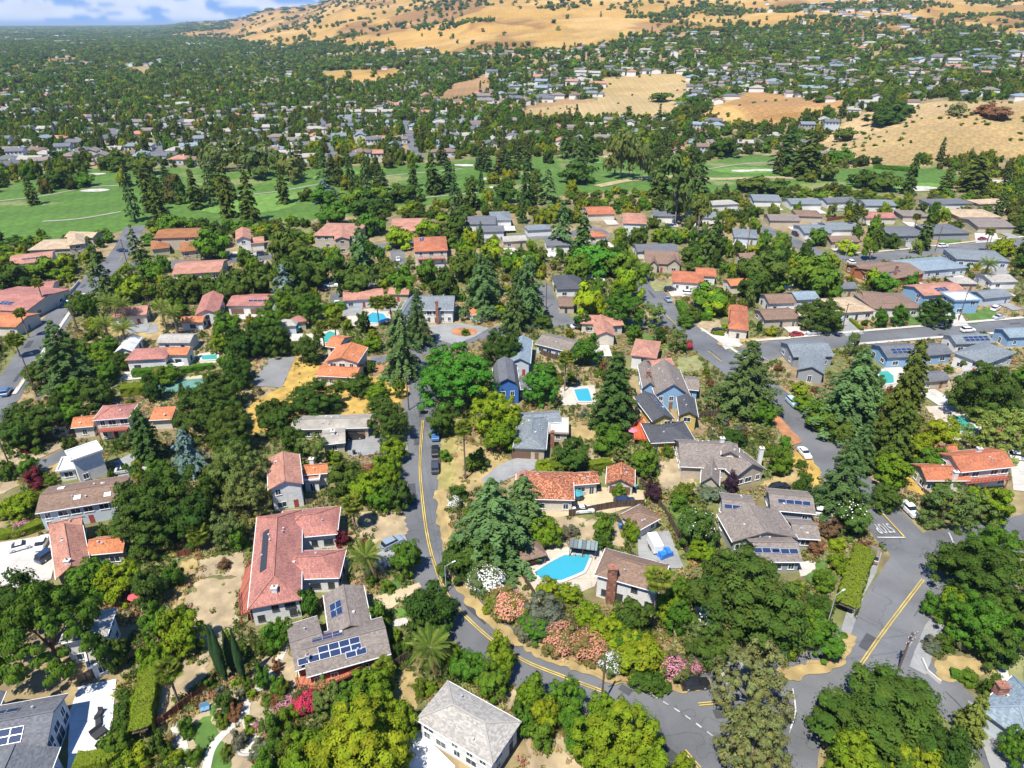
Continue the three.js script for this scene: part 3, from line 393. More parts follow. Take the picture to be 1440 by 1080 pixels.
const TREES = [
["pine",-74.7,-77.8,9.1,14.3,"spreading"],
["oak",-86.1,-86.4,4.9,9.9,""],
["bright",-71.7,-92.8,3.7,7.7,""],
["mid",-76.7,-93.3,4.0,7.7,""],
["oak",-65.9,-91.6,3.2,7.6,""],
["mid",-63.4,-95.4,2.1,5.5,""],
["mid",-61.3,-83.9,2.5,6.5,""],
["bright",-55.3,-80.5,3.6,8.3,""],
["oak",-64.9,-77.9,2.2,5.8,""],
["oak",-65.7,-76.8,1.7,5.0,""],
["bright",-57.8,-76.4,2.3,6.0,""],
["shrub",-59.3,-69.7,2.0,3.3,""],
["shrub",-58.2,-66.5,2.1,3.3,""],
["shrub",-57.1,-63.0,2.3,3.9,""],
["brightshrub",-53.3,-60.9,2.0,3.3,""],
["brightshrub",-54.5,-59.8,1.7,3.3,""],
["shrub",-50.9,-62.5,1.3,4.3,""],
["brightshrub",-48.1,-59.8,1.3,2.6,""],
["shrub",-43.7,-69.4,1.6,4.0,""],
["mid",-39.6,-73.6,1.6,4.7,""],
["greyshrub",-39.9,-63.7,1.3,3.3,""],
["shrub",-48.6,-65.5,1.3,3.3,""],
["mid",-35.7,-65.6,1.5,4.4,""],
["brightshrub",-34.1,-66.9,1.2,3.3,""],
["greyshrub",-36.8,-63.3,1.3,1.8,""],
["brightshrub",-39.4,-65.3,1.1,1.5,""],
["greyshrub",-36.5,-61.5,1.2,1.7,""],
["greyshrub",-42.3,-71.6,0.9,2.0,""],
["rust",-42.2,-68.3,1.4,2.4,""],
["rust",-38.5,-76.8,1.0,2.2,""],
["shrub",-31.7,-76.3,1.2,3.3,""],
["brightshrub",-33.1,-68.2,1.0,2.6,""],
["shrub",-35.9,-72.3,1.1,3.3,""],
["shrub",-42.3,-73.4,1.1,2.2,""],
["brightshrub",-40.7,-71.8,0.9,1.5,""],
["shrub",-43.6,-66.9,1.2,2.2,""],
["mid",-37.1,-72.7,1.3,3.7,""],
["shrub",-38.1,-70.8,1.1,2.2,""],
["brightshrub",-44.2,-73.7,0.9,1.5,""],
["shrub",-45.7,-61.4,1.3,2.6,""],
["brightshrub",-47.8,-61.3,1.1,2.2,""],
["shrub",-34.6,-63.3,1.4,3.3,""],
["mid",-34.6,-59.6,1.7,4.4,""],
["shrub",-41.3,-62.2,0.9,1.8,""],
["greyshrub",-46.2,-72.4,0.9,1.5,""],
["brightshrub",-39.9,-67.5,0.8,1.3,""],
["shrub",-48.4,-73.2,1.1,2.2,""],
["shrub",-49.8,-61.8,1.2,2.9,""],
["pink",-38.4,-66.4,0.7,1.3,""],
["shrub",-32.3,-64.4,1.5,3.3,""],
["shrub",-16.1,-212.3,1.7,2.2,""],
["crimson",-31.9,-69.7,2.2,3.3,""],
["pink",-34.5,-69.3,1.7,2.9,""],
["rust",-36.2,-70.0,1.0,2.6,""],
["mid",-40.6,-80.9,2.1,5.5,""],
["mid",-38.5,-82.6,1.8,5.2,""],
["shrub",-41.3,-80.1,1.3,3.3,""],
["bright",-20.9,-59.2,7.3,12.1,"broad"],
["bright",-27.4,-59.0,3.9,8.8,""],
["olive",-27.3,-68.3,2.8,6.6,""],
["bright",-21.6,-69.9,3.8,7.7,""],
["mid",-23.4,-67.8,3.2,7.6,""],
["bright",-16.6,-65.0,3.1,7.4,""],
["shrub",-32.7,-62.2,1.5,3.3,""],
["oak",-13.6,-85.2,4.8,8.8,""],
["mid",-23.0,-86.1,1.9,5.2,""],
["brightshrub",-19.7,-82.7,1.1,2.6,""],
["shrub",-17.3,-80.6,1.3,3.3,""],
["shrub",-19.5,-79.5,1.1,2.6,""],
["brightshrub",-19.7,-73.8,1.2,4.2,""],
["shrub",-14.4,-72.8,1.5,2.9,""],
["brightshrub",-12.8,-72.4,1.1,2.2,""],
["mid",-6.8,-75.2,3.0,5.5,""],
["bright",-1.7,-75.6,2.7,6.6,""],
["mid",-3.3,-72.5,2.8,5.5,""],
["bright",-2.4,-80.0,1.8,4.4,""],
["bright",2.7,-69.5,2.6,6.5,""],
["mid",1.6,-65.8,2.1,5.5,""],
["mid",8.0,-68.1,3.0,7.1,""],
["bright",4.7,-66.6,2.4,6.2,""],
["mid",4.1,-63.4,1.8,4.4,""],
["bright",-9.3,-77.8,1.7,4.4,""],
["bright",14.7,-60.3,5.9,12.1,"tall loose"],
["bright",13.6,-66.2,3.1,7.3,""],
["mid",9.7,-63.1,2.6,6.4,""],
["bright",18.8,-59.6,3.0,7.1,""],
["bright",23.7,-59.0,1.5,4.6,""],
["loose",36.2,-69.6,5.9,11.9,""],
["loose",33.8,-60.8,5.2,10.8,""],
["oak",54.1,-63.7,9.9,9.9,"huge"],
["bright",47.4,-59.0,3.9,8.8,""],
["bright",55.1,-58.4,3.4,7.7,""],
["oak",59.2,-60.0,4.4,8.8,""],
["oak",86.3,-93.5,8.4,11.0,"broad"],
["oak",83.9,-98.3,3.4,7.7,""],
["mid",78.3,-82.4,5.4,9.9,""],
["oak",85.5,-83.9,4.8,9.9,""],
["mid",74.5,-89.2,1.6,4.8,""],
["bright",77.4,-86.9,3.1,7.4,""],
["oak",79.2,-79.1,4.1,7.7,""],
["greyshrub",75.9,-82.1,2.0,3.3,""],
["shrub",73.3,-81.5,1.7,2.9,""],
["greyshrub",70.8,-81.1,1.7,2.2,""],
["shrub",73.2,-74.9,1.8,1.8,""],
["shrub",74.7,-71.8,1.9,4.4,""],
["brightpine",67.6,-65.3,2.2,9.9,""],
["oak",68.0,-66.1,1.6,4.8,""],
["mid",71.5,-61.1,2.3,6.0,""],
["mid",75.5,-66.1,1.6,4.7,""],
["oak",39.6,-85.3,9.9,15.4,"huge"],
["oak",43.1,-81.8,5.3,11.0,""],
["bright",45.5,-81.5,3.0,4.4,""],
["mid",50.8,-83.2,3.6,5.5,""],
["bright",49.6,-84.8,2.7,5.5,""],
["mid",52.6,-80.2,3.0,5.5,""],
["brightshrub",45.7,-79.1,2.0,3.3,""],
["bright",62.7,-100.1,2.1,4.0,""],
["mid",58.0,-94.7,2.2,4.4,""],
["shrub",55.3,-89.2,2.5,3.3,""],
["olive",31.5,-80.9,3.1,5.5,""],
["oak",20.5,-84.8,3.7,7.7,""],
["bright",13.4,-86.0,2.8,4.4,""],
["bright",16.5,-82.0,3.6,5.5,""],
["bright",21.4,-77.7,4.4,6.1,""],
["bright",27.5,-88.1,2.8,6.8,""],
["mid",28.9,-85.8,2.7,6.6,""],
["mid",31.2,-92.1,2.2,5.8,""],
["shrub",22.2,-74.4,3.4,2.9,""],
["mid",18.9,-80.2,2.6,5.5,""],
["orangeflower",-0.3,-89.0,3.8,4.4,""],
["orangeflower",-1.9,-90.6,2.6,4.0,""],
["rustflower",8.4,-81.5,3.7,4.4,""],
["rustflower",13.0,-80.0,3.5,4.4,""],
["greyshrub",5.6,-86.0,4.1,5.5,""],
["mid",4.3,-83.8,3.0,4.4,""],
["whiteflower",-4.6,-94.9,3.7,5.1,""],
["whiteflower",16.4,-77.0,2.3,3.3,""],
["pink",26.1,-75.7,2.5,4.4,""],
["pink",29.4,-76.3,1.7,3.3,""],
["oak",32.5,-78.2,3.4,6.6,""],
["whiteflower",34.0,-75.4,0.9,2.2,""],
["brightshrub",6.6,-93.6,2.2,3.3,""],
["brightshrub",10.8,-92.3,2.3,3.3,""],
["greyshrub",2.4,-83.6,2.2,3.3,""],
["bright",-3.8,-89.2,1.5,3.3,""],
["deodar",-3.8,-102.9,8.1,19.8,"broad"],
["deodar",2.2,-111.0,5.0,15.4,""],
["oak",-9.7,-98.9,4.4,7.7,""],
["oak",-2.7,-100.3,4.1,7.7,""],
["bright",7.1,-107.3,3.3,6.6,""],
["mid",18.5,-108.9,2.2,5.8,""],
["shrub",18.4,-106.7,2.0,2.6,""],
["brightshrub",24.4,-109.0,1.9,4.4,""],
["greyshrub",12.2,-110.0,1.9,2.6,""],
["maple",-15.7,-163.7,10.3,17.6,"big round"],
["oak",-17.3,-148.8,4.1,8.8,""],
["lime",-4.5,-150.1,6.0,12.1,""],
["bright",-2.6,-141.3,4.3,8.8,""],
["lime",-0.9,-149.1,3.6,7.7,""],
["shrub",-8.7,-134.0,2.9,4.8,""],
["whiteflower",-12.7,-119.2,1.7,2.9,""],
["shrub",-11.8,-122.7,2.1,3.3,""],
["mid",-16.3,-137.1,1.7,2.9,""],
["oak",-3.2,-188.6,6.0,12.4,""],
["maple",7.8,-165.0,5.1,10.8,""],
["mid",22.6,-189.4,4.6,9.7,"tall"],
["redwood",26.3,-152.8,5.9,22.0,""],
["oak",14.1,-133.0,4.3,7.7,""],
["mid",23.4,-140.7,4.0,7.7,""],
["mid",30.7,-131.8,3.5,7.7,""],
["brightshrub",7.5,-132.3,2.8,3.3,""],
["shrub",10.9,-133.8,2.7,3.3,""],
["purple",31.2,-121.4,1.9,5.0,""],
["shrub",38.1,-122.4,2.4,4.4,""],
["mid",36.1,-118.5,2.0,3.9,""],
["magnolia",37.6,-107.0,4.1,9.2,""],
["bright",36.8,-102.4,2.5,4.4,""],
["purple",49.4,-124.9,1.9,5.3,""],
["greyshrub",45.1,-123.0,3.5,2.9,""],
["shrub",38.0,-139.0,1.6,3.3,""],
["olive",26.4,-136.3,2.6,3.9,""],
["mid",23.7,-122.7,1.7,3.3,""],
["oak",3.7,-113.3,2.2,4.4,""],
["mid",62.8,-132.0,3.0,7.2,""],
["shrub",65.8,-125.8,2.1,4.4,""],
["cedar",70.5,-118.2,5.8,18.7,""],
["magnolia",69.9,-111.0,3.8,8.5,""],
["rust",65.1,-109.4,2.3,4.4,""],
["rust",60.8,-104.6,1.8,2.6,""],
["rust",69.9,-104.9,1.7,2.9,""],
["bright",65.6,-105.8,2.0,2.4,""],
["bright",67.1,-100.8,1.8,2.2,""],
["deodar",86.7,-151.6,9.4,23.1,"weeping"],
["redwood",94.9,-143.8,5.3,28.6,"tall"],
["redwood",90.7,-136.3,4.2,17.6,""],
["bright",86.7,-128.7,4.5,7.7,""],
["oak",81.1,-119.8,3.6,5.5,""],
["olive",91.7,-114.8,6.0,8.8,""],
["olive",96.9,-113.2,3.7,7.7,""],
["bright",100.6,-114.8,4.5,8.8,""],
["mid",93.1,-101.6,5.2,8.8,""],
["mid",98.7,-134.0,3.7,6.6,""],
["bright",97.1,-137.6,3.4,7.7,""],
["willow",120.0,-142.6,7.8,11.0,""],
["oak",125.3,-158.8,8.6,15.4,""],
["bright",106.6,-144.0,4.4,7.7,""],
["cedar",63.3,-162.0,9.0,20.9,"tall spreading"],
["mid",65.9,-153.8,2.8,6.6,""],
["olive",63.8,-148.1,2.2,3.3,""],
["mid",80.9,-152.0,4.6,6.6,""],
["bright",80.3,-161.7,3.3,4.4,""],
["oak",83.2,-146.7,4.5,6.6,""],
["bright",81.9,-171.0,2.6,3.3,""],
["cedar",82.0,-134.2,4.1,13.2,""],
["oak",-72.8,-114.2,8.8,14.3,"dense"],
["oak",-73.1,-106.4,5.9,11.0,""],
["oak",-65.7,-109.1,4.7,10.2,""],
["olive",-60.2,-122.1,6.9,14.0,"tall loose"],
["olive",-55.9,-115.6,5.2,11.0,""],
["oak",-64.7,-122.6,4.7,10.1,""],
["olive",-57.2,-107.1,3.3,7.7,""],
["mid",-55.0,-106.5,2.1,5.5,""],
["bluecedar",-75.4,-132.7,4.1,12.1,""],
["redwood",-87.4,-137.2,3.5,14.3,""],
["oak",-76.8,-146.3,7.1,14.2,""],
["oak",-69.1,-141.5,6.0,12.1,""],
["oak",-65.2,-134.4,4.2,8.8,""],
["oak",-78.1,-163.4,4.8,10.4,""],
["oak",-80.1,-160.7,5.7,11.0,""],
["oak",-79.1,-175.1,4.3,9.5,""],
["oak",-74.1,-153.2,4.1,9.0,""],
["oak",-120.4,-145.9,7.1,11.0,""],
["oak",-121.8,-142.2,4.4,9.6,""],
["mid",-115.1,-152.7,4.1,7.7,""],
["cedar",-127.9,-175.4,8.6,20.9,"tall"],
["oak",-133.5,-174.7,6.1,9.9,""],
["burgundy",-109.8,-128.3,2.1,3.7,""],
["burgundy",-106.7,-124.6,1.6,2.9,""],
["burgundy",-119.6,-141.2,1.4,1.8,""],
["shrub",-116.6,-140.4,1.4,2.0,""],
["shrub",-106.0,-128.1,1.8,2.6,""],
["mid",-112.1,-130.5,2.5,5.5,""],
["bright",-105.4,-117.6,3.8,5.0,""],
["mid",-102.7,-121.4,2.4,3.3,""],
["brightshrub",-107.8,-116.4,2.6,4.4,""],
["pink",-102.7,-111.2,2.5,1.8,""],
["shrub",-117.0,-130.0,2.3,4.4,""],
["oak",-109.0,-141.8,1.8,4.0,""],
["shrub",-96.8,-142.4,1.9,3.3,""],
["olive",-95.0,-142.7,2.1,4.4,""],
["bright",-86.9,-130.6,1.5,4.4,""],
["shrub",-93.4,-130.4,0.8,2.2,""],
["oak",-113.2,-163.1,4.4,8.8,""],
["mid",-123.7,-168.7,3.4,5.5,""],
["mid",-118.7,-178.5,3.7,6.6,""],
["oak",-119.0,-186.9,3.2,5.5,""],
["bright",-126.8,-189.4,3.7,5.5,""],
["mid",-127.8,-195.9,3.8,6.6,""],
["mid",-100.7,-177.4,3.7,5.5,""],
["oak",-53.5,-160.7,7.6,8.8,"spreading"],
["oak",-59.8,-149.8,4.9,8.8,""],
["oak",-52.9,-139.2,3.6,8.3,""],
["olive",-47.3,-136.0,3.9,7.7,""],
["brightshrub",-43.1,-136.8,2.2,3.3,""],
["oak",-30.6,-146.3,5.0,9.9,""],
["bright",-28.1,-137.0,3.2,6.6,""],
["oak",-36.8,-124.4,3.8,8.6,""],
["bright",-31.2,-121.9,4.4,7.7,""],
["bright",-28.6,-129.6,3.3,6.6,""],
["oak",-24.5,-118.9,3.2,7.6,""],
["mid",-28.4,-118.5,2.8,5.5,""],
["mid",-20.1,-99.8,3.1,7.5,""],
["burgundy",-34.3,-107.3,1.6,3.7,""],
["bright",-28.0,-125.8,2.4,5.5,""],
["oak",-64.7,-154.2,2.4,6.2,""],
["bright",-38.0,-168.6,3.4,4.4,""],
["oak",-43.3,-170.8,4.0,5.5,""],
["bright",-49.3,-172.5,1.8,3.9,""],
["mid",-45.8,-172.5,2.2,3.9,""],
["pine",-31.9,-168.8,2.0,5.4,""],
["mid",-36.3,-88.8,2.0,5.5,""],
["shrub",-26.2,-96.1,1.3,2.2,""],
["mid",-23.1,-94.5,1.3,2.6,""],
["mid",-94.6,-208.9,4.5,9.6,""],
["bright",-93.4,-198.6,3.2,6.6,""],
["oak",-126.5,-242.5,5.9,9.9,""],
["oak",-120.2,-244.9,5.9,9.9,""],
["oak",-112.2,-244.9,5.9,9.9,""],
["oak",-103.4,-243.1,6.1,11.0,""],
["oak",-97.7,-249.7,6.0,9.9,""],
["bluecedar",-83.8,-237.3,5.5,16.5,""],
["mid",-79.7,-224.6,6.2,12.1,""],
["mid",-71.5,-223.3,5.0,10.7,""],
["oak",-94.7,-281.7,9.0,15.4,""],
["oak",-80.1,-259.9,9.0,14.3,""],
["oak",-85.3,-253.2,8.3,13.2,""],
["mid",-74.6,-277.4,4.5,9.7,""],
["deodar",-62.7,-273.9,6.4,22.0,""],
["oak",-59.8,-249.3,8.2,12.1,""],
["mid",-42.0,-248.0,5.4,11.4,""],
["oak",-50.3,-265.1,5.7,8.8,""],
["deodar",-32.6,-181.4,5.8,22.0,"silver"],
["cedar",-30.7,-203.7,5.2,19.8,""],
["mid",-81.4,-210.0,5.2,11.0,""],
["oak",-80.2,-196.5,4.9,9.9,""],
["oak",-63.7,-191.5,4.4,8.8,""],
["oak",-74.1,-197.1,4.9,9.9,""],
["oak",-84.8,-193.3,4.9,9.9,""],
["bright",-44.5,-200.0,3.4,5.5,""],
["shrub",-49.7,-202.3,2.1,3.7,""],
["oak",-43.0,-184.6,1.9,3.3,""],
["cedar",-153.5,-243.1,6.8,25.3,"tall"],
["cedar",-155.2,-276.1,5.6,20.9,""],
["mid",-145.1,-265.1,5.2,8.8,""],
["bright",-143.5,-244.3,5.4,8.8,""],
["oak",-156.4,-231.2,3.8,7.7,""],
["pine",-151.2,-226.5,3.8,8.5,""],
["mid",-193.7,-271.6,7.3,7.7,""],
["bright",-189.1,-276.2,6.0,7.7,""],
["oak",-199.7,-260.7,7.1,8.8,""],
["oak",-139.0,-313.1,6.6,11.0,""],
["mid",-133.9,-296.6,7.9,13.2,""],
["mid",-166.2,-333.6,8.7,9.9,""],
["deodar",5.4,-224.7,6.9,24.2,""],
["deodar",-10.5,-228.7,7.7,23.1,""],
["cedar",-7.6,-229.6,3.8,8.8,""],
["cedar",1.2,-216.4,5.3,17.6,""],
["lime",28.1,-231.2,6.1,11.0,""],
["lime",43.9,-244.5,5.9,12.1,""],
["mid",39.1,-219.6,7.3,13.2,""],
["willow",49.7,-220.2,3.7,8.3,""],
["maple",35.8,-278.0,10.4,11.0,""],
["mid",44.0,-272.3,7.3,9.9,""],
["mid",25.9,-265.8,6.3,11.0,""],
["mid",53.5,-267.0,4.3,7.7,""],
["lime",4.4,-270.0,3.8,8.6,""],
["redwood",-1.2,-217.9,1.9,9.9,""],
["oak",24.3,-216.2,2.9,6.6,""],
["oak",11.1,-219.2,3.4,4.4,""],
["lime",-4.6,-227.5,2.3,5.5,""],
["mid",72.6,-235.0,7.3,9.9,""],
["lime",73.9,-231.2,5.6,7.7,""],
["oak",63.9,-224.2,3.3,5.5,""],
["mid",60.4,-219.2,3.2,4.4,""],
["crimson",56.7,-200.6,2.1,3.3,""],
["olive",52.8,-199.1,3.6,8.3,""],
["crimson",75.1,-214.1,1.7,2.2,""],
["brightshrub",73.2,-216.0,1.7,2.2,""],
["oak",105.2,-216.3,7.7,11.0,"street"],
["oak",147.9,-221.1,5.7,9.9,""],
["mid",134.7,-221.2,3.2,7.6,""],
["mid",127.8,-219.3,2.7,6.6,""],
["oak",99.8,-259.9,9.8,14.3,""],
["mid",117.2,-257.5,9.2,13.2,""],
["mid",119.5,-248.7,6.8,11.0,""],
["oak",92.4,-244.7,6.7,11.0,""],
["mid",103.4,-255.9,4.8,6.6,""],
["lime",152.8,-304.1,4.9,6.6,""],
["mid",144.2,-316.9,4.7,7.7,""],
["lime",144.5,-260.1,3.4,6.6,""],
["mid",145.7,-254.1,5.0,7.7,""],
["pine",159.0,-294.9,3.8,8.5,""],
["willow",184.2,-303.5,2.9,6.9,""],
["redwood",191.3,-310.9,3.6,17.6,""],
["euc",84.6,-352.0,11.5,35.2,"towering"],
["euc",91.6,-332.0,8.0,19.8,""],
["euc",73.5,-474.0,11.8,28.6,""],
["euc",85.9,-463.1,10.2,26.4,""],
["redwood",86.8,-290.2,5.2,22.0,""],
["oak",49.0,-205.6,2.3,5.5,""],
["mid",-90.7,-348.3,8.0,11.0,""],
["mid",-70.3,-335.7,7.0,9.9,""],
["lime",-52.9,-313.1,7.3,8.8,""],
["lime",-9.4,-294.3,5.7,8.8,""],
["oak",-27.5,-328.3,7.6,11.0,""],
["lime",-41.7,-330.4,7.0,7.7,""],
["oak",-25.8,-353.9,5.5,8.8,""],
["deodar",22.9,-312.4,7.2,22.0,""],
["redwood",30.7,-290.2,6.1,22.0,""],
["mid",0.0,-277.1,5.1,9.9,""],
["oak",-18.7,-266.5,7.2,12.1,""],
["cedar",-8.1,-249.9,5.4,17.6,""],
["oak",-25.4,-244.7,5.4,11.0,""],
["mid",-34.3,-263.9,4.3,9.5,""],
["maple",68.0,-143.1,1.6,3.3,""],
["redwood",-276.9,-397.8,3.7,16.5,""],
["cedar",-199.8,-360.6,4.8,26.4,""],
["redwood",-200.7,-381.2,5.1,24.2,""],
["redwood",-183.5,-356.0,4.8,22.0,""],
["redwood",-178.2,-387.4,4.4,22.0,""],
["redwood",-154.0,-369.2,4.9,28.6,""],
["redwood",-138.2,-358.8,5.5,26.4,""],
["cedar",-173.7,-397.4,5.3,26.4,""],
["oak",-290.2,-442.7,8.1,11.0,""],
["mid",-274.1,-447.6,6.8,7.7,""],
["cedar",-110.1,-411.0,5.8,28.6,""],
["redwood",-102.7,-442.9,4.0,22.0,""],
["cedar",-88.5,-421.6,4.3,26.4,""],
["redwood",-89.8,-514.6,5.1,17.6,""],
["redwood",-62.0,-437.7,3.5,17.6,""],
["redwood",-47.5,-418.9,5.5,24.2,""],
["cedar",-31.1,-370.7,3.8,26.4,""],
["redwood",-22.6,-379.8,4.3,17.6,""],
["redwood",-19.0,-425.4,2.6,15.4,""],
["redwood",7.9,-389.2,4.4,26.4,""],
["redwood",5.5,-354.2,2.9,15.4,""],
["cedar",48.0,-507.7,7.6,26.4,""],
["redwood",58.3,-533.8,6.9,24.2,""],
["redwood",118.4,-736.5,7.2,19.8,""],
["cedar",40.7,-547.3,7.1,22.0,""],
["oak",41.6,-457.4,11.6,13.2,""],
["oak",-61.3,-398.4,10.2,9.9,""],
["oak",-76.7,-371.0,9.6,11.0,""],
["mid",-108.8,-399.6,7.4,8.8,""],
["bluecedar",-109.7,-404.2,8.3,12.1,""],
["mid",-86.1,-379.4,9.8,11.0,""],
["mid",-76.1,-389.6,8.0,9.9,""],
["oak",-4.1,-398.4,7.4,11.0,""],
["deodar",20.3,-397.5,8.1,19.8,""],
["oak",8.1,-394.3,5.3,8.8,""],
["cedar",-145.8,-469.2,5.2,24.2,""],
["redwood",-131.8,-398.1,4.1,22.0,""],
["oak",-279.3,-500.9,10.1,12.1,""],
["oak",-253.4,-484.0,10.7,13.2,""],
["euc",-197.0,-505.3,12.6,19.8,""],
["euc",-167.2,-475.6,14.3,19.8,""],
["euc",-209.7,-498.1,11.0,17.6,""],
["euc",-145.2,-456.7,11.5,16.5,""],
["redwood",199.1,-474.0,10.4,28.6,""],
["redwood",201.8,-520.0,11.4,24.2,""],
["redwood",243.3,-425.7,4.7,24.2,""],
["redwood",269.1,-430.5,5.3,15.4,""],
["redwood",286.6,-432.5,8.8,22.0,""],
["oak",224.5,-446.2,9.1,9.9,""],
["oak",233.4,-436.4,9.8,9.9,""],
["oak",210.1,-466.2,7.1,9.9,""],
["mid",244.5,-525.1,9.5,9.9,""],
["oak",150.0,-432.3,11.0,8.8,""],
["oak",161.9,-428.4,9.6,8.8,""],
["oak",166.1,-556.5,12.2,14.3,""],
["redwood",114.1,-425.7,6.5,24.2,""],
["redwood",88.3,-414.6,7.1,24.2,""],
["redwood",96.1,-675.3,6.6,15.4,""],
["oak",336.6,-647.1,15.9,13.2,""],
["oak",323.3,-636.5,13.8,11.0,""],
["oak",283.0,-610.0,9.1,9.9,""],
["loose",379.4,-622.1,8.0,9.9,""],
["rust",402.8,-606.0,12.0,8.8,""],
["rust",400.3,-617.2,9.2,7.7,""],
["oak",179.0,-884.5,13.7,9.9,""],
["mid",198.1,-854.7,10.8,6.6,""],
["oak",354.9,-659.0,8.4,9.9,""]
];
const CYPRESS = [
[-46.1,-74.7,12.5,"tallest"],
[-47.7,-76.3,10.5,"second"],
[-45.5,-76.5,10,"short"],
[-43.2,-74.7,11.5,"end"]
];
const PALMS = [
["date",-13.1,-76.7,5.5,3.6],
["date",-27.4,-97.6,5.5,3.6],
["fan",-52.0,-70.7,7.5,2.4],
["fan",24.6,-86.0,11.5,2.6],
["fan",-10.8,-129.6,14,2.4],
["fan",-32.7,-111.7,7,2.6],
["fan",-62.5,-106.0,4,2.6],
["date",-139.9,-222.1,8,4.2],
["date",-134.5,-220.1,8,4.0],
["date",-132.9,-205.6,7,4.0],
["date",-124.9,-201.5,7,4.2],
["date",-119.6,-217.4,8,4.0],
["date",-113.2,-212.3,8,4.0],
["fan",-170.4,-233.3,11,2.2],
["fan",-162.3,-209.8,9,2.2],
["fan",-155.6,-194.9,6,3],
["fan",15.1,-172.2,11,2.6],
["fan",-46.3,-219.5,9,3.2],
["fan",-41.9,-219.5,9,3.2],
["fan",-60.9,-201.5,8,2.4],
["fan",-57.2,-203.2,8,2.4],
["fan",-61.6,-199.2,6,2.2],
["date",190.6,-263.5,8,4.4],
["fan",216.6,-305.1,10,2.4],
["fan",199.5,-335.2,9,2.4],
["fan",181.0,-351.1,7,2.6],
["fan",168.2,-339.2,8,2.4],
["fan",-129.6,-228.5,9,1.8],
["date",-70.7,-149.0,3.5,2.6],
["fan",-20.5,-75.1,2.5,2.2]
];
const HEDGES = [
["tall clipped yellow green hedge beside the long planting bed",3.0,3.2,"bright",[[-54.2,-64.0],[-56.2,-69.3],[-58.6,-77.9]]],
["yellow green hedge above the white patio corner",2.4,1.8,"bright",[[-61.8,-60.2],[-58.2,-61.1],[-56.1,-64.0]]],
["broad yellow green hedge along the curved road",3.6,2.4,"bright",[[59.4,-88.6],[64.6,-96.5],[69.9,-103.9]]],
["clipped hedge behind the tan house driveway",1.8,1.6,"bright",[[-106.1,-109.1],[-101.7,-110.2],[-97.2,-114.1]]],
["square clipped green hedge beside the tennis court",3.0,2.4,"bright",[[-111.0,-170.3],[-104.9,-172.0]]],
["long dark hedge below the umbrella terrace",2.2,2.2,"mid",[[-113.2,-181.3],[-104.7,-183.2]]],
["low hedge behind the lawn with the pool",1.6,1.6,"mid",[[-99.9,-183.7],[-91.5,-187.0]]],
["clipped hedge behind the mottled terracotta tile house",1.8,1.8,"bright",[[17.7,-133.6],[23.5,-135.1]]],
["trimmed hedge in front of the white farmhouse",1.2,1.2,"bright",[[-28.2,-224.0],[-20.6,-229.3]]],
["dark hedge beside the car park lane",2.2,2.4,"mid",[[-71.3,-232.0],[-61.4,-235.5]]],
["bright square hedge by the charcoal hip roofed house",3,2.6,"bright",[[17.3,-252.7],[24.2,-255.9]]],
["white flowering hedge along the upper bend",3,2.4,"greyshrub",[[179.2,-320.5],[186.3,-317.0]]],
["low hedge by the pavement of the cross street",1,1,"bright",[[120.1,-226.6],[120.0,-215.2]]],
["hedge in front of the rusty tile house",1.6,1.4,"bright",[[68.2,-212.8],[71.7,-211.6]]],
["green privet hedge at the blue pool fence",2.6,2.2,"mid",[[62.5,-239.1],[63.1,-226.6],[70.9,-225.3]]],
["tall hedge beside the orange tile house",2.6,2.6,"bright",[[96.7,-125.3],[92.1,-114.1]]],
["low hedge along the lawn by the brick steps",1.4,1,"mid",[[71.2,-75.8],[74.0,-74.7]]],
["long hedge behind the fairway houses",3,2.2,"mid",[[260.8,-508.4],[285.7,-494.9]]]
];
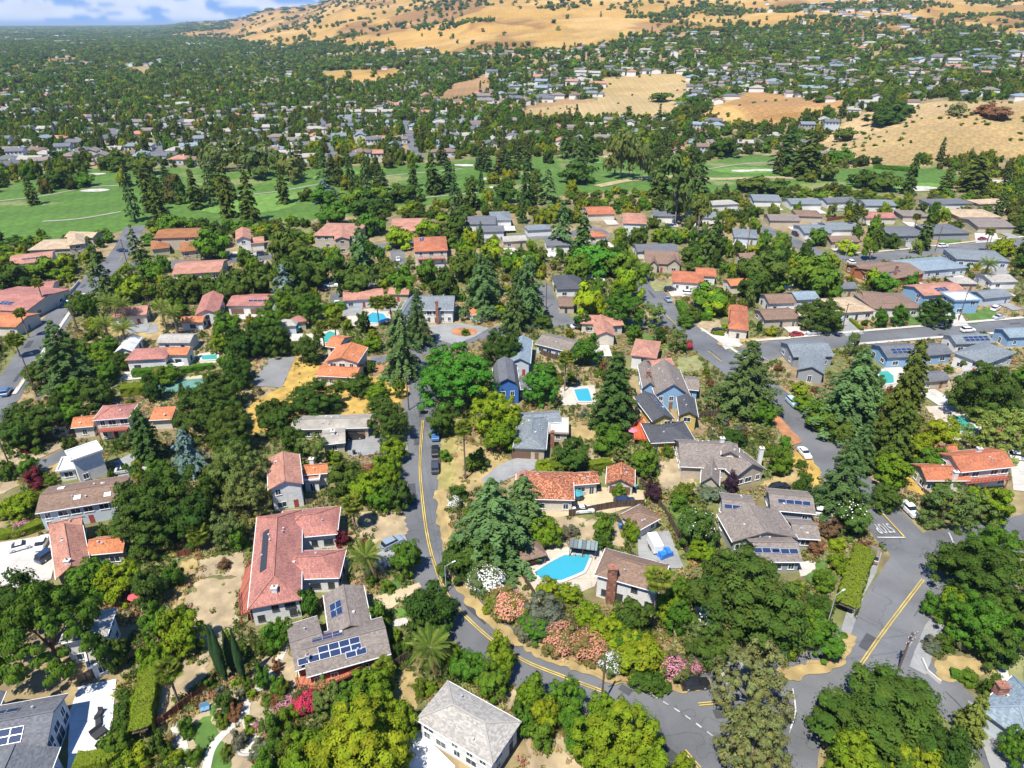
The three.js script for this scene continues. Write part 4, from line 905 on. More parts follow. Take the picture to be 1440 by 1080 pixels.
const FENCES = [
["red brown board fence below the dry lot","redwood",1.8,[[-54.6,-66.0],[-52.0,-67.8],[-50.7,-70.3],[-48.4,-72.5],[-47.7,-75.1]]],
["weathered tan board fence under the spreading pine","tan",1.9,[[-69.4,-74.2],[-66.3,-76.5],[-64.1,-77.9],[-61.9,-80.7]]],
["dark board fence beside the brick house","brown",1.8,[[-36.4,-89.1],[-34.1,-91.4]]],
["dark fence between brick house and dry lawn","brown",1.8,[[-19.8,-76.9],[-17.2,-79.1]]],
["dark board fence beside the terracotta courtyard","brown",1.9,[[12.2,-116.0],[23.3,-119.1],[28.9,-119.6]]],
["long dark fence running past the terracotta garage","brown",1.9,[[29.5,-128.0],[31.8,-121.4],[33.7,-112.9],[34.9,-103.2]]],
["brown fence behind the small outbuilding","brown",1.8,[[22.4,-114.8],[23.3,-110.7]]],
["white rail fence at the pool terrace corner","brown",1.4,[[1.1,-99.9],[4.2,-93.2]]],
["blue grey board fence along the straight road","slate",1.9,[[80.9,-161.1],[82.1,-152.9],[81.6,-142.2]]],
["brown fence behind the yellow house","brown",1.9,[[50.3,-157.3],[59.6,-159.2]]],
["red brown fence beside the palm garden","redwood",1.8,[[-66.0,-103.2],[-63.8,-104.3]]],
["white wall along the left street","white",1.2,[[-168.8,-237.6],[-172.6,-252.7],[-175.7,-264.2]]],
["orange board fence behind the cream roofed ranch house","redwood",1.9,[[141.2,-258.3],[154.9,-260.8]]],
["red board fence behind the slate gabled house","redwood",1.9,[[166.9,-360.4],[180.3,-366.9]]],
["low dark retaining wall below the orange tile house","brown",1.2,[[92.8,-125.3],[93.6,-119.6]]],
["pale retaining wall beside the lower lane","white",0.7,[[68.1,-78.6],[67.7,-76.5],[68.7,-74.2]]],
["white pipe railing beside the oak lane","white",0.9,[[44.3,-72.5],[43.4,-68.7],[41.5,-65.7]]],
["brown fence beside the villa deck","brown",1.4,[[-52.4,-118.6],[-43.9,-120.6]]],
["brown board fence by the blue gabled house","brown",1.8,[[8.7,-197.6],[13.0,-193.5],[17.8,-192.0]]]
];
const CARS = [
[-19.6,-148.0,1.67,"blue","pickup","blue pickup parked at the head of the kerbside row"],
[-18.9,-140.5,1.67,"black","sedan","black sedan parked between pickup and dark wagon"],
[-18.2,-133.5,1.67,"charcoal","suv","charcoal wagon last in the kerbside row on winding road"],
[-24.2,-106.8,0.7,"steel","suv","steel blue wagon in the drive by the date palm"],
[-40.1,-147.0,0.16,"black","suv","black wagon in front of the open garage"],
[33.8,-87.4,1.61,"white","sedan","white sedan parked on the drive beside the huge oak"],
[71.6,-103.3,1.03,"brown","suv","brown wagon parked beside the curved road hedge"],
[85.9,-117.8,-1.45,"white","pickup","white pickup parked at the straight road junction"],
[71.5,-139.5,-1.47,"white","sedan","white sedan parked beside the gold verge"],
[77.6,-164.6,-1.44,"lightblue","suv","pale blue wagon parked under trees on straight road"],
[67.1,-116.3,-0.24,"white","suv","white car in the drive of the taupe solar house"],
[60.5,-125.4,0.31,"black","suv","black wagon behind the taupe solar house"],
[24.7,-120.2,0.13,"navy","suv","navy wagon in the terracotta courtyard"],
[15.4,-117.5,0.11,"white","sedan","white car beside the terracotta courtyard fence"],
[-91.0,-132.3,0.32,"silver","sedan","silver car beside the boxy white house"],
[-98.7,-106.0,0.52,"white","sedan","white saloon on the drive facing the hedge"],
[-95.2,-107.0,1.81,"white","sedan","white saloon parked square to the hedge"],
[-91.8,-103.5,1.2,"navy","suv","navy wagon beside the tan house"],
[-144.1,-170.7,1.87,"blue","suv","blue wagon at the bend of the left street"],
[-168.4,-243.9,1.85,"teal","pickup","teal pickup on the left street"],
[-179.6,-306.7,-0.0,"navy","sedan","navy car across the end of left street"],
[-172.8,-235.9,1.1,"silver","suv","silver car in the estate forecourt"],
[-128.8,-301.3,1.81,"white","suv","white wagon in the drive by the junction"],
[-118.0,-299.1,0.29,"silver","pickup","silver pickup on the village street"],
[-113.6,-301.3,0.36,"navy","suv","navy wagon on the village street"],
[-109.2,-286.9,0.28,"white","pickup","white pickup under the village street oaks"],
[-72.3,-258.9,0.25,"white","pickup","white truck in the car park lane"],
[-74.7,-255.6,-0.0,"navy","suv","navy wagon in the car park lane"],
[-65.6,-240.2,1.79,"white","sedan","white car nose in by the long blue house"],
[-50.6,-293.9,1.75,"white","sedan","white car on the lane below village street"],
[-50.9,-314.6,0.29,"silver","sedan","silver car on village street by the lane"],
[-32.7,-329.0,0.35,"blue","suv","blue wagon by the orange hip roofed house"],
[59.1,-243.9,-1.41,"steel","sedan","steel car on the straight road bend"],
[62.2,-254.8,0.22,"black","suv","black wagon in the orange house drive"],
[68.5,-250.8,-0.0,"white","suv","white van beside the orange house drive"],
[70.2,-213.6,0.36,"black","suv","black wagon outside the rusty tile house"],
[96.0,-211.2,0.19,"red","sedan","red car parked under the street oak"],
[102.2,-212.4,0.19,"silver","sedan","silver car parked under the street oak"],
[107.5,-213.6,0.19,"black","suv","black wagon parked under the street oak"],
[116.1,-223.7,0.89,"lightblue","suv","pale blue car in the cream ranch drive"],
[155.9,-214.8,0.18,"white","suv","white wagon on the cross street"],
[173.8,-226.3,0.35,"silver","sedan","silver car at the far kerb of cross street"],
[177.7,-234.5,0.63,"white","suv","white car in the drive by the green lawn"],
[202.4,-313.5,0.24,"white","suv","white wagon on the upper street"],
[226.6,-310.1,0.24,"white","sedan","white car on upper street behind the black one"],
[233.7,-312.3,0.24,"black","suv","black wagon on upper street"],
[228.3,-325.3,0.25,"burgundy","sedan","burgundy car in a drive off upper street"],
[148.4,-287.9,-1.39,"white","suv","white wagon at the upper street corner"],
[139.1,-355.9,0.36,"white","suv","white van by the taupe ranch house"],
[140.4,-333.8,-1.48,"black","suv","dark wagon at the top of upper street"],
[123.0,-137.7,-0.35,"white","suv","white wagon in the drive of the orange tile house"],
[7.9,-219.2,0.21,"steel","sedan","steel car outside the taupe roofed house"],
[22.6,-217.9,0.24,"white","sedan","white car outside the pink tile house"],
[29.2,-73.6,0.09,"black","sedan","black car tucked under the pink oleander"],
[189.7,-283.0,0.26,"burgundy","suv","burgundy car by the blue grey hip roof"]
];
const POLES = [
[-28.2,-161.5,10.5,"t"],
[-12.2,-93.9,6.5,"lamp"],
[13.8,-70.0,10.5,"t"],
[63.5,-77.0,8.5,"tt"],
[-117.4,-131.9,11,"p"],
[-134.3,-168.7,13,"p"],
[158.6,-224.7,11,"t"],
[113.4,-215.8,10,"t"],
[195.2,-306.8,12,"t"],
[213.0,-298.2,12,"p"],
[146.5,-291.0,9,"lamp"],
[-168.7,-289.0,11,"t"],
[12.6,-236.2,10,"p"],
[-147.0,-212.8,9,"p"],
[-129.6,-227.3,8,"p"],
[-148.1,-214.0,10,"p"],
[-64.7,-189.9,8,"p"],
[109.0,-309.0,13,"p"],
[55.6,-86.4,7,"lamp"],
[73.0,-212.8,9,"p"]
];
const WIRES = [
[0,1],
[1,2],
[2,3],
[4,5],
[6,7],
[8,10],
[6,8],
[8,9],
[5,15],
[15,11],
[0,12],
[12,19],
[19,7],
[3,18]
];
const MISC = {"stop":[[77.7,-112.5],[80.1,-112.5]],"gazebo":[3.5,-102.4],"poolhouse":[14.1,-104.3],"trailer":[28.7,-106.0],"tarp":[30.4,-103.9],"kiosk":[28.8,-102.9],"umbr":[["pink",30.7,-147.8],["teal",14.4,-121.6],["red",-68.2,-91.1],["white",-103.2,-185.1],["white",-100.8,-185.6],["teal",-73.0,-214.0],["crimson",-105.8,-182.2]],"loungers":[[-63.1,-68.3],[-62.5,-67.1],[-61.5,-65.3],[-59.7,-63.1]],"bins":[["blue",-41.6,-141.7],["black",-38.7,-139.8],["teal",28.1,-125.7],["blue",22.6,-112.1]],"deck":[[-50.6,-97.8],[-49.7,-99.7],[-45.9,-86.9],[-47.4,-86.2],[-49.4,-91.4]],"bdeck":[[-32.5,-74.7],[-20.1,-79.9],[-19.5,-78.6],[-30.1,-72.1],[-33.8,-72.5],[-34.7,-74.2]],"ydeck":[[30.9,-149.0],[34.7,-153.9],[35.8,-145.6],[34.2,-143.0],[30.5,-143.9]],"chairs":[[-47.6,-69.2],[-47.0,-69.4]],"firepit":[-38.5,-63.7]};
const FIELDS = [
["gold",[[-3458,-7399],[-2582,-6666],[-1752,-5989],[-1007,-4423],[-684,-4736],[224,-3102],[777,-2969],[818,-2650],[608,-1800],[491,-1702],[397,-1780],[283,-1683],[201,-1653],[88,-1563],[-30,-1574],[-121,-1604],[-204,-1815],[-289,-1927],[-509,-2176],[-679,-2603],[-828,-2606],[-1292,-3560],[-1954,-4477]]],
["gold",[[990,-3005],[1077,-2905],[694,-1855],[559,-1648]]],
["gold",[[1117,-2178],[1622,-2803],[2025,-2876],[1249,-1732],[1043,-1682],[934,-1708]]],
["tan",[[127,-1065],[168,-1103],[250,-1095],[243,-997],[204,-879],[166,-774],[99,-776],[15,-770],[21,-853],[104,-892]]],
["brown",[[13,-861],[62,-919],[105,-904],[103,-814],[52,-763],[12,-770]]],
["gold",[[217,-798],[289,-885],[315,-740],[383,-780],[317,-710],[243,-670],[205,-674],[190,-735]]],
["tan",[[254,-608],[308,-669],[345,-696],[392,-711],[515,-684],[405,-516],[336,-524],[285,-513],[248,-524]]],
["brown",[[-98,-937],[-84,-1093],[-35,-1156],[-27,-1014],[-53,-910],[-77,-879]]],
["gold",[[-354,-1328],[-348,-1468],[-218,-1435],[-187,-1266],[-246,-1168]]],
["gold",[[783,-2026],[892,-1976],[869,-1772],[753,-1692],[673,-1771]]],
["gold",[[-1285,-2068],[-1287,-2226],[-1141,-1985],[-1101,-1792]]],
["gold",[[-225,-1483],[-204,-1541],[-185,-1332],[-198,-1320]]],
["tan",[[-872,-1706],[-852,-1784],[-672,-1377],[-684,-1343]]]
];

// ------------------------------------------------------------------ naming helpers
const taken = new Map();
function numbered(n) { const k = taken.get(n) ?? 0; taken.set(n, k + 1); return k ? n + '_' + String(k).padStart(3, '0') : n; }
function shadow(o) { o.castShadow = true; o.receiveShadow = true; return o; }
function thing(name, label, category, [x, y, z] = [0, 0, 0], turn = 0, group) {
  const o = new THREE.Group(); o.name = numbered(name); scene.add(o); o.position.set(x, y, z); o.rotation.y = turn;
  o.userData = { label, category }; if (group) o.userData.group = group; return o;
}
function part(name, geo, mat, parent) { const m = shadow(new THREE.Mesh(geo, mat)); m.name = name; parent.add(m); return m; }
function struct(name, geo, mat) { const m = shadow(new THREE.Mesh(geo, mat)); m.name = numbered(name); m.userData = { kind: 'structure' }; scene.add(m); return m; }

// ------------------------------------------------------------------ textures and materials
const texCache = {};
function tex(key, N, fn, metres, channels = 'color') {
  if (texCache[key]) return texCache[key];
  const d = new Uint8Array(N * N * 4);
  for (let j = 0; j < N; j++) for (let i = 0; i < N; i++) { const c = fn(i / N, j / N), o = (j * N + i) * 4; const a = Array.isArray(c) ? c : [c, c, c]; for (let k = 0; k < 3; k++) d[o + k] = clamp(a[k]) * 255; d[o + 3] = 255; }
  const t = new THREE.DataTexture(d, N, N); t.wrapS = t.wrapT = THREE.RepeatWrapping; t.magFilter = THREE.LinearFilter; t.minFilter = THREE.LinearMipmapLinearFilter; t.generateMipmaps = true;
  t.repeat.set(1 / metres, 1 / metres); if (channels === 'color') t.colorSpace = THREE.SRGBColorSpace; t.needsUpdate = true; return texCache[key] = t;
}
// tileable noise from value noise on a wrapped lattice
function tn(u, v, f, s) {
  const x = u * f, y = v * f, i = Math.floor(x), j = Math.floor(y); let a = x - i, b = y - j; a = a * a * (3 - 2 * a); b = b * b * (3 - 2 * b);
  const h = (p, q) => hash2(((p % f) + f) % f, ((q % f) + f) % f, s);
  return (h(i, j) * (1 - a) + h(i + 1, j) * a) * (1 - b) + (h(i, j + 1) * (1 - a) + h(i + 1, j + 1) * a) * b;
}
const tfbm = (u, v, f, s, o = 4) => { let t = 0, n = 0, a = 1; for (let k = 0; k < o; k++) { t += a * tn(u, v, f << k, s + k); n += a; a *= 0.55; } return t / n; };
const TX = {
  grain: () => tex('grain', 512, (u, v) => 0.68 + 0.34 * tfbm(u, v, 8, 1, 6), 14),
  asphalt: () => tex('asphalt', 1024, (u, v) => { const c = Math.abs(tfbm(u, v, 5, 31, 4) - 0.5) < 0.006 ? -0.09 : 0; return 0.64 + 0.36 * tfbm(u, v, 5, 2, 5) + 0.14 * (hash2(u * 1024 | 0, v * 1024 | 0, 4) - 0.5) + c; }, 46),
  concrete: () => tex('concrete', 512, (u, v) => { const j = (u * 6 % 1 < 0.012 || v * 6 % 1 < 0.012) ? -0.22 : 0; return 0.78 + 0.2 * tfbm(u, v, 6, 12, 5) + j; }, 15),
  stucco: () => tex('stucco', 256, (u, v) => 0.86 + 0.14 * tfbm(u, v, 8, 41, 5), 4),
  brick: () => tex('brick', 512, (u, v) => { const r = Math.floor(v * 32), x = (u * 10 + (r % 2) * 0.5) % 1, y = v * 32 % 1; if (x < 0.05 || y < 0.16) return [0.72, 0.68, 0.64]; const q = 0.62 + 0.38 * hash2(Math.floor(u * 10 + (r % 2) * 0.5) % 10, r, 6); return [q, q * 0.96, q * 0.94]; }, 2.4),
  siding: () => tex('siding', 256, (u, v) => (v * 16 % 1 < 0.12 ? 0.7 : 0.93) + 0.05 * (tfbm(u, v, 8, 3) - 0.5), 3),
  boards: () => tex('boards', 256, (u, v) => { const b = Math.floor(u * 16); return (u * 16 % 1 < 0.08 ? 0.45 : 0.72 + 0.28 * hash2(b, 1, 8)) + 0.12 * (tn(u, v, 32, 5) - 0.5); }, 2.4),
  tile: () => tex('tile', 512, (u, v) => { const r = Math.floor(v * 24), c = Math.floor(u * 32), q = hash2(c, r, 17); const big = tfbm(u, v, 4, 33, 3); const e = v * 24 % 1 < 0.14 ? -0.16 : 0; const b = Math.sin((u * 32 % 1) * Math.PI); const k = 0.62 + 0.2 * q + 0.2 * big + 0.1 * b + e; return [k * 1.02, k * (0.93 + 0.1 * hash2(c, r, 5)), k * (0.88 + 0.16 * hash2(c, r, 6))]; }, 8),
  motley: () => tex('motley', 512, (u, v) => { const r = Math.floor(v * 24), c = Math.floor(u * 32), q = hash2(c, r, 27); const e = v * 24 % 1 < 0.14 ? -0.16 : 0; const k = 0.5 + 0.5 * q + e; return q > 0.72 ? [k, k * 0.92, k * 0.84] : [k, k * 0.84, k * 0.72]; }, 8),
  tileH: () => tex('tileH', 256, (u, v) => 0.7 * Math.sin((u * 16 % 1) * Math.PI) + 0.3 * (v * 12 % 1), 4, 'data'),
  shingle: () => tex('shingle', 512, (u, v) => { const r = Math.floor(v * 40), c = Math.floor(u * 20 + hash2(r, 3, 1) * 3); return 0.72 + 0.2 * hash2(c, r, 9) + 0.09 * tfbm(u, v, 4, 19, 4) + (v * 40 % 1 < 0.16 ? -0.14 : 0); }, 8),
  water: () => tex('water', 256, (u, v) => tfbm(u, v, 6, 71, 3), 5, 'data'),
  leafH: () => tex('leafH', 64, (u, v) => tfbm(u, v, 4, 77, 3), 1, 'data'),
};
const M = {};
function mat(key, rgb, o = {}) {
  if (M[key]) return M[key];
  const m = new THREE.MeshStandardMaterial({ roughness: 0.9, metalness: 0, ...o }); m.color.setRGB(...rgb); m.name = key; return M[key] = m;
}
const WALL = { white: [0.74, 0.73, 0.70], cream: [0.66, 0.60, 0.50], tan: [0.50, 0.43, 0.33], paleblue: [0.58, 0.64, 0.70], lightblue: [0.28, 0.46, 0.66], blue: [0.045, 0.16, 0.46], yellow: [0.62, 0.45, 0.12], greywall: [0.34, 0.35, 0.37], brick: [0.36, 0.12, 0.07], brickorange: [0.52, 0.20, 0.09] };
const wallMat = k => mat('wall ' + k, WALL[k], { map: k.startsWith('brick') ? TX.brick() : ['paleblue', 'lightblue', 'blue', 'greywall'].includes(k) ? TX.siding() : TX.stucco() });
const ROOF = { redtile: ['tile', .43, .195, .16], pinktile: ['tile', .48, .25, .18], orangetile: ['tile', .56, .215, .09], orangered: ['tile', .48, .175, .085], terracotta: ['motley', .62, .31, .20], beigetile: ['tile', .52, .42, .28], rust: ['tile', .34, .15, .055],
  taupe: ['shingle', .26, .215, .185], brownshingle: ['shingle', .26, .165, .115], greyshingle: ['shingle', .16, .165, .18], slate: ['shingle', .22, .25, .27], blueshingle: ['shingle', .26, .33, .38], blackshingle: ['shingle', .085, .088, .10], paleshingle: ['shingle', .45, .415, .365], beigeflat: ['grain', .42, .38, .32], whiteflat: ['grain', .80, .80, .79] };
const ROOFWORD = { redtile: 'red tile', pinktile: 'pink tile', orangetile: 'orange tile', orangered: 'orange red tile', terracotta: 'terracotta', beigetile: 'beige tile', rust: 'rust brown', taupe: 'taupe shingle', brownshingle: 'brown shingle', greyshingle: 'dark grey', slate: 'slate grey', blueshingle: 'blue grey', blackshingle: 'black shingle', paleshingle: 'pale grey', beigeflat: 'beige', whiteflat: 'white flat' };
const roofMat = k => { const [t, ...c] = ROOF[k]; return mat('roof ' + k, c, { map: TX[t](), roughness: 0.85, ...(t === 'tile' || t === 'motley' ? { bumpMap: TX.tileH(), bumpScale: 0.05 } : {}) }); };
const glassMat = mat('window glass', [0.03, 0.045, 0.06], { roughness: 0.06 });
const trimMat = mat('white trim', [0.78, 0.78, 0.76], { roughness: 0.6 });
const darkTrim = mat('dark trim', [0.07, 0.055, 0.045], { roughness: 0.7 });
const solarMat = mat('solar cells', [0.02, 0.035, 0.085], { roughness: 0.2 });
const solarBlack = mat('dark solar mat', [0.035, 0.04, 0.05], { roughness: 0.5 });
const alu = mat('aluminium', [0.62, 0.63, 0.64], { roughness: 0.4, metalness: 0.6 });

// ------------------------------------------------------------------ terrain
function profile(pts, d) { if (d <= pts[0][0]) return pts[0][1]; for (let i = 1; i < pts.length; i++) if (d <= pts[i][0]) { const [a, b] = pts[i - 1], [c, e] = pts[i]; return b + (e - b) * (d - a) / (c - a); } return pts[pts.length - 1][1]; }
function baseHeight(x, z) {
  const d = -z; if (d <= 340) return 0;
  const t = clamp(x / d, BEARINGS[0], BEARINGS[BEARINGS.length - 1]);
  for (let i = 0; i < BEARINGS.length - 1; i++) if (t <= BEARINGS[i + 1]) { let k = (t - BEARINGS[i]) / (BEARINGS[i + 1] - BEARINGS[i]); k = k * k * (3 - 2 * k); return profile(PROFILES[i], d) * (1 - k) + profile(PROFILES[i + 1], d) * k; }
  return 0;
}
function ground(x, z) {
  const h = baseHeight(x, z); if (h < 0.5) return h;
  const a = Math.min(1, h / 60);
  return h + 3.2 * sstep(4, 14, h) * (fbm(x / 34, z / 34, 3, 12) - 0.5) * 2 + a * ((fbm(x / 420 + 9, z / 420, 4, 5) - 0.5) * 64 + (fbm(x / 110, z / 110 + 4, 4, 8) - 0.5) * 20) * (0.35 + 0.65 * Math.min(1, h / 120));
}
function inPoly(p, x, z) { let c = false; for (let i = 0, j = p.length - 1; i < p.length; j = i++) { const [a, b] = p[i], [e, f] = p[j]; if ((b > z) !== (f > z) && x < (e - a) * (z - b) / (f - b) + a) c = !c; } return c; }
const bboxOf = p => p.reduce((q, [x, z]) => [Math.min(q[0], x), Math.max(q[1], x), Math.min(q[2], z), Math.max(q[3], z)], [1e9, -1e9, 1e9, -1e9]);
const fieldBox = FIELDS.map(f => bboxOf(f[1])), golfBox = bboxOf(GOLF);
function fieldAt(x, z) { for (let i = 0; i < FIELDS.length; i++) { const b = fieldBox[i]; if (x > b[0] && x < b[1] && z > b[2] && z < b[3] && inPoly(FIELDS[i][1], x, z)) return FIELDS[i][0]; } return null; }
const inGolf = (x, z) => x > golfBox[0] && x < golfBox[1] && z > golfBox[2] && z < golfBox[3] && inPoly(GOLF, x, z);
const COVER = { gold: [0.46, 0.27, 0.06], tan: [0.42, 0.295, 0.115], brown: [0.36, 0.215, 0.09], fairway: [0.075, 0.165, 0.028], rough: [0.11, 0.15, 0.04] };
function coverColour(x, z, out) {
  const wob = 14 * (fbm(x / 30, z / 30, 3, 44) - 0.5), d = -z;
  let f = fieldAt(x + wob, z - wob);
  const n = fbm(x / 26, z / 26, 4, 60), n2 = fbm(x / 6, z / 6, 3, 61), n3 = fbm(x / 160, z / 160, 4, 62);
  let c;
  if (!f && baseHeight(x, z) > 62) f = 'gold';
  if (f) {
    const b = COVER[f], q = 0.72 + 0.34 * n + 0.22 * (n3 - 0.5) * 2; c = [b[0] * q, b[1] * q * (0.94 + 0.12 * n2), b[2] * q * (0.85 + 0.3 * n3)];
    const burn = (f === 'gold' ? 1 : 0.3) * sstep(0.52, 0.6, fbm(x / 190 + 5, z / 320, 5, 64)), pale = (f === 'gold' ? 1 : 0.25) * sstep(0.56, 0.62, fbm(x / 260, z / 120 + 7, 5, 66)); c[0] *= 1 - 0.34 * burn; c[1] *= 1 - 0.42 * burn; c[2] *= 1 - 0.4 * burn; c[0] *= 1 + 0.14 * pale; c[1] *= 1 + 0.22 * pale; c[2] *= 1 + 0.7 * pale;
  } else if (inGolf(x + wob * 0.6, z + wob * 0.4)) {
    const mow = Math.sin((x * 0.5 + z * 0.86) / 5.5) > 0 ? 1 : 0.9, dry = sstep(0.62, 0.72, fbm(x / 40 + 3, z / 22, 4, 70)), q = (0.82 + 0.36 * n) * mow;
    c = [0.075 * q, 0.16 * q, 0.014 * q]; c[0] += (0.26 - c[0]) * dry * 0.7; c[1] += (0.24 - c[1]) * dry * 0.7; c[2] += (0.1 - c[2]) * dry * 0.7;
  } else {
    const green = sstep(0.42, 0.56, n), dirt = sstep(0.5, 0.68, n2);
    c = [0.30, 0.225, 0.115]; const g = [0.11, 0.15, 0.03], s = [0.17, 0.115, 0.07];
    for (let k = 0; k < 3; k++) { c[k] += (g[k] - c[k]) * green * 0.75; c[k] += (s[k] - c[k]) * dirt * 0.6; }
    if (d > 900) { const far = sstep(900, 1600, d) * 0.75; const w = x / d > -0.28 ? [0.34, 0.235, 0.09] : [0.10, 0.13, 0.05]; for (let k = 0; k < 3; k++) c[k] += (w[k] - c[k]) * far; }
  }
  out[0] = c[0]; out[1] = c[1]; out[2] = c[2];
}
{
  const axis = (segs) => { const a = []; for (const [from, to, step, grow] of segs) { let v = from, s = step; while (v < to - s * 0.3) { a.push(v); v += s; s *= grow; } } a.push(segs[segs.length - 1][1]); return a; };
  const zs = axis([[-120, 330, 2.4, 1], [330, 1100, 5, 1], [1100, 3000, 12, 1.004], [3000, 18000, 40, 1.06]]);
  const xp = axis([[0, 240, 2.6, 1], [240, 900, 6.5, 1], [900, 2600, 14, 1.006], [2600, 15000, 60, 1.1]]);
  const xs = [...xp.slice(1).reverse().map(v => -v), ...xp];
  const nx = xs.length, nz = zs.length, pos = new Float32Array(nx * nz * 3), col = new Float32Array(nx * nz * 3), uv = new Float32Array(nx * nz * 2), c = [0, 0, 0];
  for (let j = 0; j < nz; j++) for (let i = 0; i < nx; i++) {
    const x = xs[i], z = -zs[j], o = j * nx + i; pos.set([x, ground(x, z), z], o * 3); coverColour(x, z, c); col.set(c, o * 3); uv.set([x, z], o * 2);
  }
  const idx = new Uint32Array((nx - 1) * (nz - 1) * 6); let k = 0;
  for (let j = 0; j < nz - 1; j++) for (let i = 0; i < nx - 1; i++) { const a = j * nx + i, b = a + 1, e = a + nx, f = e + 1; idx[k++] = a; idx[k++] = b; idx[k++] = f; idx[k++] = a; idx[k++] = f; idx[k++] = e; }
  const g = new THREE.BufferGeometry(); g.setAttribute('position', new THREE.BufferAttribute(pos, 3)); g.setAttribute('color', new THREE.BufferAttribute(col, 3)); g.setAttribute('uv', new THREE.BufferAttribute(uv, 2)); g.setIndex(new THREE.BufferAttribute(idx, 1)); g.computeVertexNormals();
  struct('ground', g, mat('ground', [1.25, 1.25, 1.25], { vertexColors: true, map: TX.grain(), roughness: 1 }));
  console.log('ground', nx, nz);
}

// ------------------------------------------------------------------ flat sheets: roads, drives, lawns, marks
const OCC = { x0: -520, z0: -760, w: 1040, h: 800, a: new Uint8Array(1040 * 800) };
function occMark(x, z, v) { const i = Math.floor(x - OCC.x0), j = Math.floor(z - OCC.z0); if (i >= 0 && j >= 0 && i < OCC.w && j < OCC.h && OCC.a[j * OCC.w + i] < v) OCC.a[j * OCC.w + i] = v; }
function occ(x, z) { const i = Math.floor(x - OCC.x0), j = Math.floor(z - OCC.z0); return i >= 0 && j >= 0 && i < OCC.w && j < OCC.h ? OCC.a[j * OCC.w + i] : 0; }
function occDisc(x, z, r, v) { for (let a = -r; a <= r; a += 0.7) for (let b = -r; b <= r; b += 0.7) if (a * a + b * b <= r * r) occMark(x + a, z + b, v); }
function occFree(x, z, r, lim) { for (let k = 0; k < 8; k++) { if (occ(x + r * Math.cos(k * 0.785), z + r * Math.sin(k * 0.785)) > lim) return false; } return occ(x, z) <= lim; }
function smoothLine(pts, step) { const c = new THREE.CatmullRomCurve3(pts.map(([x, z]) => new THREE.Vector3(x, 0, z)), false, 'centripetal'); return c.getSpacedPoints(Math.max(2, Math.ceil(c.getLength() / step))); }
function ribbon(P, w, y, wob = 0) {
  const pos = [], uv = [], idx = []; const t = new THREE.Vector3(); let run = 0;
  for (let i = 0; i < P.length; i++) {
    const a = P[Math.max(0, i - 1)], b = P[Math.min(P.length - 1, i + 1)]; t.subVectors(b, a).normalize(); if (i) run += P[i].distanceTo(P[i - 1]);
    for (const s of [-1, -0.33, 0.33, 1]) { const o = Math.abs(s) === 1 ? wob * (0.5 * (vnoise(run / 7, s * 9, 3) - 0.5) + (vnoise(run / 0.9, s * 7, 5) - 0.5) + 0.5 * (vnoise(run / 2.2, s * 5, 7) - 0.5)) : 0; const x = P[i].x - t.z * s * (w / 2 + o), z = P[i].z + t.x * s * (w / 2 + o); pos.push(x, (P[i].z < -340 ? ground(x, z) : 0) + y, z); uv.push(x, z); }
    if (i) for (let k = 0; k < 3; k++) { const p = (i - 1) * 4 + k, q = i * 4 + k; idx.push(p, p + 1, q + 1, p, q + 1, q); }
  }
  const g = new THREE.BufferGeometry(); g.setAttribute('position', new THREE.Float32BufferAttribute(pos, 3)); g.setAttribute('uv', new THREE.Float32BufferAttribute(uv, 2)); g.setIndex(idx); g.computeVertexNormals(); return g;
}
function sheetGeo(p, y, rough = 0.35) { // an outline with slightly uneven edges
  const q = []; p.forEach(([x, z], i) => { const [x2, z2] = p[(i + 1) % p.length], L = Math.hypot(x2 - x, z2 - z), n = Math.max(1, Math.round(L / 0.7)); for (let k = 0; k < n; k++) { const t = k / n, nx = -(z2 - z) / L, nz = (x2 - x) / L, qx = x + (x2 - x) * t, qz = z + (z2 - z) * t, o = rough * (1.1 * (vnoise(qx * 0.4, qz * 0.4, 5) - 0.5) + 1.4 * (vnoise(qx * 1.7, qz * 1.7, 6) - 0.5)); q.push(new THREE.Vector2(x + (x2 - x) * t + nx * o, -(z + (z2 - z) * t + nz * o))); } });
  const g = new THREE.ShapeGeometry(new THREE.Shape(q)); g.rotateX(-Math.PI / 2); const P = g.attributes.position, uv = g.attributes.uv; for (let i = 0; i < P.count; i++) { P.setY(i, y); uv.setXY(i, P.getX(i), P.getZ(i)); } g.computeVertexNormals(); return g;
}
const asphalt = mat('asphalt', [0.178, 0.182, 0.19], { map: TX.asphalt(), roughness: 0.85 });
const asphalt2 = mat('asphalt worn', [0.195, 0.198, 0.205], { map: TX.asphalt(), roughness: 0.9 });
ROADS.forEach(([n, w, p], i) => { const P = smoothLine(p, p[0][1] > -330 ? 0.9 : 3); struct(n, ribbon(P, w, 0.02 + 0.0045 * i, 0.3), i % 3 === 1 ? asphalt2 : asphalt); for (const q of P) occDisc(q.x, q.z, w / 2 + 0.6, 9); });
{ const tar = mat('tar patch', [0.085, 0.088, 0.095], { map: TX.asphalt(), roughness: 0.9 }), q = mulberry(61); ROADS.slice(0, 10).forEach(([n, w, p], ri) => { const P = smoothLine(p, 2); for (let i = 4; i < P.length - 6; i += 5 + Math.floor(q() * 12)) { const a = P[i], b = P[i + 1], L = a.distanceTo(b), nx = -(b.z - a.z) / L, nz = (b.x - a.x) / L, o = (q() - 0.5) * w * 0.7, n2 = 2 + Math.floor(q() * 4); struct('asphalt_patch', ribbon(P.slice(i, i + n2).map(e => V(e.x + nx * o, 0, e.z + nz * o)), q() < 0.5 ? 0.16 : 0.7 + q(), 0.105 + 0.0003 * (i % 9), 0.06), tar); } }); }
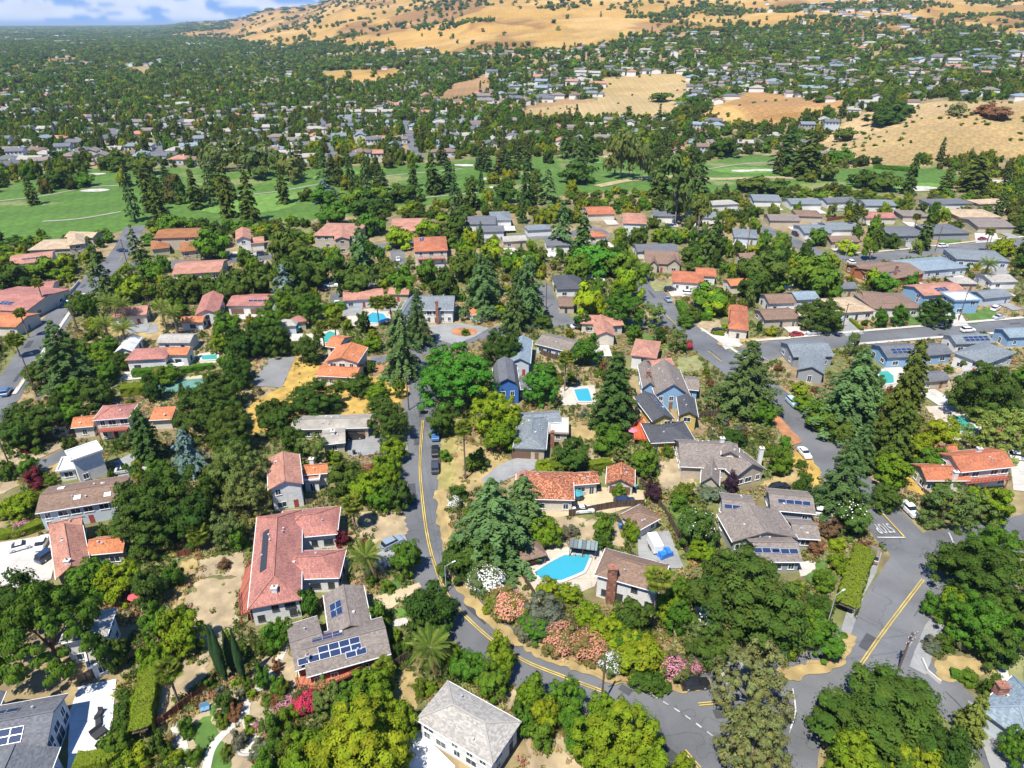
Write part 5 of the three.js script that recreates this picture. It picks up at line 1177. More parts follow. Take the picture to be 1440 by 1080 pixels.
const SHEET = { dirt: ['bare_yard', [0.46, 0.355, 0.21], 'grain'], concrete: ['concrete_drive', [0.60, 0.56, 0.50], 'concrete'], drygrass: ['dry_grass_patch', [0.46, 0.335, 0.14], 'grain'], lawn: ['lawn', [0.10, 0.20, 0.03], 'grain'], gravel: ['gravel_garden', [0.46, 0.36, 0.22], 'grain'], whitepatio: ['white_patio', [0.82, 0.81, 0.80], 'concrete'], pavers: ['paved_drive', [0.56, 0.45, 0.28], 'concrete'], drivegrey: ['grey_drive', [0.32, 0.32, 0.315], 'concrete'], drylawn: ['dry_lawn', [0.30, 0.30, 0.12], 'grain'], poolpatio: ['pool_terrace', [0.60, 0.52, 0.42], 'concrete'], gold: ['golden_grass', [0.56, 0.36, 0.08], 'grain'], goldgrass: ['golden_verge', [0.40, 0.34, 0.11], 'grain'], oldasphalt: ['asphalt_pad', [0.27, 0.27, 0.265], 'asphalt'], reddirt: ['red_earth', [0.48, 0.22, 0.10], 'grain'], tennis: ['tennis_court', [0.13, 0.30, 0.25], 'grain'] };
const SOFT = new Set(['drygrass', 'lawn', 'gravel', 'drylawn', 'gold', 'goldgrass', 'reddirt', 'dirt']);
const LAYER = ['gold', 'dirt', 'drygrass', 'gravel', 'drylawn', 'poolpatio', 'pavers', 'concrete', 'drivegrey', 'oldasphalt', 'tennis', 'whitepatio', 'reddirt', 'lawn'];
SHEETS.forEach(([k, p], i) => { const [n, c, t] = SHEET[k]; struct(n, sheetGeo(p, 0.112 + 0.0065 * LAYER.indexOf(k) + 0.0008 * (i % 7), k === 'reddirt' ? 0.25 : SOFT.has(k) ? 0.8 : 0.08), mat('sheet ' + k, c, { map: TX[t](), roughness: 0.95 })); const b = bboxOf(p); for (let x = b[0]; x < b[1]; x += 0.8) for (let z = b[2]; z < b[3]; z += 0.8) if (inPoly(p, x, z)) occMark(x, z, SOFT.has(k) ? 2 : 6); });
STRIPS.forEach(([k, w, p], i) => { const [n, c, t] = SHEET[k]; const P = smoothLine(p, 0.6); struct(n, ribbon(P, w, 0.21 + 0.004 * i, SOFT.has(k) ? 0.9 : 0.03), mat('sheet ' + k, c, { map: TX[t](), roughness: 0.95 })); for (const q of P) occDisc(q.x, q.z, w / 2, SOFT.has(k) ? 2 : 6); });
{
  const yellow = mat('yellow road paint', [0.66, 0.48, 0.10], { map: TX.grain(), roughness: 0.8 }), white = mat('white road paint', [0.55, 0.55, 0.54], { map: TX.grain(), roughness: 0.8 });
  for (const [c, w, dash, p] of MARKS) {
    const P = smoothLine(p, 1), m = c === 'yellow' ? yellow : white; const y = 0.28;
    if (dash) { for (let i = 0; i + 1 < P.length; i += dash) struct('road_marking', ribbon(P.slice(i, i + 2), w, y), m); continue; }
    if (c === 'yellow' && w > 0.38) for (const s of [-1, 1]) struct('road_marking', ribbon(P.map((q, i) => { const a = P[Math.max(0, i - 1)], b = P[Math.min(P.length - 1, i + 1)], L = a.distanceTo(b); return new THREE.Vector3(q.x - (b.z - a.z) / L * s * 0.2, 0, q.z + (b.x - a.x) / L * s * 0.2); }), 0.2, y), m);
    else struct('road_marking', ribbon(P, w, y), m);
  }
  const font = await new FontLoader().loadAsync('fonts/droid/droid_sans_bold.typeface.json');
  const g = new TextGeometry('STOP', { font, size: 3.0, depth: 0.004, curveSegments: 3 }); g.computeBoundingBox(); g.translate(-(g.boundingBox.max.x) / 2, 0, 0); g.scale(0.36, 1, 1); g.rotateX(-Math.PI / 2);
  const s = struct('stop_lettering', g, white), [[ax, az], [bx, bz]] = MARKS[4][3], L = Math.hypot(bx - ax, bz - az), dx = (bx - ax) / L, dz = (bz - az) / L; s.rotation.y = Math.atan2(-dx, -dz); s.position.set(bx - dx * 4.6 + dz * -2.6, 0.285, bz - dz * 4.6 + dx * 2.6);
}
{ // golf course details
  const green = mat('putting green', [0.15, 0.29, 0.035], { map: TX.grain() }), sand = mat('bunker sand', [0.62, 0.58, 0.50], { map: TX.grain() }), path = mat('cart path', [0.36, 0.33, 0.27], { map: TX.concrete() });
  const blob = (x, z, a, b, y, s) => { const p = []; for (let k = 0; k < 18; k++) { const t = k / 18 * Math.PI * 2, r = 0.8 + 0.45 * vnoise(Math.cos(t) * 1.3 + s * 7, Math.sin(t) * 1.3, s); p.push([x + a * r * Math.cos(t), z + b * r * Math.sin(t)]); } const g = sheetGeo(p, 0, 0.2), P = g.attributes.position; for (let i = 0; i < P.count; i++) P.setY(i, ground(P.getX(i), P.getZ(i)) + y); return g; };
  GREENS.forEach(([x, z, a, b], i) => { struct('putting_green', blob(x, z, a, b, 0.1 + 0.004 * i, i), green); occDisc(x, z, a, 8); });
  PATHS.forEach(([w, p], i) => { const P = smoothLine(p, 4); struct('cart_path', ribbon(P, w, 0.15 + i * 0.004, 0.2), w > 4 ? mat('dry fairway strip', [0.46, 0.37, 0.20], { map: TX.grain() }) : path); for (const q of P) occDisc(q.x, q.z, w / 2 + 1, 8); });
  BUNKERS.forEach(([x, z, a, b], i) => { struct('bunker', blob(x, z, a, b, 0.2 + 0.004 * i, i + 20), sand); occDisc(x, z, a, 8); });
}

// ------------------------------------------------------------------ houses
class Faces { // collects polygons and gives each plane its own uv in metres (u level, v down the slope)
  constructor() { this.p = []; this.n = []; this.u = []; }
  poly(...v) {
    const a = new THREE.Vector3().subVectors(v[1], v[0]), b = new THREE.Vector3().subVectors(v[2], v[0]), n = new THREE.Vector3().crossVectors(a, b).normalize();
    const ux = Math.abs(n.y) > 0.999 ? new THREE.Vector3(1, 0, 0) : new THREE.Vector3(n.z, 0, -n.x).normalize(), vx = new THREE.Vector3().crossVectors(n, ux);
    for (let i = 1; i < v.length - 1; i++) for (const q of [v[0], v[i], v[i + 1]]) { this.p.push(q.x, q.y, q.z); this.n.push(n.x, n.y, n.z); this.u.push(q.dot(ux), q.dot(vx)); }
    return this;
  }
  get() { const g = new THREE.BufferGeometry(); g.setAttribute('position', new THREE.Float32BufferAttribute(this.p, 3)); g.setAttribute('normal', new THREE.Float32BufferAttribute(this.n, 3)); g.setAttribute('uv', new THREE.Float32BufferAttribute(this.u, 2)); return g; }
}
function roofShape(w, l, e, type, rise) { // returns the roof solid, its ridge lines and the wall top outline
  const f = new Faces(), a = w / 2, b = l / 2, th = 0.2, lines = []; let alongX = type === 'x' || (type === 'h' && w >= l) || type === 's' || type === 'f';
  const T = (x, y, z) => alongX ? V(x, y, z) : V(z, y, x), A = alongX ? a : b, B = alongX ? b : a; // ridge runs along local A
  const add = (...q) => f.poly(...(alongX ? q : q.reverse()));
  const skirt = (...q) => { for (let i = 0; i < q.length; i++) { const p = q[i], r = q[(i + 1) % q.length]; f.poly(p, V(p.x, p.y - th, p.z), V(r.x, r.y - th, r.z), r); } };
  if (type === 'f') { add(T(-A, e, B), T(A, e, B), T(A, e, -B), T(-A, e, -B)); skirt(T(-A, e, B), T(A, e, B), T(A, e, -B), T(-A, e, -B)); }
  else if (type === 's') { add(T(-A, e, B), T(A, e, B), T(A, e + rise, -B), T(-A, e + rise, -B)); skirt(T(-A, e, B), T(A, e, B), T(A, e + rise, -B), T(-A, e + rise, -B)); }
  else if (type === 'h') {
    const k = Math.max(0, A - B), R1 = T(-k, e + rise, 0), R2 = T(k, e + rise, 0), c = [T(-A, e, B), T(A, e, B), T(A, e, -B), T(-A, e, -B)];
    if (k > 0.05) { add(c[0], c[1], R2, R1); add(c[2], c[3], R1, R2); } else { add(c[0], c[1], R1); add(c[2], c[3], R1); }
    add(c[1], c[2], R2); add(c[3], c[0], R1); skirt(...(alongX ? c : [...c].reverse())); if (k > 0.05) lines.push([R1, R2]); lines.push([c[0], R1], [c[3], R1], [c[1], R2], [c[2], R2]);
    f.poly(...c.map(q => V(q.x, e - th, q.z)));
  } else {
    const prof = type === 'm' ? [[B, e], [B * 0.62, e + rise * 0.68], [0, e + rise], [-B * 0.62, e + rise * 0.68], [-B, e]] : [[B, e], [0, e + rise], [-B, e]];
    for (let i = 0; i < prof.length - 1; i++) { const [z0, y0] = prof[i], [z1, y1] = prof[i + 1]; add(T(-A, y0, z0), T(A, y0, z0), T(A, y1, z1), T(-A, y1, z1)); add(T(-A, y1 - th, z1), T(A, y1 - th, z1), T(A, y0 - th, z0), T(-A, y0 - th, z0)); for (const s of [-1, 1]) f.poly(T(s * A, y0, z0), T(s * A, y1, z1), T(s * A, y1 - th, z1), T(s * A, y0 - th, z0)); }
    for (const s of [1, -1]) f.poly(T(-A, e, s * B), T(-A, e - th, s * B), T(A, e - th, s * B), T(A, e, s * B)); lines.push([T(-A, e + rise, 0), T(A, e + rise, 0)]);
  }
  return { geo: f.get(), lines, alongX };
}
function wallShape(w, l, e, type, rise, alongX, y0 = -0.3) {
  const f = new Faces(), a = w / 2 - 0.5, b = l / 2 - 0.5, top = type === 'f' ? e - 0.2 + 0.0 : e + 0.02;
  const c = [V(-a, 0, b), V(a, 0, b), V(a, 0, -b), V(-a, 0, -b)];
  for (let i = 0; i < 4; i++) { const p = c[i], q = c[(i + 1) % 4]; f.poly(V(p.x, y0, p.z), V(q.x, y0, q.z), V(q.x, top - 0.16, q.z), V(p.x, top - 0.16, p.z)); }
  if ('xym'.includes(type)) { // gable ends
    const B = alongX ? l / 2 : w / 2, A = alongX ? a : b, bb = alongX ? b : a, hy = z => type === 'm' ? (Math.abs(z) > B * 0.62 ? rise * 0.68 * (B - Math.abs(z)) / (B * 0.38) : rise * (0.68 + 0.32 * (B * 0.62 - Math.abs(z)) / (B * 0.62))) : rise * (1 - Math.abs(z) / B);
    const zs = type === 'm' ? [bb, B * 0.62, 0, -B * 0.62, -bb] : [bb, 0, -bb];
    for (const s of [-1, 1]) { const top2 = zs.map(z => alongX ? V(s * A, e + hy(z) - 0.2, z) : V(z, e + hy(z) - 0.2, s * A)); const lo = [zs[zs.length - 1], zs[0]].map(z => alongX ? V(s * A, e - 0.16, z) : V(z, e - 0.16, s * A)); f.poly(lo[1], ...top2, lo[0]); }
  }
  if (type === 's') for (const s of [-1, 1]) f.poly(V(s * a, e - 0.16, b), V(s * a, e - 0.2 + rise * 0.9, -b), V(s * a, e - 0.16, -b));
  return f.get();
}
const box = (w, h, d, x = 0, y = 0, z = 0) => new THREE.BoxGeometry(w, h, d).translate(x, y, z);
const WIN = { wide: [1.7, 1.25], tall: [1.0, 1.35], door: [1.0, 2.05], patio: [2.4, 2.05] }, winGeo = {};
for (const k in WIN) { const [w, h] = WIN[k]; winGeo[k] = { frame: mergeGeometries([box(w + 0.2, 0.1, 0.12, 0, h / 2 + 0.05, 0), box(w + 0.3, 0.1, 0.2, 0, -h / 2 - 0.05, 0.03), box(0.1, h, 0.12, -w / 2 - 0.05, 0, 0), box(0.1, h, 0.12, w / 2 + 0.05, 0, 0), box(0.06, h, 0.1, 0, 0, 0)]), pane: box(w, h, 0.05) }; }
function putWindow(g, kind, x, y, z, turn, frameMat) { const f = part(kind === 'door' || kind === 'patio' ? 'glass_door' : 'window', winGeo[kind].frame, frameMat, g); f.position.set(x, y, z); f.rotation.y = turn; part('pane', winGeo[kind].pane, glassMat, f); return f; }
const doorGeo = box(0.95, 2.05, 0.08), knobGeo = new THREE.SphereGeometry(0.05, 6, 5), panelGeo = new RoundedBoxGeometry(1.55, 0.05, 1.0, 1, 0.01), panelFrame = mergeGeometries([box(1.62, 0.045, 0.05, 0, 0, 0.51), box(1.62, 0.045, 0.05, 0, 0, -0.51), box(0.05, 0.045, 1.06, -0.8, 0, 0), box(0.05, 0.045, 1.06, 0.8, 0, 0)]), ventGeo = mergeGeometries([new THREE.CylinderGeometry(0.12, 0.14, 0.5, 7).toNonIndexed(), new THREE.CylinderGeometry(0.2, 0.2, 0.08, 7).translate(0, 0.28, 0).toNonIndexed()]), boxVent = box(0.45, 0.22, 0.45);
const LAND = []; // places that labels refer to
const doorMats = [mat('red door', [0.3, 0.05, 0.04]), mat('wood door', [0.2, 0.1, 0.05]), mat('dark door', [0.05, 0.05, 0.06])];
HOUSES.forEach(([phrase, wall, roof, wings, ex], hi) => {
  const rnd = mulberry(100 + hi), [cx, cz] = wings[0], gy = cz < -340 ? ground(cx, cz) : 0;
  const t = thing('house', phrase.replace(/^the /, ''), 'house', [cx, gy, cz], 0);
  LAND.push([cx, cz, phrase, ex.hero ? 1 : 0.8]);
  const fm = wall === 'white' && rnd() < 0.35 ? darkTrim : trimMat;
  wings.forEach(([x, z, a, w, l, e, type, rise, rf], wi) => {
    const lx = x - cx, lz = z - cz, g = new THREE.Group(); // frame only used to place the parts
    g.position.set(lx, 0, lz); g.rotation.y = a; g.updateMatrix();
    const place = (o) => { o.applyMatrix4(g.matrix); return o; };
    const rs = roofShape(w, l, e, type, rise), ws = wallShape(w, l, e, type, rise, rs.alongX);
    place(part('wall', ws, wallMat(wall), t));
    const r = place(part('roof', rs.geo, roofMat(rf || roof), t));
    if (ex.hero && rs.lines.length) {
      const caps = rs.lines.map(([p, q]) => { const L = p.distanceTo(q), b = box(L, 0.1, 0.28); b.lookAt ? 0 : 0; const m = new THREE.Matrix4(); const X = V(0, 0, 0).subVectors(q, p).normalize(), Z = V(0, 0, 0).crossVectors(X, V(0, 1, 0)).normalize(), Y = V(0, 0, 0).crossVectors(Z, X); m.makeBasis(X, Y, Z); m.setPosition((p.x + q.x) / 2, (p.y + q.y) / 2 + 0.04, (p.z + q.z) / 2); return b.applyMatrix4(m); });
      part('ridge_cap', mergeGeometries(caps), roofMat(rf || roof), r);
    }
    if (type === 'f') { const p = 0.3, q = [box(w, 0.45, p, 0, e + 0.1, l / 2 - p / 2), box(w, 0.45, p, 0, e + 0.1, -l / 2 + p / 2), box(p, 0.45, l - 2 * p, -w / 2 + p / 2, e + 0.1, 0), box(p, 0.45, l - 2 * p, w / 2 - p / 2, e + 0.1, 0)]; place(part('parapet', mergeGeometries(q), wallMat(wall), t)); }
    else { const gt = []; for (const s of (rs.alongX ? [1, -1] : [])) gt.push(box(w, 0.12, 0.12, 0, e - 0.12, s * (l / 2 + 0.06))); for (const s of (rs.alongX && type !== 'h' ? [] : [1, -1])) gt.push(box(0.12, 0.12, l, s * (w / 2 + 0.06), e - 0.12, 0)); if (gt.length && ex.hero) place(part('gutter', mergeGeometries(gt), trimMat, t)); }
    // windows and doors
    const sides = [[0, l / 2 - 0.5, w, 0], [w / 2 - 0.5, 0, l, Math.PI / 2], [-w / 2 + 0.5, 0, l, -Math.PI / 2], [0, -l / 2 + 0.5, w, Math.PI]];
    const gar = (ex.garage ?? []).filter(q => q[0] === wi);
    sides.forEach(([sx, sz, len, turn], si) => {
      if (!ex.hero && (si === 3 || cz < -330)) return;
      const n = Math.floor((len - 1.2) / (ex.hero ? 2.3 : 3.6)), storeys = e > 4.3 ? 2 : 1;
      for (let s = 0; s < storeys; s++) for (let i = 0; i < n; i++) {
        const o = (i + 0.5) / n * (len - 1) - (len - 1) / 2 + (rnd() - 0.5) * 0.5; if (rnd() < 0.2) continue;
        const y = storeys === 2 ? (s ? e - 1.35 : 1.45) : Math.min(1.6, e - 1.3);
        const px = turn === 0 ? o : turn === Math.PI ? -o : sx, pz = turn === 0 || turn === Math.PI ? sz : o; const q = V(px, y, pz).applyMatrix4(g.matrix);
        const wx = q.x + cx, wz = q.z + cz; if (wings.some((v, k) => k !== wi && v[5] > y && (() => { const dx = wx - v[0], dz = wz - v[1], ca = Math.cos(v[2]), sa = Math.sin(v[2]); return Math.abs(dx * ca - dz * sa) < v[3] / 2 && Math.abs(dx * sa + dz * ca) < v[4] / 2; })())) continue;
        if (gar.length && si === 0 && s === 0 && gar.some(q2 => Math.abs(o - (q2[1] - 0.5) * w) < 3.6)) continue;
        const dr = s === 0 && i === (n >> 1) && si < 2 && wi === 0;
        if (dr && si === 0) { const d = part('door', doorGeo, doorMats[hi % 3], t); d.position.set(q.x, 1.05, q.z); d.rotation.y = a + turn; const kb = part('handle', knobGeo, alu, d); kb.position.set(0.36, -0.05, 0.06); continue; }
        const kind = dr ? 'patio' : s === 0 && rnd() < 0.12 ? 'door' : rnd() < 0.5 ? 'wide' : 'tall';
        putWindow(t, kind, q.x, kind === 'door' || kind === 'patio' ? 1.08 : y, q.z, a + turn, fm);
      }
    });
    for (const [, fr] of gar) { const q = V((fr - 0.5) * w, 1.15, l / 2 - 0.49).applyMatrix4(g.matrix); const d = part('garage_door', mergeGeometries([0, 1, 2, 3].map(k => box(4.6, 0.52, 0.07, 0, -0.83 + k * 0.55, 0))), mat('garage door', hi % 2 ? [0.12, 0.1, 0.09] : [0.16, 0.09, 0.06]), t); d.position.copy(q); d.rotation.y = a; }
    // slope helper for what lies on the roof
    const onRoof = (side, fa, fs) => { const A = rs.alongX ? w / 2 : l / 2, B = rs.alongX ? l / 2 : w / 2; const along = (fa - 0.5) * 2 * A, down = side * B * (1 - fs); const y = e + rise * fs; return { p: rs.alongX ? V(along, y, down) : V(down, y, along), tilt: Math.atan2(rise, B) * side }; };
    for (const [swi, side, , fa, fs, cols, rows] of (ex.solar ?? [])) if (swi === wi) for (let i = 0; i < cols; i++) for (let j = 0; j < rows; j++) {
      const A = (rs.alongX ? w : l), B = (rs.alongX ? l : w) / 2; const o = onRoof(side, fa + (i - (cols - 1) / 2) * 1.66 / A, fs + (j - (rows - 1) / 2) * 1.1 / Math.hypot(B, rise));
      const s = part('solar_panel', panelGeo, solarMat, t), fr = part('panel_frame', panelFrame, alu, s); fr.position.y = 0.004;
      const m = new THREE.Matrix4().makeTranslation(o.p.x, o.p.y + 0.14, o.p.z).multiply(rs.alongX ? new THREE.Matrix4().makeRotationX(o.tilt) : new THREE.Matrix4().makeRotationZ(-o.tilt).multiply(new THREE.Matrix4().makeRotationY(Math.PI / 2))); s.applyMatrix4(g.matrix.clone().multiply(m));
    }
    for (const [swi, side, fa, fs] of (ex.sky ?? [])) if (swi === wi) { const o = onRoof(side, fa, fs), s = part('skylight', box(1.3, 0.2, 1.1), trimMat, t); const m = new THREE.Matrix4().makeTranslation(o.p.x, o.p.y + 0.1, o.p.z).multiply(new THREE.Matrix4().makeRotationX(o.tilt)); s.applyMatrix4(g.matrix.clone().multiply(m)); }
    if (ex.strip && wi === 0) { const o = onRoof(-1, 0.52, 0.5), n = 12, pl = w; for (let i = 0; i < n; i++) { const q = onRoof(-1, 0.28 + i * 0.037 * 1.0, 0.52), s = part('solar_panel', box(1.35, 0.06, l * 0.0362), solarBlack, t); const m = new THREE.Matrix4().makeTranslation(q.p.x, q.p.y + 0.12, q.p.z).multiply(new THREE.Matrix4().makeRotationZ(-q.tilt)); s.applyMatrix4(g.matrix.clone().multiply(m)); } }
    if (ex.hero && type !== 'f') for (let k = 0; k < 2 + (w * l > 120 ? 3 : 0); k++) { const o = onRoof(rnd() < 0.5 ? 1 : -1, 0.25 + 0.5 * rnd(), 0.35 + 0.45 * rnd()); const vt = part('roof_vent', rnd() < 0.6 ? ventGeo : boxVent, k % 2 ? alu : mat('vent paint', [0.5, 0.47, 0.44]), t); vt.position.copy(o.p.applyMatrix4(g.matrix)); vt.position.y += 0.12; }
    if ((ex.balc ?? []).includes(wi)) { const bm = mat('balcony rail', wall === 'cream' && hi < 12 ? [0.3, 0.08, 0.05] : [0.7, 0.7, 0.7]), y = 3.0, gs = [box(w * 0.8, 0.15, 1.6, 0, y, l / 2 + 0.3), box(w * 0.8, 0.08, 0.08, 0, y + 1.0, l / 2 + 1.05)]; for (let i = 0; i <= 12; i++) gs.push(box(0.06, 1, 0.06, (i / 12 - 0.5) * w * 0.8, y + 0.5, l / 2 + 1.05)); for (const s of [-1, 0, 1]) gs.push(box(0.2, y, 0.2, s * w * 0.38, y / 2, l / 2 + 0.95)); place(part('balcony', mergeGeometries(gs), bm, t)); }
    for (let i = -w / 2 - 1; i <= w / 2 + 1; i += 0.8) for (let j = -l / 2 - 1; j <= l / 2 + 1; j += 0.8) { const q = V(i, 0, j).applyMatrix4(g.matrix); occMark(q.x + cx, q.z + cz, 9); }
  });
  for (const [x, z, h, c] of (ex.chim ?? [])) {
    const m = c.startsWith('brick') ? mat('chimney brick', c === 'brickorange' ? [0.55, 0.2, 0.09] : [0.42, 0.2, 0.14], { map: TX.brick() }) : c === 'metal' ? alu : wallMat('white'), big = c === 'brickbig' ? 1.5 : c === 'metal' ? 0.5 : 0.9;
    const geo = new Faces(); const b = box(big, h, big * 0.8, 0, h / 2, 0), cap = box(big + 0.25, 0.2, big * 0.8 + 0.25, 0, h, 0), pot = new THREE.CylinderGeometry(0.16, 0.2, 0.5, 8).translate(0, h + 0.3, 0);
    const q = part('chimney', mergeGeometries([b, cap]), m, t); q.position.set(x - cx, 0, z - cz); part('chimney_pot', pot, mat('clay pot', [0.35, 0.18, 0.12]), q);
  }
});
// short drives in front of the houses along the streets
{ const dm = [mat('sheet concrete', [0.60, 0.56, 0.50], { map: TX.concrete(), roughness: 0.95 }), mat('sheet drivegrey', [0.32, 0.32, 0.315], { map: TX.concrete(), roughness: 0.95 })];
  HOUSES.forEach(([, , , wings, ex], hi) => { if (ex.hero || wings[0][1] < -470) return; const [x, z, a, w, l] = wings[0], r = mulberry(hi), s = r() < 0.5 ? 0.28 : -0.28; const ca = Math.cos(a), sa = Math.sin(a), P = (i, j) => [x + i * ca + j * sa, z - i * sa + j * ca]; const c = w * s, wd = 2.6 + r(), j0 = l / 2 - 0.3, j1 = l / 2 + 5 + 5 * r(); if (occ(...P(c, j1)) > 6 || occ(...P(c, (j0 + j1) / 2)) > 8) return; const p = [P(c - wd, j0), P(c + wd, j0), P(c + wd, j1), P(c - wd, j1)]; struct('front_drive', sheetGeo(p, (z < -340 ? ground(x, z) : 0) + 0.26 + 0.003 * (hi % 7), 0.1), dm[hi % 3 ? 0 : 1]); for (let i = -wd; i <= wd; i++) for (let j = j0; j <= j1; j += 0.8) occMark(...P(c + i, j), 6); }); }
console.log('houses', HOUSES.length);

// ------------------------------------------------------------------ foliage
class Leaves {
  constructor() { this.p = []; this.n = []; this.c = []; this.i = []; this.k = 0; }
  leaf(x, y, z, nx, ny, nz, s, spin, tone, el = 1.5) {
    const n = Math.hypot(nx, ny, nz) || 1; nx /= n; ny /= n; nz /= n;
    let ax = -nz, ay = 0, az = nx; let l = Math.hypot(ax, az); if (l < 0.05) { ax = 1; az = 0; l = 1; } ax /= l; az /= l;
    const bx = ny * az - nz * ay, by = nz * ax - nx * az, bz = nx * ay - ny * ax, cs = Math.cos(spin), sn = Math.sin(spin);
    const ux = (ax * cs + bx * sn) * s * el, uy = (ay * cs + by * sn) * s * el, uz = (az * cs + bz * sn) * s * el, vx = (bx * cs - ax * sn) * s, vy = (by * cs - ay * sn) * s, vz = (bz * cs - az * sn) * s;
    this.p.push(x - ux, y - uy, z - uz, x + vx * 0.8, y + vy * 0.8, z + vz * 0.8, x + ux, y + uy, z + uz, x - vx * 0.8, y - vy * 0.8, z - vz * 0.8);
    for (let q = 0; q < 4; q++) { this.n.push(nx, ny, nz); this.c.push(tone[0], tone[1], tone[2]); }
    const k = this.k; this.i.push(k, k + 2, k + 1, k, k + 3, k + 2); this.k += 4;
  }
  get() { const g = new THREE.BufferGeometry(); g.setAttribute('position', new THREE.Float32BufferAttribute(this.p, 3)); g.setAttribute('normal', new THREE.Float32BufferAttribute(this.n, 3)); g.setAttribute('color', new THREE.Float32BufferAttribute(this.c, 3)); g.setIndex(this.i); return g; }
}
const sph = r => { const y = 2 * r() - 1, a = r() * 6.2832, q = Math.sqrt(1 - y * y); return [q * Math.cos(a), y, q * Math.sin(a)]; };
function roundCrown(seed, nC, nL, size, opt = {}) { // a crown made of separate uneven pads of leaves round a leafy heart
  const r = mulberry(seed), L = new Leaves(), { open = 0, flat = 0, spread = 1 } = opt, C = [], cr0 = 1.02 / Math.pow(nC, 0.44);
  for (let k = 0; k < nC; k++) {
    let d = sph(r); if (d[1] < -0.5) d[1] *= -0.7; const lump = 0.66 + 0.6 * vnoise(d[0] * 1.6 + seed, d[2] * 1.6 + d[1], seed % 97);
    const q = (0.58 + 0.4 * Math.sqrt(r())) * lump; C.push([d[0] * q * spread, d[1] * q * (1 - flat * 0.5), d[2] * q * spread, cr0 * (0.5 + 1.0 * r() * r() + 0.25 * r()) * (1 - open * 0.15), 0.8 + 0.4 * r(), 0.9 + 0.2 * r(), 1]);
  }
  if (!open) for (let k = 0; k < 7; k++) { const d = sph(r); C.push([d[0] * 0.3, d[1] * 0.25, d[2] * 0.3, 0.34, 0.9, 1, 1.6]); }
  for (const [x, y, z, cr, tone, hue, many] of C) for (let k = 0; k < nL * many * (1 - open * 0.15); k++) {
    const d = sph(r); if (d[1] < -0.15 && r() < 0.75) d[1] = -d[1]; const q = cr * (0.5 + 0.62 * Math.sqrt(r()) + (r() < 0.12 ? 0.35 : 0)) * (0.55 + 0.9 * vnoise(d[0] * 2.2 + x * 9, d[2] * 2.2 + d[1] + z * 9, 4)), v = tone * (0.88 + 0.24 * r());
    L.leaf(x + d[0] * q * 1.2, y + d[1] * q * (0.78 - flat * 0.35), z + d[2] * q * 1.2, d[0] + x * 0.35 + (r() - 0.5) * 0.6, d[1] + y * 0.35 + 0.15 + (r() - 0.5) * 0.6, d[2] + z * 0.35 + (r() - 0.5) * 0.6, size * (0.6 + 0.8 * r()), r() * 6.28, [v * hue * (0.9 + 0.25 * r()), v, v * (0.75 + 0.5 * r())]);
  }
  return L.get();
}
function coniferCrown(seed, Hh, levels, branches, quads, o = {}) { // radius 1, height Hh, drooping layered branches
  const r = mulberry(seed), L = new Leaves(), { droop = 0.25, power = 0.85, start = 0.1, size = 0.075, up = 0.7 } = o;
  for (let i = 0; i < levels; i++) {
    const f = (i + r() * 0.8) / levels, y0 = (start + (1 - start) * f) * Hh, R = Math.pow(1 - f, power) * (0.72 + 0.5 * r()) + 0.03;
    const nb = Math.max(3, Math.round(branches * (0.5 + 0.5 * (1 - f)))); const off = r() * 6.28;
    for (let b = 0; b < nb; b++) {
      const a = off + (b + r() * 0.7) / nb * 6.2832, len = R * (0.6 + 0.55 * r()), tone = 0.82 + 0.36 * r(), nq = Math.max(4, Math.round(quads * (0.35 + len)));
      for (let q = 0; q < nq; q++) {
        const s = 0.12 + 0.88 * Math.sqrt(r()), w = 0.2 * len * (1.1 - s * 0.6) * (r() - 0.5) * 2, x = Math.cos(a) * s * len - Math.sin(a) * w, z = Math.sin(a) * s * len + Math.cos(a) * w;
        const y = y0 + (0.10 * s - droop * s * s) * len + (r() - 0.5) * 0.1, v = tone * (0.86 + 0.28 * r());
        L.leaf(x, y, z, Math.cos(a) * 0.5 + (r() - 0.5) * 0.9, up + (r() - 0.4) * 0.6, Math.sin(a) * 0.5 + (r() - 0.5) * 0.9, size * (0.6 + 0.8 * r()), a + (r() - 0.5) * 1.6, [v, v, v * (0.8 + 0.4 * r())], 2.0);
      }
    }
  }
  return L.get();
}
function limb(a, b, r0, r1, n = 6) { const d = V(0, 0, 0).subVectors(b, a), g = new THREE.CylinderGeometry(r1, r0, d.length(), n, 1, true); g.translate(0, d.length() / 2, 0); g.applyQuaternion(new THREE.Quaternion().setFromUnitVectors(V(0, 1, 0), d.clone().normalize())); return g.translate(a.x, a.y, a.z); }
function trunkGeo(seed) { // unit: height 1 up to the crown's heart, crown radius 1
  const r = mulberry(seed), g = [limb(V(0, -0.03, 0), V(0.02, 0.45, 0.01), 0.085, 0.06, 8)], top = V(0.02, 0.45, 0.01);
  for (let k = 0; k < 5; k++) { const a = k * 1.257 + r(), e = V(Math.cos(a) * (0.25 + 0.3 * r()), 0.75 + 0.3 * r(), Math.sin(a) * (0.25 + 0.3 * r())); g.push(limb(top, e, 0.05, 0.02)); const e2 = V(e.x * 1.5, e.y + 0.2, e.z * 1.5); g.push(limb(e, e2, 0.02, 0.008, 5)); }
  return mergeGeometries(g);
}
const trunks = [1, 2, 3].map(trunkGeo), spireTrunk = limb(V(0, -0.02, 0), V(0, 1, 0), 0.05, 0.006, 8);
const bark = mat('bark', [0.14, 0.095, 0.065], { map: TX.grain() }), paleBark = mat('pale bark', [0.36, 0.30, 0.24], { map: TX.grain() }), redBark = mat('red bark', [0.17, 0.08, 0.05], { map: TX.grain() });
const geoBank = {}, unitH = { deodar: 2.5, cedar: 2.7, spire: 4.2 };
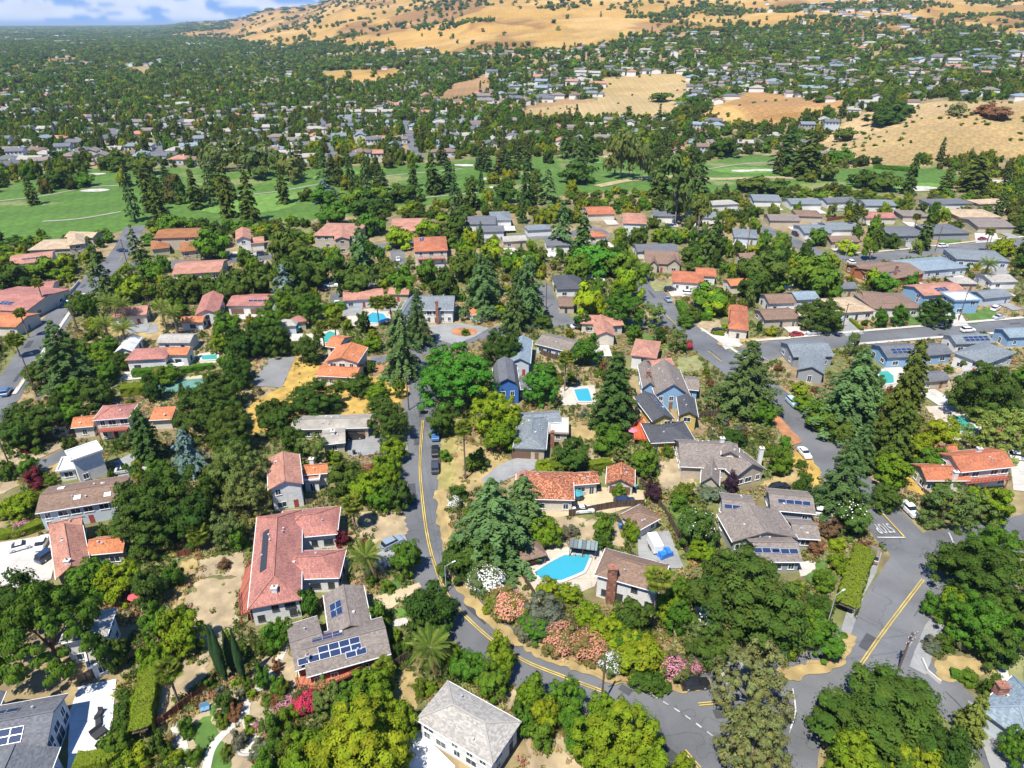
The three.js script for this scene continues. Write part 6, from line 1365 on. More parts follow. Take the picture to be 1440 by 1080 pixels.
function crownGeo(shape, lod, k) { // lod 0 small plants, 1 medium, 2 large, 3 middle distance, 4 far
  const key = shape + lod + '_' + k; if (geoBank[key]) return geoBank[key]; const s = 1000 + k * 31 + lod * 7 + shape.length * 101 + shape.charCodeAt(0);
  let g;
  if (shape === 'round') g = roundCrown(s, [22, 58, 120, 26, 10][lod], [110, 150, 190, 74, 28][lod], [0.06, 0.037, 0.0215, 0.08, 0.17][lod]);
  else if (shape === 'loose') g = roundCrown(s, [20, 60, 130, 24, 9][lod], [90, 105, 120, 60, 26][lod], [0.058, 0.034, 0.02, 0.075, 0.16][lod], { open: 1 });
  else if (shape === 'umbrella') g = roundCrown(s, [26, 90, 170, 28, 9][lod], [90, 110, 140, 60, 20][lod], [0.06, 0.032, 0.02, 0.08, 0.16][lod], { open: 0.5, flat: 1, spread: 1.1 });
  else if (shape === 'deodar') g = coniferCrown(s, 2.5, [14, 18, 20, 13, 7][lod], [8, 10, 11, 7, 5][lod], [34, 64, 80, 26, 9][lod], { droop: 0.38, power: 0.7, size: [0.045, 0.03, 0.026, 0.06, 0.13][lod], up: 0.9 });
  else if (shape === 'cedar') g = coniferCrown(s, 2.7, [14, 18, 20, 13, 7][lod], [8, 10, 11, 7, 5][lod], [34, 64, 80, 26, 9][lod], { droop: 0.2, power: 0.75, size: [0.045, 0.03, 0.026, 0.06, 0.13][lod], up: 1.0 });
  else if (shape === 'spire') g = coniferCrown(s, 4.2, [20, 28, 32, 18, 9][lod], [8, 9, 10, 7, 5][lod], [30, 44, 60, 22, 9][lod], { droop: 0.3, power: 0.5, start: 0.06, size: [0.065, 0.048, 0.036, 0.09, 0.19][lod], up: 0.5 });
  return geoBank[key] = fit(g, unitH[shape]);
}
function fit(g, con) { // brings a crown to radius 1 (and a broadleaf one to the height range -0.8 to 0.95)
  const P = g.attributes.position, R = [], Y = []; for (let i = 0; i < P.count; i += 2) { R.push(Math.hypot(P.getX(i), P.getZ(i))); Y.push(P.getY(i)); } R.sort((a, b) => a - b); Y.sort((a, b) => a - b);
  const k = 1 / R[Math.floor(R.length * 0.965)]; if (con) { g.scale(k, 1, k); return g; }
  const lo = Y[Math.floor(Y.length * 0.02)], hi = Y[Math.floor(Y.length * 0.985)], s = 1.75 / (hi - lo); g.translate(0, -lo, 0); g.scale(k, s, k); g.translate(0, -0.8, 0); return g;
}
function leafMat(key, rgb) { if (M['leaf ' + key]) return M['leaf ' + key]; const m = new THREE.MeshPhysicalMaterial({ roughness: 0.85, vertexColors: true, side: THREE.DoubleSide, transmission: 0.3, thickness: 0, specularIntensity: 0.06 }); m.color.setRGB(rgb[0], rgb[1], rgb[2]); m.name = 'leaf ' + key; return M['leaf ' + key] = m; }
// kind: name, words, category, crown shape, leaf colours (a few tones), lowest part of the crown as a share of the height, blossom
const KIND = {
  oak: ['oak_tree', 'dark green oak', 'tree', 'round', [[.064, .122, .018], [.056, .108, .016], [.082, .13, .02]], .14],
  mid: ['broadleaf_tree', 'leafy green tree', 'tree', 'round', [[.088, .195, .018], [.11, .20, .02], [.08, .175, .018]], .16],
  bright: ['broadleaf_tree', 'yellow green tree', 'tree', 'round', [[.185, .265, .014], [.215, .275, .016], [.15, .235, .015]], .14],
  lime: ['broadleaf_tree', 'bright lime green tree', 'tree', 'round', [[.24, .34, .016], [.21, .31, .016]], .14],
  maple: ['maple_tree', 'vivid green maple', 'tree', 'round', [[0.083, 0.240, 0.024], [0.094, 0.252, 0.028]], .12],
  magnolia: ['magnolia_tree', 'glossy magnolia with white blooms', 'tree', 'round', [[.10, .165, .03]], .1, [.8, .78, .7, .02]],
  olive: ['olive_tree', 'grey green loose tree', 'tree', 'loose', [[.13, .19, .045], [.15, .19, .05]], .16],
  loose: ['pepper_tree', 'thin greyish olive tree', 'tree', 'loose', [[0.180, 0.205, 0.071], [0.162, 0.189, 0.064]], .12],
  willow: ['willow_tree', 'soft pale green weeping tree', 'tree', 'loose', [[.18, .25, .05]], .04],
  euc: ['eucalyptus_tree', 'tall eucalyptus', 'tree', 'loose', [[0.114, 0.156, 0.035], [0.132, 0.163, 0.040]], .2],
  purple: ['plum_tree', 'dark purple plum tree', 'tree', 'round', [[.06, .03, .045]], .2], burgundy: ['plum_bush', 'burgundy leaved bush', 'shrub', 'round', [[.16, .03, .04]], .04],
  rust: ['russet_shrub', 'russet brown shrub', 'shrub', 'round', [[.21, .11, .05], [.18, .10, .05]], .04],
  shrub: ['shrub', 'rounded green shrub', 'shrub', 'round', [[.09, .165, .018], [.075, .13, .018], [.12, .18, .02]], .0],
  brightshrub: ['shrub', 'yellow green shrub', 'shrub', 'round', [[.21, .28, .016], [.18, .26, .016]], .0],
  greyshrub: ['shrub', 'grey green shrub', 'shrub', 'round', [[.17, .20, .11], [.15, .16, .10]], .0],
  crimson: ['bougainvillea', 'crimson bougainvillea', 'shrub', 'round', [[.10, .12, .03]], .0, [.52, .02, .08, .5]], pink: ['oleander', 'pink oleander', 'shrub', 'round', [[.11, .14, .04]], .0, [.62, .22, .32, .24]],
  whiteflower: ['oleander', 'white flowering oleander', 'shrub', 'round', [[.12, .16, .05]], .0, [.8, .8, .74, .26]], orangeflower: ['oleander', 'salmon flowering oleander', 'shrub', 'round', [[.15, .17, .04]], .0, [.62, .27, .17, .32]], rustflower: ['oleander', 'fading rust red oleander', 'shrub', 'round', [[.18, .16, .05]], .0, [.52, .22, .14, .3]],
  pine: ['stone_pine', 'umbrella pine', 'tree', 'umbrella', [[.10, .175, .018]], .3], brightpine: ['pine_tree', 'yellow green pine', 'tree', 'cedar', [[.20, .22, .04]], .0],
  deodar: ['deodar_cedar', 'blue green deodar cedar', 'tree', 'deodar', [[0.115, 0.198, 0.062], [0.132, 0.216, 0.067]], .0], cedar: ['cedar_tree', 'layered green cedar', 'tree', 'cedar', [[.10, .16, .045], [.09, .145, .04]], .0],
  bluecedar: ['blue_cedar', 'silvery blue cedar', 'tree', 'deodar', [[.18, .26, .22]], .0], redwood: ['redwood_tree', 'dark spire shaped redwood', 'tree', 'spire', [[0.086, 0.128, 0.022], [0.101, 0.135, 0.022], [0.078, 0.135, 0.029]], .0],
};
const tally = {};
function nearest(x, z) { let b = null, d = 1e9; for (const l of LAND) { const q = Math.hypot(l[0] - x, l[1] - z) / (l[3] === 1 ? 1.15 : 1); if (q < d) { d = q; b = l; } } return [b, d]; }
function whereText(x, z) { const [l, d] = nearest(x, z); const rel = d < 11 ? 'beside' : d < 22 ? 'near' : 'in the planting beyond'; return rel + ' ' + l[2]; }
function golfWhere(x, z) { let d = 1e9, w = ''; for (const [l, n] of [[BUNKERS, 'a sand bunker'], [GREENS, 'a putting green']]) for (const q of l) { const e = Math.hypot(q[0] - x, q[1] - z) - q[2]; if (e < d) { d = e; w = n; } } for (const [, p] of PATHS) for (const q of smoothLine(p, 8)) { const e = Math.hypot(q.x - x, q.z - z); if (e < d) { d = e; w = 'the cart path'; } } return d < 6 ? 'right beside ' + w + ' on the golf course' : d < 25 ? 'a little way from ' + w + ' on the golf course' : 'on the open fairway of the golf course'; }
const planted = [];
function label(text) { return text.split(/\s+/).slice(0, 16).join(' '); }
function plant(kind, x, z, r, h, word = '', where = null, grp = null) {
  const K = KIND[kind], d = -z, seedv = Math.floor(Math.abs(x * 13.7 + z * 7.3)), con = unitH[K[3]];
  const lod = d > 700 ? 4 : d > 230 ? 3 : r < 2.2 ? 0 : r < 5 ? 1 : 2, vn = lod === 2 ? 2 : 3;
  const size = con ? (h > 16 ? 'tall' : h < 10 ? 'young' : '') : K[2] === 'shrub' ? (r > 2.4 ? 'large' : r < 1.1 ? 'small' : '') : r > 5 ? 'wide' : h > 10 ? 'tall' : r < 2 ? 'small' : '';
  const y = d > 340 ? ground(x, z) : 0;
  const t = thing(K[0], label(`${word || size} ${K[1]} ${where ?? whereText(x, z)}`.trim()), K[2], [x, y, z], (seedv % 628) / 100, grp ?? (K[2] === 'shrub' ? 'garden shrubs' : con ? 'conifers among the houses' : 'broadleaf trees among the houses'));
  const tone = K[4][seedv % K[4].length], tk = seedv % K[4].length, j = hash2(seedv, 5, 3);
  const m = leafMat(kind + tk + (j > 0.5 ? 'b' : 'a'), tone.map((c, i) => c * (j > 0.5 ? [1.1, 1.04, 1][i] : [0.9, 0.97, 1][i])));
  if (K[2] === 'tree') { t.rotation.z = (hash2(seedv, 2, 8) - 0.5) * 0.09; t.rotation.x = (hash2(seedv, 3, 8) - 0.5) * 0.09; }
  if (con) { const c = part('crown', crownGeo(K[3], lod, seedv % vn), m, t); c.scale.set(r, h / con, r); const tr = part('trunk', spireTrunk, kind === 'redwood' ? redBark : bark, t); tr.scale.set(h * 0.42, h * 0.96, h * 0.42); }
  else {
    const y0 = h * K[5], c = part('crown', crownGeo(K[3], lod, seedv % vn), m, t), sy = (h - y0) / 1.75; c.position.y = y0 + sy * 0.8; c.scale.set(r, sy, r);
    if (K[2] === 'tree' || K[5] > 0.1) { const tr = part('trunk', trunks[seedv % 3], kind === 'euc' || kind === 'loose' ? paleBark : bark, t); tr.scale.set(Math.min(r, 6) * 0.8, c.position.y, Math.min(r, 6) * 0.8); }
    else { const tr = part('stem', trunks[seedv % 3], bark, t); tr.scale.set(r * 0.5, h * 0.5, r * 0.5); }
    if (K[6]) { const b = part('blossom', blossomGeo(K[6][3], lod), mat('blossom ' + kind, K[6].slice(0, 3), { roughness: 0.9 }), t); b.position.copy(c.position); b.scale.copy(c.scale).multiplyScalar(1.02); b.userData.kind = 'stuff'; }
  }
  tally[K[0]] = (tally[K[0]] ?? 0) + 1; planted.push([t, h]); return t;
}
function blossomGeo(f, lod) { const key = 'bl' + f + (lod > 2); if (geoBank[key]) return geoBank[key]; const r = mulberry(77), L = new Leaves(), n = Math.round(f * (lod > 2 ? 1100 : 4600)); for (let k = 0; k < n; k++) { const d = sph(r); if (d[1] < -0.2) d[1] *= -1; const q = (0.72 + 0.3 * r()) * (0.8 + 0.35 * vnoise(d[0] * 3 + 5, d[2] * 3 + d[1] * 2, 6)); const v = 0.75 + 0.4 * r(); L.leaf(d[0] * q, d[1] * q * 0.9, d[2] * q, d[0] + (r() - 0.5), d[1] + 0.3, d[2] + (r() - 0.5), (lod > 2 ? 0.06 : 0.03) * (0.7 + 0.7 * r()), r() * 6, [v, v, v], 1.2); } return geoBank[key] = L.get(); }
TREES.forEach(([kind, x, z, r, h, word]) => { plant(kind, x, z, Math.max(0.5, r), h, word, z < -300 ? (inGolf(x, z) ? golfWhere(x, z) : z < -560 ? 'at the foot of the golden hills' : null) : null, inGolf(x, z) ? 'trees on the golf course' : null); occDisc(x, z, Math.max(1, r * 0.8), 5); });
{ // four slim cypresses
  const g = new Leaves(), r = mulberry(5); for (let k = 0; k < 9000; k++) { const f = r(), a = r() * 6.2832, R = Math.pow(Math.sin(Math.PI * Math.min(1, 0.09 + f * 0.91)), 0.7) * (0.85 + 0.25 * vnoise(a * 1.5, f * 9, 3)) * (f > 0.6 ? 1 - (f - 0.6) * 0.9 : 1); const v = 0.7 + 0.6 * r(); g.leaf(Math.cos(a) * R, f * 10, Math.sin(a) * R, Math.cos(a) + (r() - 0.5) * 0.7, 0.5 + r() * 0.6, Math.sin(a) + (r() - 0.5) * 0.7, 0.075 * (0.6 + 0.8 * r()), r() * 6, [v, v, v * (0.8 + r() * 0.4)], 1.8); }
  const geo = g.get(), m = leafMat('cypress', [0.04, 0.085, 0.03]);
  CYPRESS.forEach(([x, z, h, d], i) => { const t = thing('cypress_tree', ['tallest slim cypress beside the dry lot', 'slim cypress tucked behind the tallest one', 'short slim cypress in the middle of the row', 'slim cypress at the garden end of the row'][i], 'tree', [x, 0, z], i, 'row of slim cypresses'); part('crown', geo, m, t).scale.set(0.62, h / 10, 0.62); part('trunk', spireTrunk, bark, t).scale.set(3, h * 0.9, 3); occDisc(x, z, 1.5, 5); });
}
{ // palms
  const nrm = g => { g.deleteAttribute('normal'); const q = g.toNonIndexed(); q.computeVertexNormals(); return q; };
  const frond = (seed, arch) => { const r = mulberry(seed), L = new Leaves(), n = 30; for (let k = 1; k <= n; k++) { const s = k / n, x = s * (1 - 0.18 * s), y = 0.42 * s - arch * s * s, slope = Math.atan2(0.42 - 2 * arch * s, 1); for (const sd of [-1, 1]) { const w = 0.17 * Math.sin(Math.PI * (0.1 + 0.84 * s)) + 0.02, v = 0.8 + 0.4 * r(); L.leaf(x + w * 0.35, y - w * 0.12, sd * w * 0.5, -Math.sin(slope) + (r() - .5) * .2, 1, sd * 0.35, 0.024, 0, [v, v, v * 0.9], 1); const i = L.p.length - 12; const q = [x, y, 0, x + 0.02, y + 0.004, 0, x + w * 0.95 + 0.006, y - w * 0.3, sd * w * 0.85, x + w * 0.95 - 0.006, y - w * 0.3, sd * w * 0.85]; for (let u = 0; u < 12; u++) L.p[i + u] = q[u]; } } return nrm(L.get()); };
  const fr = [frond(1, 0.3), frond(2, 0.45), frond(3, 0.65), frond(4, 0.9)];
  const fan = (seed) => { const r = mulberry(seed), L = new Leaves(); for (let k = 0; k < 15; k++) { const a = (k / 14 - 0.5) * 3.6, c = Math.cos(a), s = Math.sin(a), v = 0.8 + 0.4 * r(), len = 0.5 * (1 - 0.12 * Math.abs(a)); L.leaf(0, 0, 0, 0, 1, 0, 0.03, 0, [v, v, v * 0.9], 1); const i = L.p.length - 12, x0 = 0.5, q = [x0, 0, 0, x0 + c * len * 0.6 - s * 0.05, 0.02, s * len * 0.6 + c * 0.05, x0 + c * len, -0.12, s * len, x0 + c * len * 0.6 + s * 0.05, 0.02, s * len * 0.6 - c * 0.05]; for (let u = 0; u < 12; u++) L.p[i + u] = q[u]; } L.leaf(0.25, 0, 0, 0, 1, 0, 0.02, 0, [0.9, 0.8, 0.6], 12); return nrm(L.get()); };
  const fn = [fan(1), fan(2)]; const fm = leafMat('date frond', [0.12, 0.18, 0.03]), fm2 = leafMat('date frond b', [0.21, 0.25, 0.05]), pm = leafMat('fan frond', [0.17, 0.23, 0.03]), pm2 = leafMat('fan frond b', [0.25, 0.27, 0.04]), dead = leafMat('dead frond', [0.30, 0.22, 0.11]);
  const tg = new THREE.CylinderGeometry(0.8, 1, 1, 10, 6); tg.translate(0, 0.5, 0);
  const palmBark = mat('palm bark', [0.28, 0.21, 0.15], { map: TX.boards() });
  PALMS.forEach(([kind, x, z, h, R], i) => {
    const r = mulberry(40 + i), date = kind === 'date', t = thing(date ? 'date_palm' : 'fan_palm', label(`${h > 10 ? 'very tall' : h > 6.5 ? 'tall' : 'low'} ${date ? 'feathery date palm' : 'fan palm with bare trunk'} ${whereText(x, z)}`), 'palm', [x, 0, z], r() * 6, date ? 'date palms' : 'fan palms');
    const tr = part('trunk', tg, palmBark, t), tw = date ? 0.42 : 0.2; tr.scale.set(tw, h, tw);
    const n = date ? 46 : 34;
    for (let k = 0; k < n; k++) {
      const f = k / n, a = k * 2.39996, el = date ? 1.15 - f * 1.75 : 1.25 - f * 2.2, g = date ? fr[Math.min(3, Math.floor(f * 4))] : fn[k % 2], old = f > 0.9;
      const l = part('frond', g, old ? dead : date ? (k % 3 ? fm : fm2) : (k % 3 ? pm : pm2), t), s = R * (0.82 + 0.3 * r()) * (date ? 1 : 1.0); l.position.y = h - 0.1; l.rotation.set(0, a, el * (date ? 0.55 : 0.8) + (r() - 0.5) * 0.15, 'YXZ'); l.scale.set(date ? s * 1.2 : s, s, date ? s * 0.75 : s);
    }
    occDisc(x, z, 1.5, 5);
  });
}
// hedges
HEDGES.forEach(([ph, w, h, kind, p], i) => {
  const P = smoothLine(p, 0.5), r = mulberry(300 + i), L = new Leaves(), d = -p[0][1], s = d > 230 ? 0.22 : 0.085, area = P.length * 0.5 * (w + 2 * h), n = Math.min(16000, Math.round(area * (d > 230 ? 34 : 170)));
  const cx = P[0].x, cz = P[0].z;
  for (let k = 0; k < n; k++) {
    const q = r() * (P.length - 1), a = Math.floor(q), f = q - a, A = P[a], B = P[Math.min(P.length - 1, a + 1)], tx = B.x - A.x, tz = B.z - A.z, l = Math.hypot(tx, tz) || 1, c = r() * (w + 2 * h), bump = 0.75 + 0.4 * vnoise(q * 0.5, c * 1.2, i);
    let o, y, no, ny; if (c < h) { o = -w / 2; y = c; no = -1; ny = 0.2; } else if (c < h + w) { o = c - h - w / 2; y = h; no = 0; ny = 1; } else { o = w / 2; y = w + 2 * h - c; no = 1; ny = 0.2; }
    o *= bump + 0.1; y *= 0.85 + 0.2 * bump; const nx = -tz / l, nz = tx / l, v = 0.7 + 0.6 * r();
    L.leaf(A.x + tx * f + nx * o - cx, y, A.z + tz * f + nz * o - cz, nx * no + (r() - 0.5), ny + (r() - 0.5) * 0.8, nz * no + (r() - 0.5), s * (0.6 + 0.8 * r()), r() * 6, [v, v, v], 1.4);
  }
  const t = thing('hedge', ph, 'hedge', [cx, d > 340 ? ground(cx, cz) : 0, cz]); part('foliage', L.get(), leafMat('hedge ' + kind, kind === 'bright' ? [0.17, 0.225, 0.018] : KIND[kind][4][0]), t);
  const core = ribbon(P.map(q => V(q.x - cx, 0, q.z - cz)), w * 0.7, h * 0.8); part('twigs', core, bark, t);
  for (const q of P) occDisc(q.x, q.z, w / 2 + 0.3, 7);
});
console.log('trees', JSON.stringify(tally));

// ------------------------------------------------------------------ pools
{
  const water = [mat('pool water', [0.04, 0.30, 0.40], { roughness: 0.05, bumpMap: TX.water(), bumpScale: 0.04 }), mat('teal pool water', [0.05, 0.30, 0.25], { roughness: 0.05, bumpMap: TX.water(), bumpScale: 0.04 })];
  const cop = mat('pool coping', [0.66, 0.62, 0.56], { map: TX.concrete() });
  POOLS.forEach(([ph, p, c]) => {
    const [x, z] = p[0], q = p.map(([a, b]) => [a - x, b - z]), t = thing('swimming_pool', ph, 'pool', [x, 0, z]);
    part('water', sheetGeo(q, 0.25, 0.05), water[c], t);
    const cl = new THREE.CatmullRomCurve3(q.map(([a, b]) => V(a, 0.27, b)), true, 'catmullrom', 0.12); const P = cl.getSpacedPoints(60), s = new THREE.Shape([new THREE.Vector2(-0.14, -0.3), new THREE.Vector2(0.04, -0.3), new THREE.Vector2(0.04, 0.3), new THREE.Vector2(-0.14, 0.3)]);
    part('coping', new THREE.ExtrudeGeometry(s, { steps: 60, extrudePath: cl, bevelEnabled: false }), cop, t);
    const b = bboxOf(p); for (let i = b[0]; i < b[1]; i += 0.8) for (let j = b[2]; j < b[3]; j += 0.8) if (inPoly(p, i, j)) occMark(i, j, 8);
  });
}
// ------------------------------------------------------------------ cars
{
  const ex = (pts, w, bev) => { const s = new THREE.Shape(pts.map(p => new THREE.Vector2(...p))), g = new THREE.ExtrudeGeometry(s, { depth: w - 2 * bev, bevelEnabled: true, bevelSize: bev, bevelThickness: bev, bevelSegments: 2 }); return g.translate(0, 0, -(w - 2 * bev) / 2); };
  const arch = (x) => { const a = []; for (let k = 0; k <= 6; k++) { const t = Math.PI * (1 - k / 6); a.push([x + 0.36 * Math.cos(t), 0.28 + 0.36 * Math.sin(t)]); } return a; };
  const lower = (L, hood, belt, tail) => [[-L / 2, 0.32], ...arch(-L * 0.3), ...arch(L * 0.3), [L / 2, 0.32], [L / 2 + 0.02, hood - 0.12], [L / 2 - 0.25, hood], [L * 0.2, belt], [-L / 2 + 0.2, tail], [-L / 2, tail - 0.2]];
  const T = {
    sedan: { L: 4.5, W: 1.78, body: lower(4.5, 0.78, 0.92, 0.95), cabin: [[1.0, 0.88], [0.35, 1.38], [-0.95, 1.4], [-1.75, 0.92]], roof: [[0.32, 1.37], [-0.92, 1.39], [-0.85, 1.44], [0.2, 1.43]] },
    suv: { L: 4.6, W: 1.86, body: lower(4.6, 0.95, 1.05, 1.08), cabin: [[1.15, 1.0], [0.55, 1.64], [-1.9, 1.66], [-2.2, 1.04]], roof: [[0.52, 1.63], [-1.88, 1.65], [-1.8, 1.72], [0.42, 1.7]] },
    pickup: { L: 5.4, W: 1.94, body: lower(5.4, 1.02, 1.08, 1.02), cabin: [[1.4, 1.04], [0.8, 1.7], [-0.55, 1.72], [-0.75, 1.06]], roof: [[0.78, 1.69], [-0.52, 1.71], [-0.48, 1.77], [0.68, 1.76]] },
  };
  for (const k in T) { const t = T[k]; t.b = ex(t.body, t.W, 0.07); t.c = ex(t.cabin, t.W - 0.26, 0.05); t.r = ex(t.roof, t.W - 0.3, 0.03); }
  const tyre = new THREE.CylinderGeometry(0.33, 0.33, 0.22, 14).rotateX(Math.PI / 2), rim = new THREE.CylinderGeometry(0.2, 0.2, 0.24, 10).rotateX(Math.PI / 2), lampG = new RoundedBoxGeometry(0.1, 0.14, 0.36, 1, 0.03), bed = box(1.7, 0.06, 1.5), mirror = new RoundedBoxGeometry(0.12, 0.14, 0.2, 1, 0.04);
  const PAINT = { white: [.78, .78, .77], black: [.015, .015, .017], charcoal: [.05, .05, .055], blue: [.05, .14, .32], steel: [.22, .28, .34], silver: [.48, .5, .52], navy: [.02, .035, .08], lightblue: [.4, .52, .62], brown: [.22, .16, .14], teal: [.05, .34, .38], red: [.36, .02, .03], burgundy: [.2, .02, .03] };
  const rubber = mat('tyre rubber', [0.02, 0.02, 0.02]), cg = mat('car glass', [0.02, 0.025, 0.03], { roughness: 0.05 }), hl = mat('headlamp', [0.7, 0.72, 0.75], { roughness: 0.15 }), tl = mat('tail lamp', [0.3, 0.01, 0.01], { roughness: 0.2 }), bl = mat('bed liner', [0.03, 0.03, 0.03]);
  CARS.forEach(([x, z, a, col, ty, lab]) => {
    const t = T[ty], g = thing(ty === 'pickup' ? 'pickup_truck' : ty === 'suv' ? 'estate_car' : 'saloon_car', lab, ty === 'pickup' ? 'pickup' : 'car', [x, 0.24, z], a, 'parked cars');
    if (!M['paint ' + col]) { const m = new THREE.MeshPhysicalMaterial({ roughness: 0.35, clearcoat: 0.8, clearcoatRoughness: 0.05 }); m.color.setRGB(...PAINT[col]); M['paint ' + col] = m; } const pm = M['paint ' + col];
    part('body', t.b, pm, g); part('windows', t.c, cg, g); part('roof', t.r, pm, g);
    for (const sx of [-1, 1]) for (const sz of [-1, 1]) { const w = part('wheel', tyre, rubber, g); w.position.set(sx * t.L * 0.3, 0.33, sz * (t.W / 2 - 0.12)); part('rim', rim, alu, w); }
    for (const s of [-1, 1]) { part('headlight', lampG, hl, g).position.set(t.L / 2 - 0.02, 0.68, s * (t.W / 2 - 0.28)); part('tail_light', lampG, tl, g).position.set(-t.L / 2 + 0.02, 0.8, s * (t.W / 2 - 0.26)); part('mirror', mirror, pm, g).position.set(t.L * 0.17, 1.0, s * (t.W / 2 + 0.06)); }
    if (ty === 'pickup') part('truck_bed', bed, bl, g).position.set(-1.75, 1.06, 0);
    occDisc(x, z, 2.6, 6);
  });
}
// ------------------------------------------------------------------ fences and walls
{
  const FM = { redwood: mat('red fence boards', [0.26, 0.085, 0.045], { map: TX.boards() }), tan: mat('tan fence boards', [0.34, 0.22, 0.12], { map: TX.boards() }), brown: mat('brown fence boards', [0.13, 0.085, 0.06], { map: TX.boards() }), slate: mat('slate fence boards', [0.22, 0.26, 0.29], { map: TX.boards() }), white: mat('pale wall', [0.62, 0.6, 0.57], { map: TX.stucco() }) };
  FENCES.forEach(([ph, k, h, p], fi) => {
    const P = smoothLine(p, 2.4), t = thing(k === 'white' ? 'garden_wall' : 'board_fence', ph, k === 'white' ? 'wall' : 'fence', [P[0].x, 0, P[0].z]);
    for (let i = 0; i + 1 < P.length; i++) { const a = P[i], b = P[i + 1], L = a.distanceTo(b), y = h + (hash2(i, fi, 4) - 0.5) * 0.08, g = part('panel', box(L - 0.12, y, k === 'white' ? 0.2 : 0.05, 0, y / 2, 0), FM[k], t); g.position.set((a.x + b.x) / 2 - P[0].x, 0, (a.z + b.z) / 2 - P[0].z); g.rotation.y = Math.atan2(-(b.z - a.z), b.x - a.x); occDisc((a.x + b.x) / 2, (a.z + b.z) / 2, 1.2, 4); }
    for (const q of P) { const g = part('post', box(0.14, h + 0.12, 0.14, 0, (h + 0.12) / 2, 0), FM[k], t); g.position.set(q.x - P[0].x, 0, q.z - P[0].z); }
  });
}
// ------------------------------------------------------------------ utility poles and wires
{
  const wood = mat('pole wood', [0.17, 0.11, 0.075], { map: TX.boards() }), steel = mat('galvanised steel', [0.4, 0.42, 0.43], { roughness: 0.5 }), wire = mat('wire', [0.03, 0.03, 0.03]), ins = mat('insulator', [0.6, 0.6, 0.58], { roughness: 0.3 });
  POLES.forEach(([x, z, h, k]) => {
    const lamp = k === 'lamp', t = thing(lamp ? 'street_lamp' : 'utility_pole', label(`${lamp ? 'street lamp on a steel mast' : k === 'tt' ? 'wooden utility pole with double crossarms' : k === 't' ? 'wooden utility pole with crossarm' : 'plain wooden utility pole'} ${whereText(x, z)}`), lamp ? 'lamp' : 'pole', [x, 0, z], 0.5, 'utility poles');
    part('mast', new THREE.CylinderGeometry(lamp ? 0.07 : 0.13, lamp ? 0.1 : 0.19, h + 0.3, 9).translate(0, h / 2 - 0.15, 0), lamp ? steel : wood, t);
    if (lamp) { part('lamp_arm', limb(V(0, h, 0), V(1.6, h + 0.4, 0), 0.05, 0.04), steel, t); part('lamp_head', new RoundedBoxGeometry(0.75, 0.16, 0.3, 2, 0.06).translate(1.8, h + 0.4, 0), ins, t); }
    for (let q = 0; q < (k === 'tt' ? 2 : k === 't' ? 1 : 0); q++) { const c = part('crossarm', box(2.6, 0.13, 0.11, 0, h - 0.5 - q * 1.3, 0.15), wood, t); for (const s of [-1.15, -0.5, 0.5, 1.15]) part('insulator', new THREE.CylinderGeometry(0.05, 0.07, 0.2, 7).translate(s, h - 0.34 - q * 1.3, 0.15), ins, c); }
    if (k === 'tt') part('transformer', new THREE.CylinderGeometry(0.25, 0.25, 0.85, 12).translate(0.4, h - 2.7, 0), steel, t);
  });
  WIRES.forEach(([a, b]) => { const A = POLES[a], B = POLES[b]; for (const o of [-0.6, 0.6]) { const c = new THREE.CatmullRomCurve3([V(A[0] + o, A[2] - 0.4, A[1]), V((A[0] + B[0]) / 2 + o, (A[2] + B[2]) / 2 - 1.8, (A[1] + B[1]) / 2), V(B[0] + o, B[2] - 0.4, B[1])]); const w = shadow(new THREE.Mesh(new THREE.TubeGeometry(c, 24, 0.016, 4), wire)); w.name = numbered('overhead_wire'); w.userData = { label: label(`overhead wire leaving the pole ${whereText(A[0], A[1])}`), category: 'wire', group: 'overhead wires' }; scene.add(w); } });
}
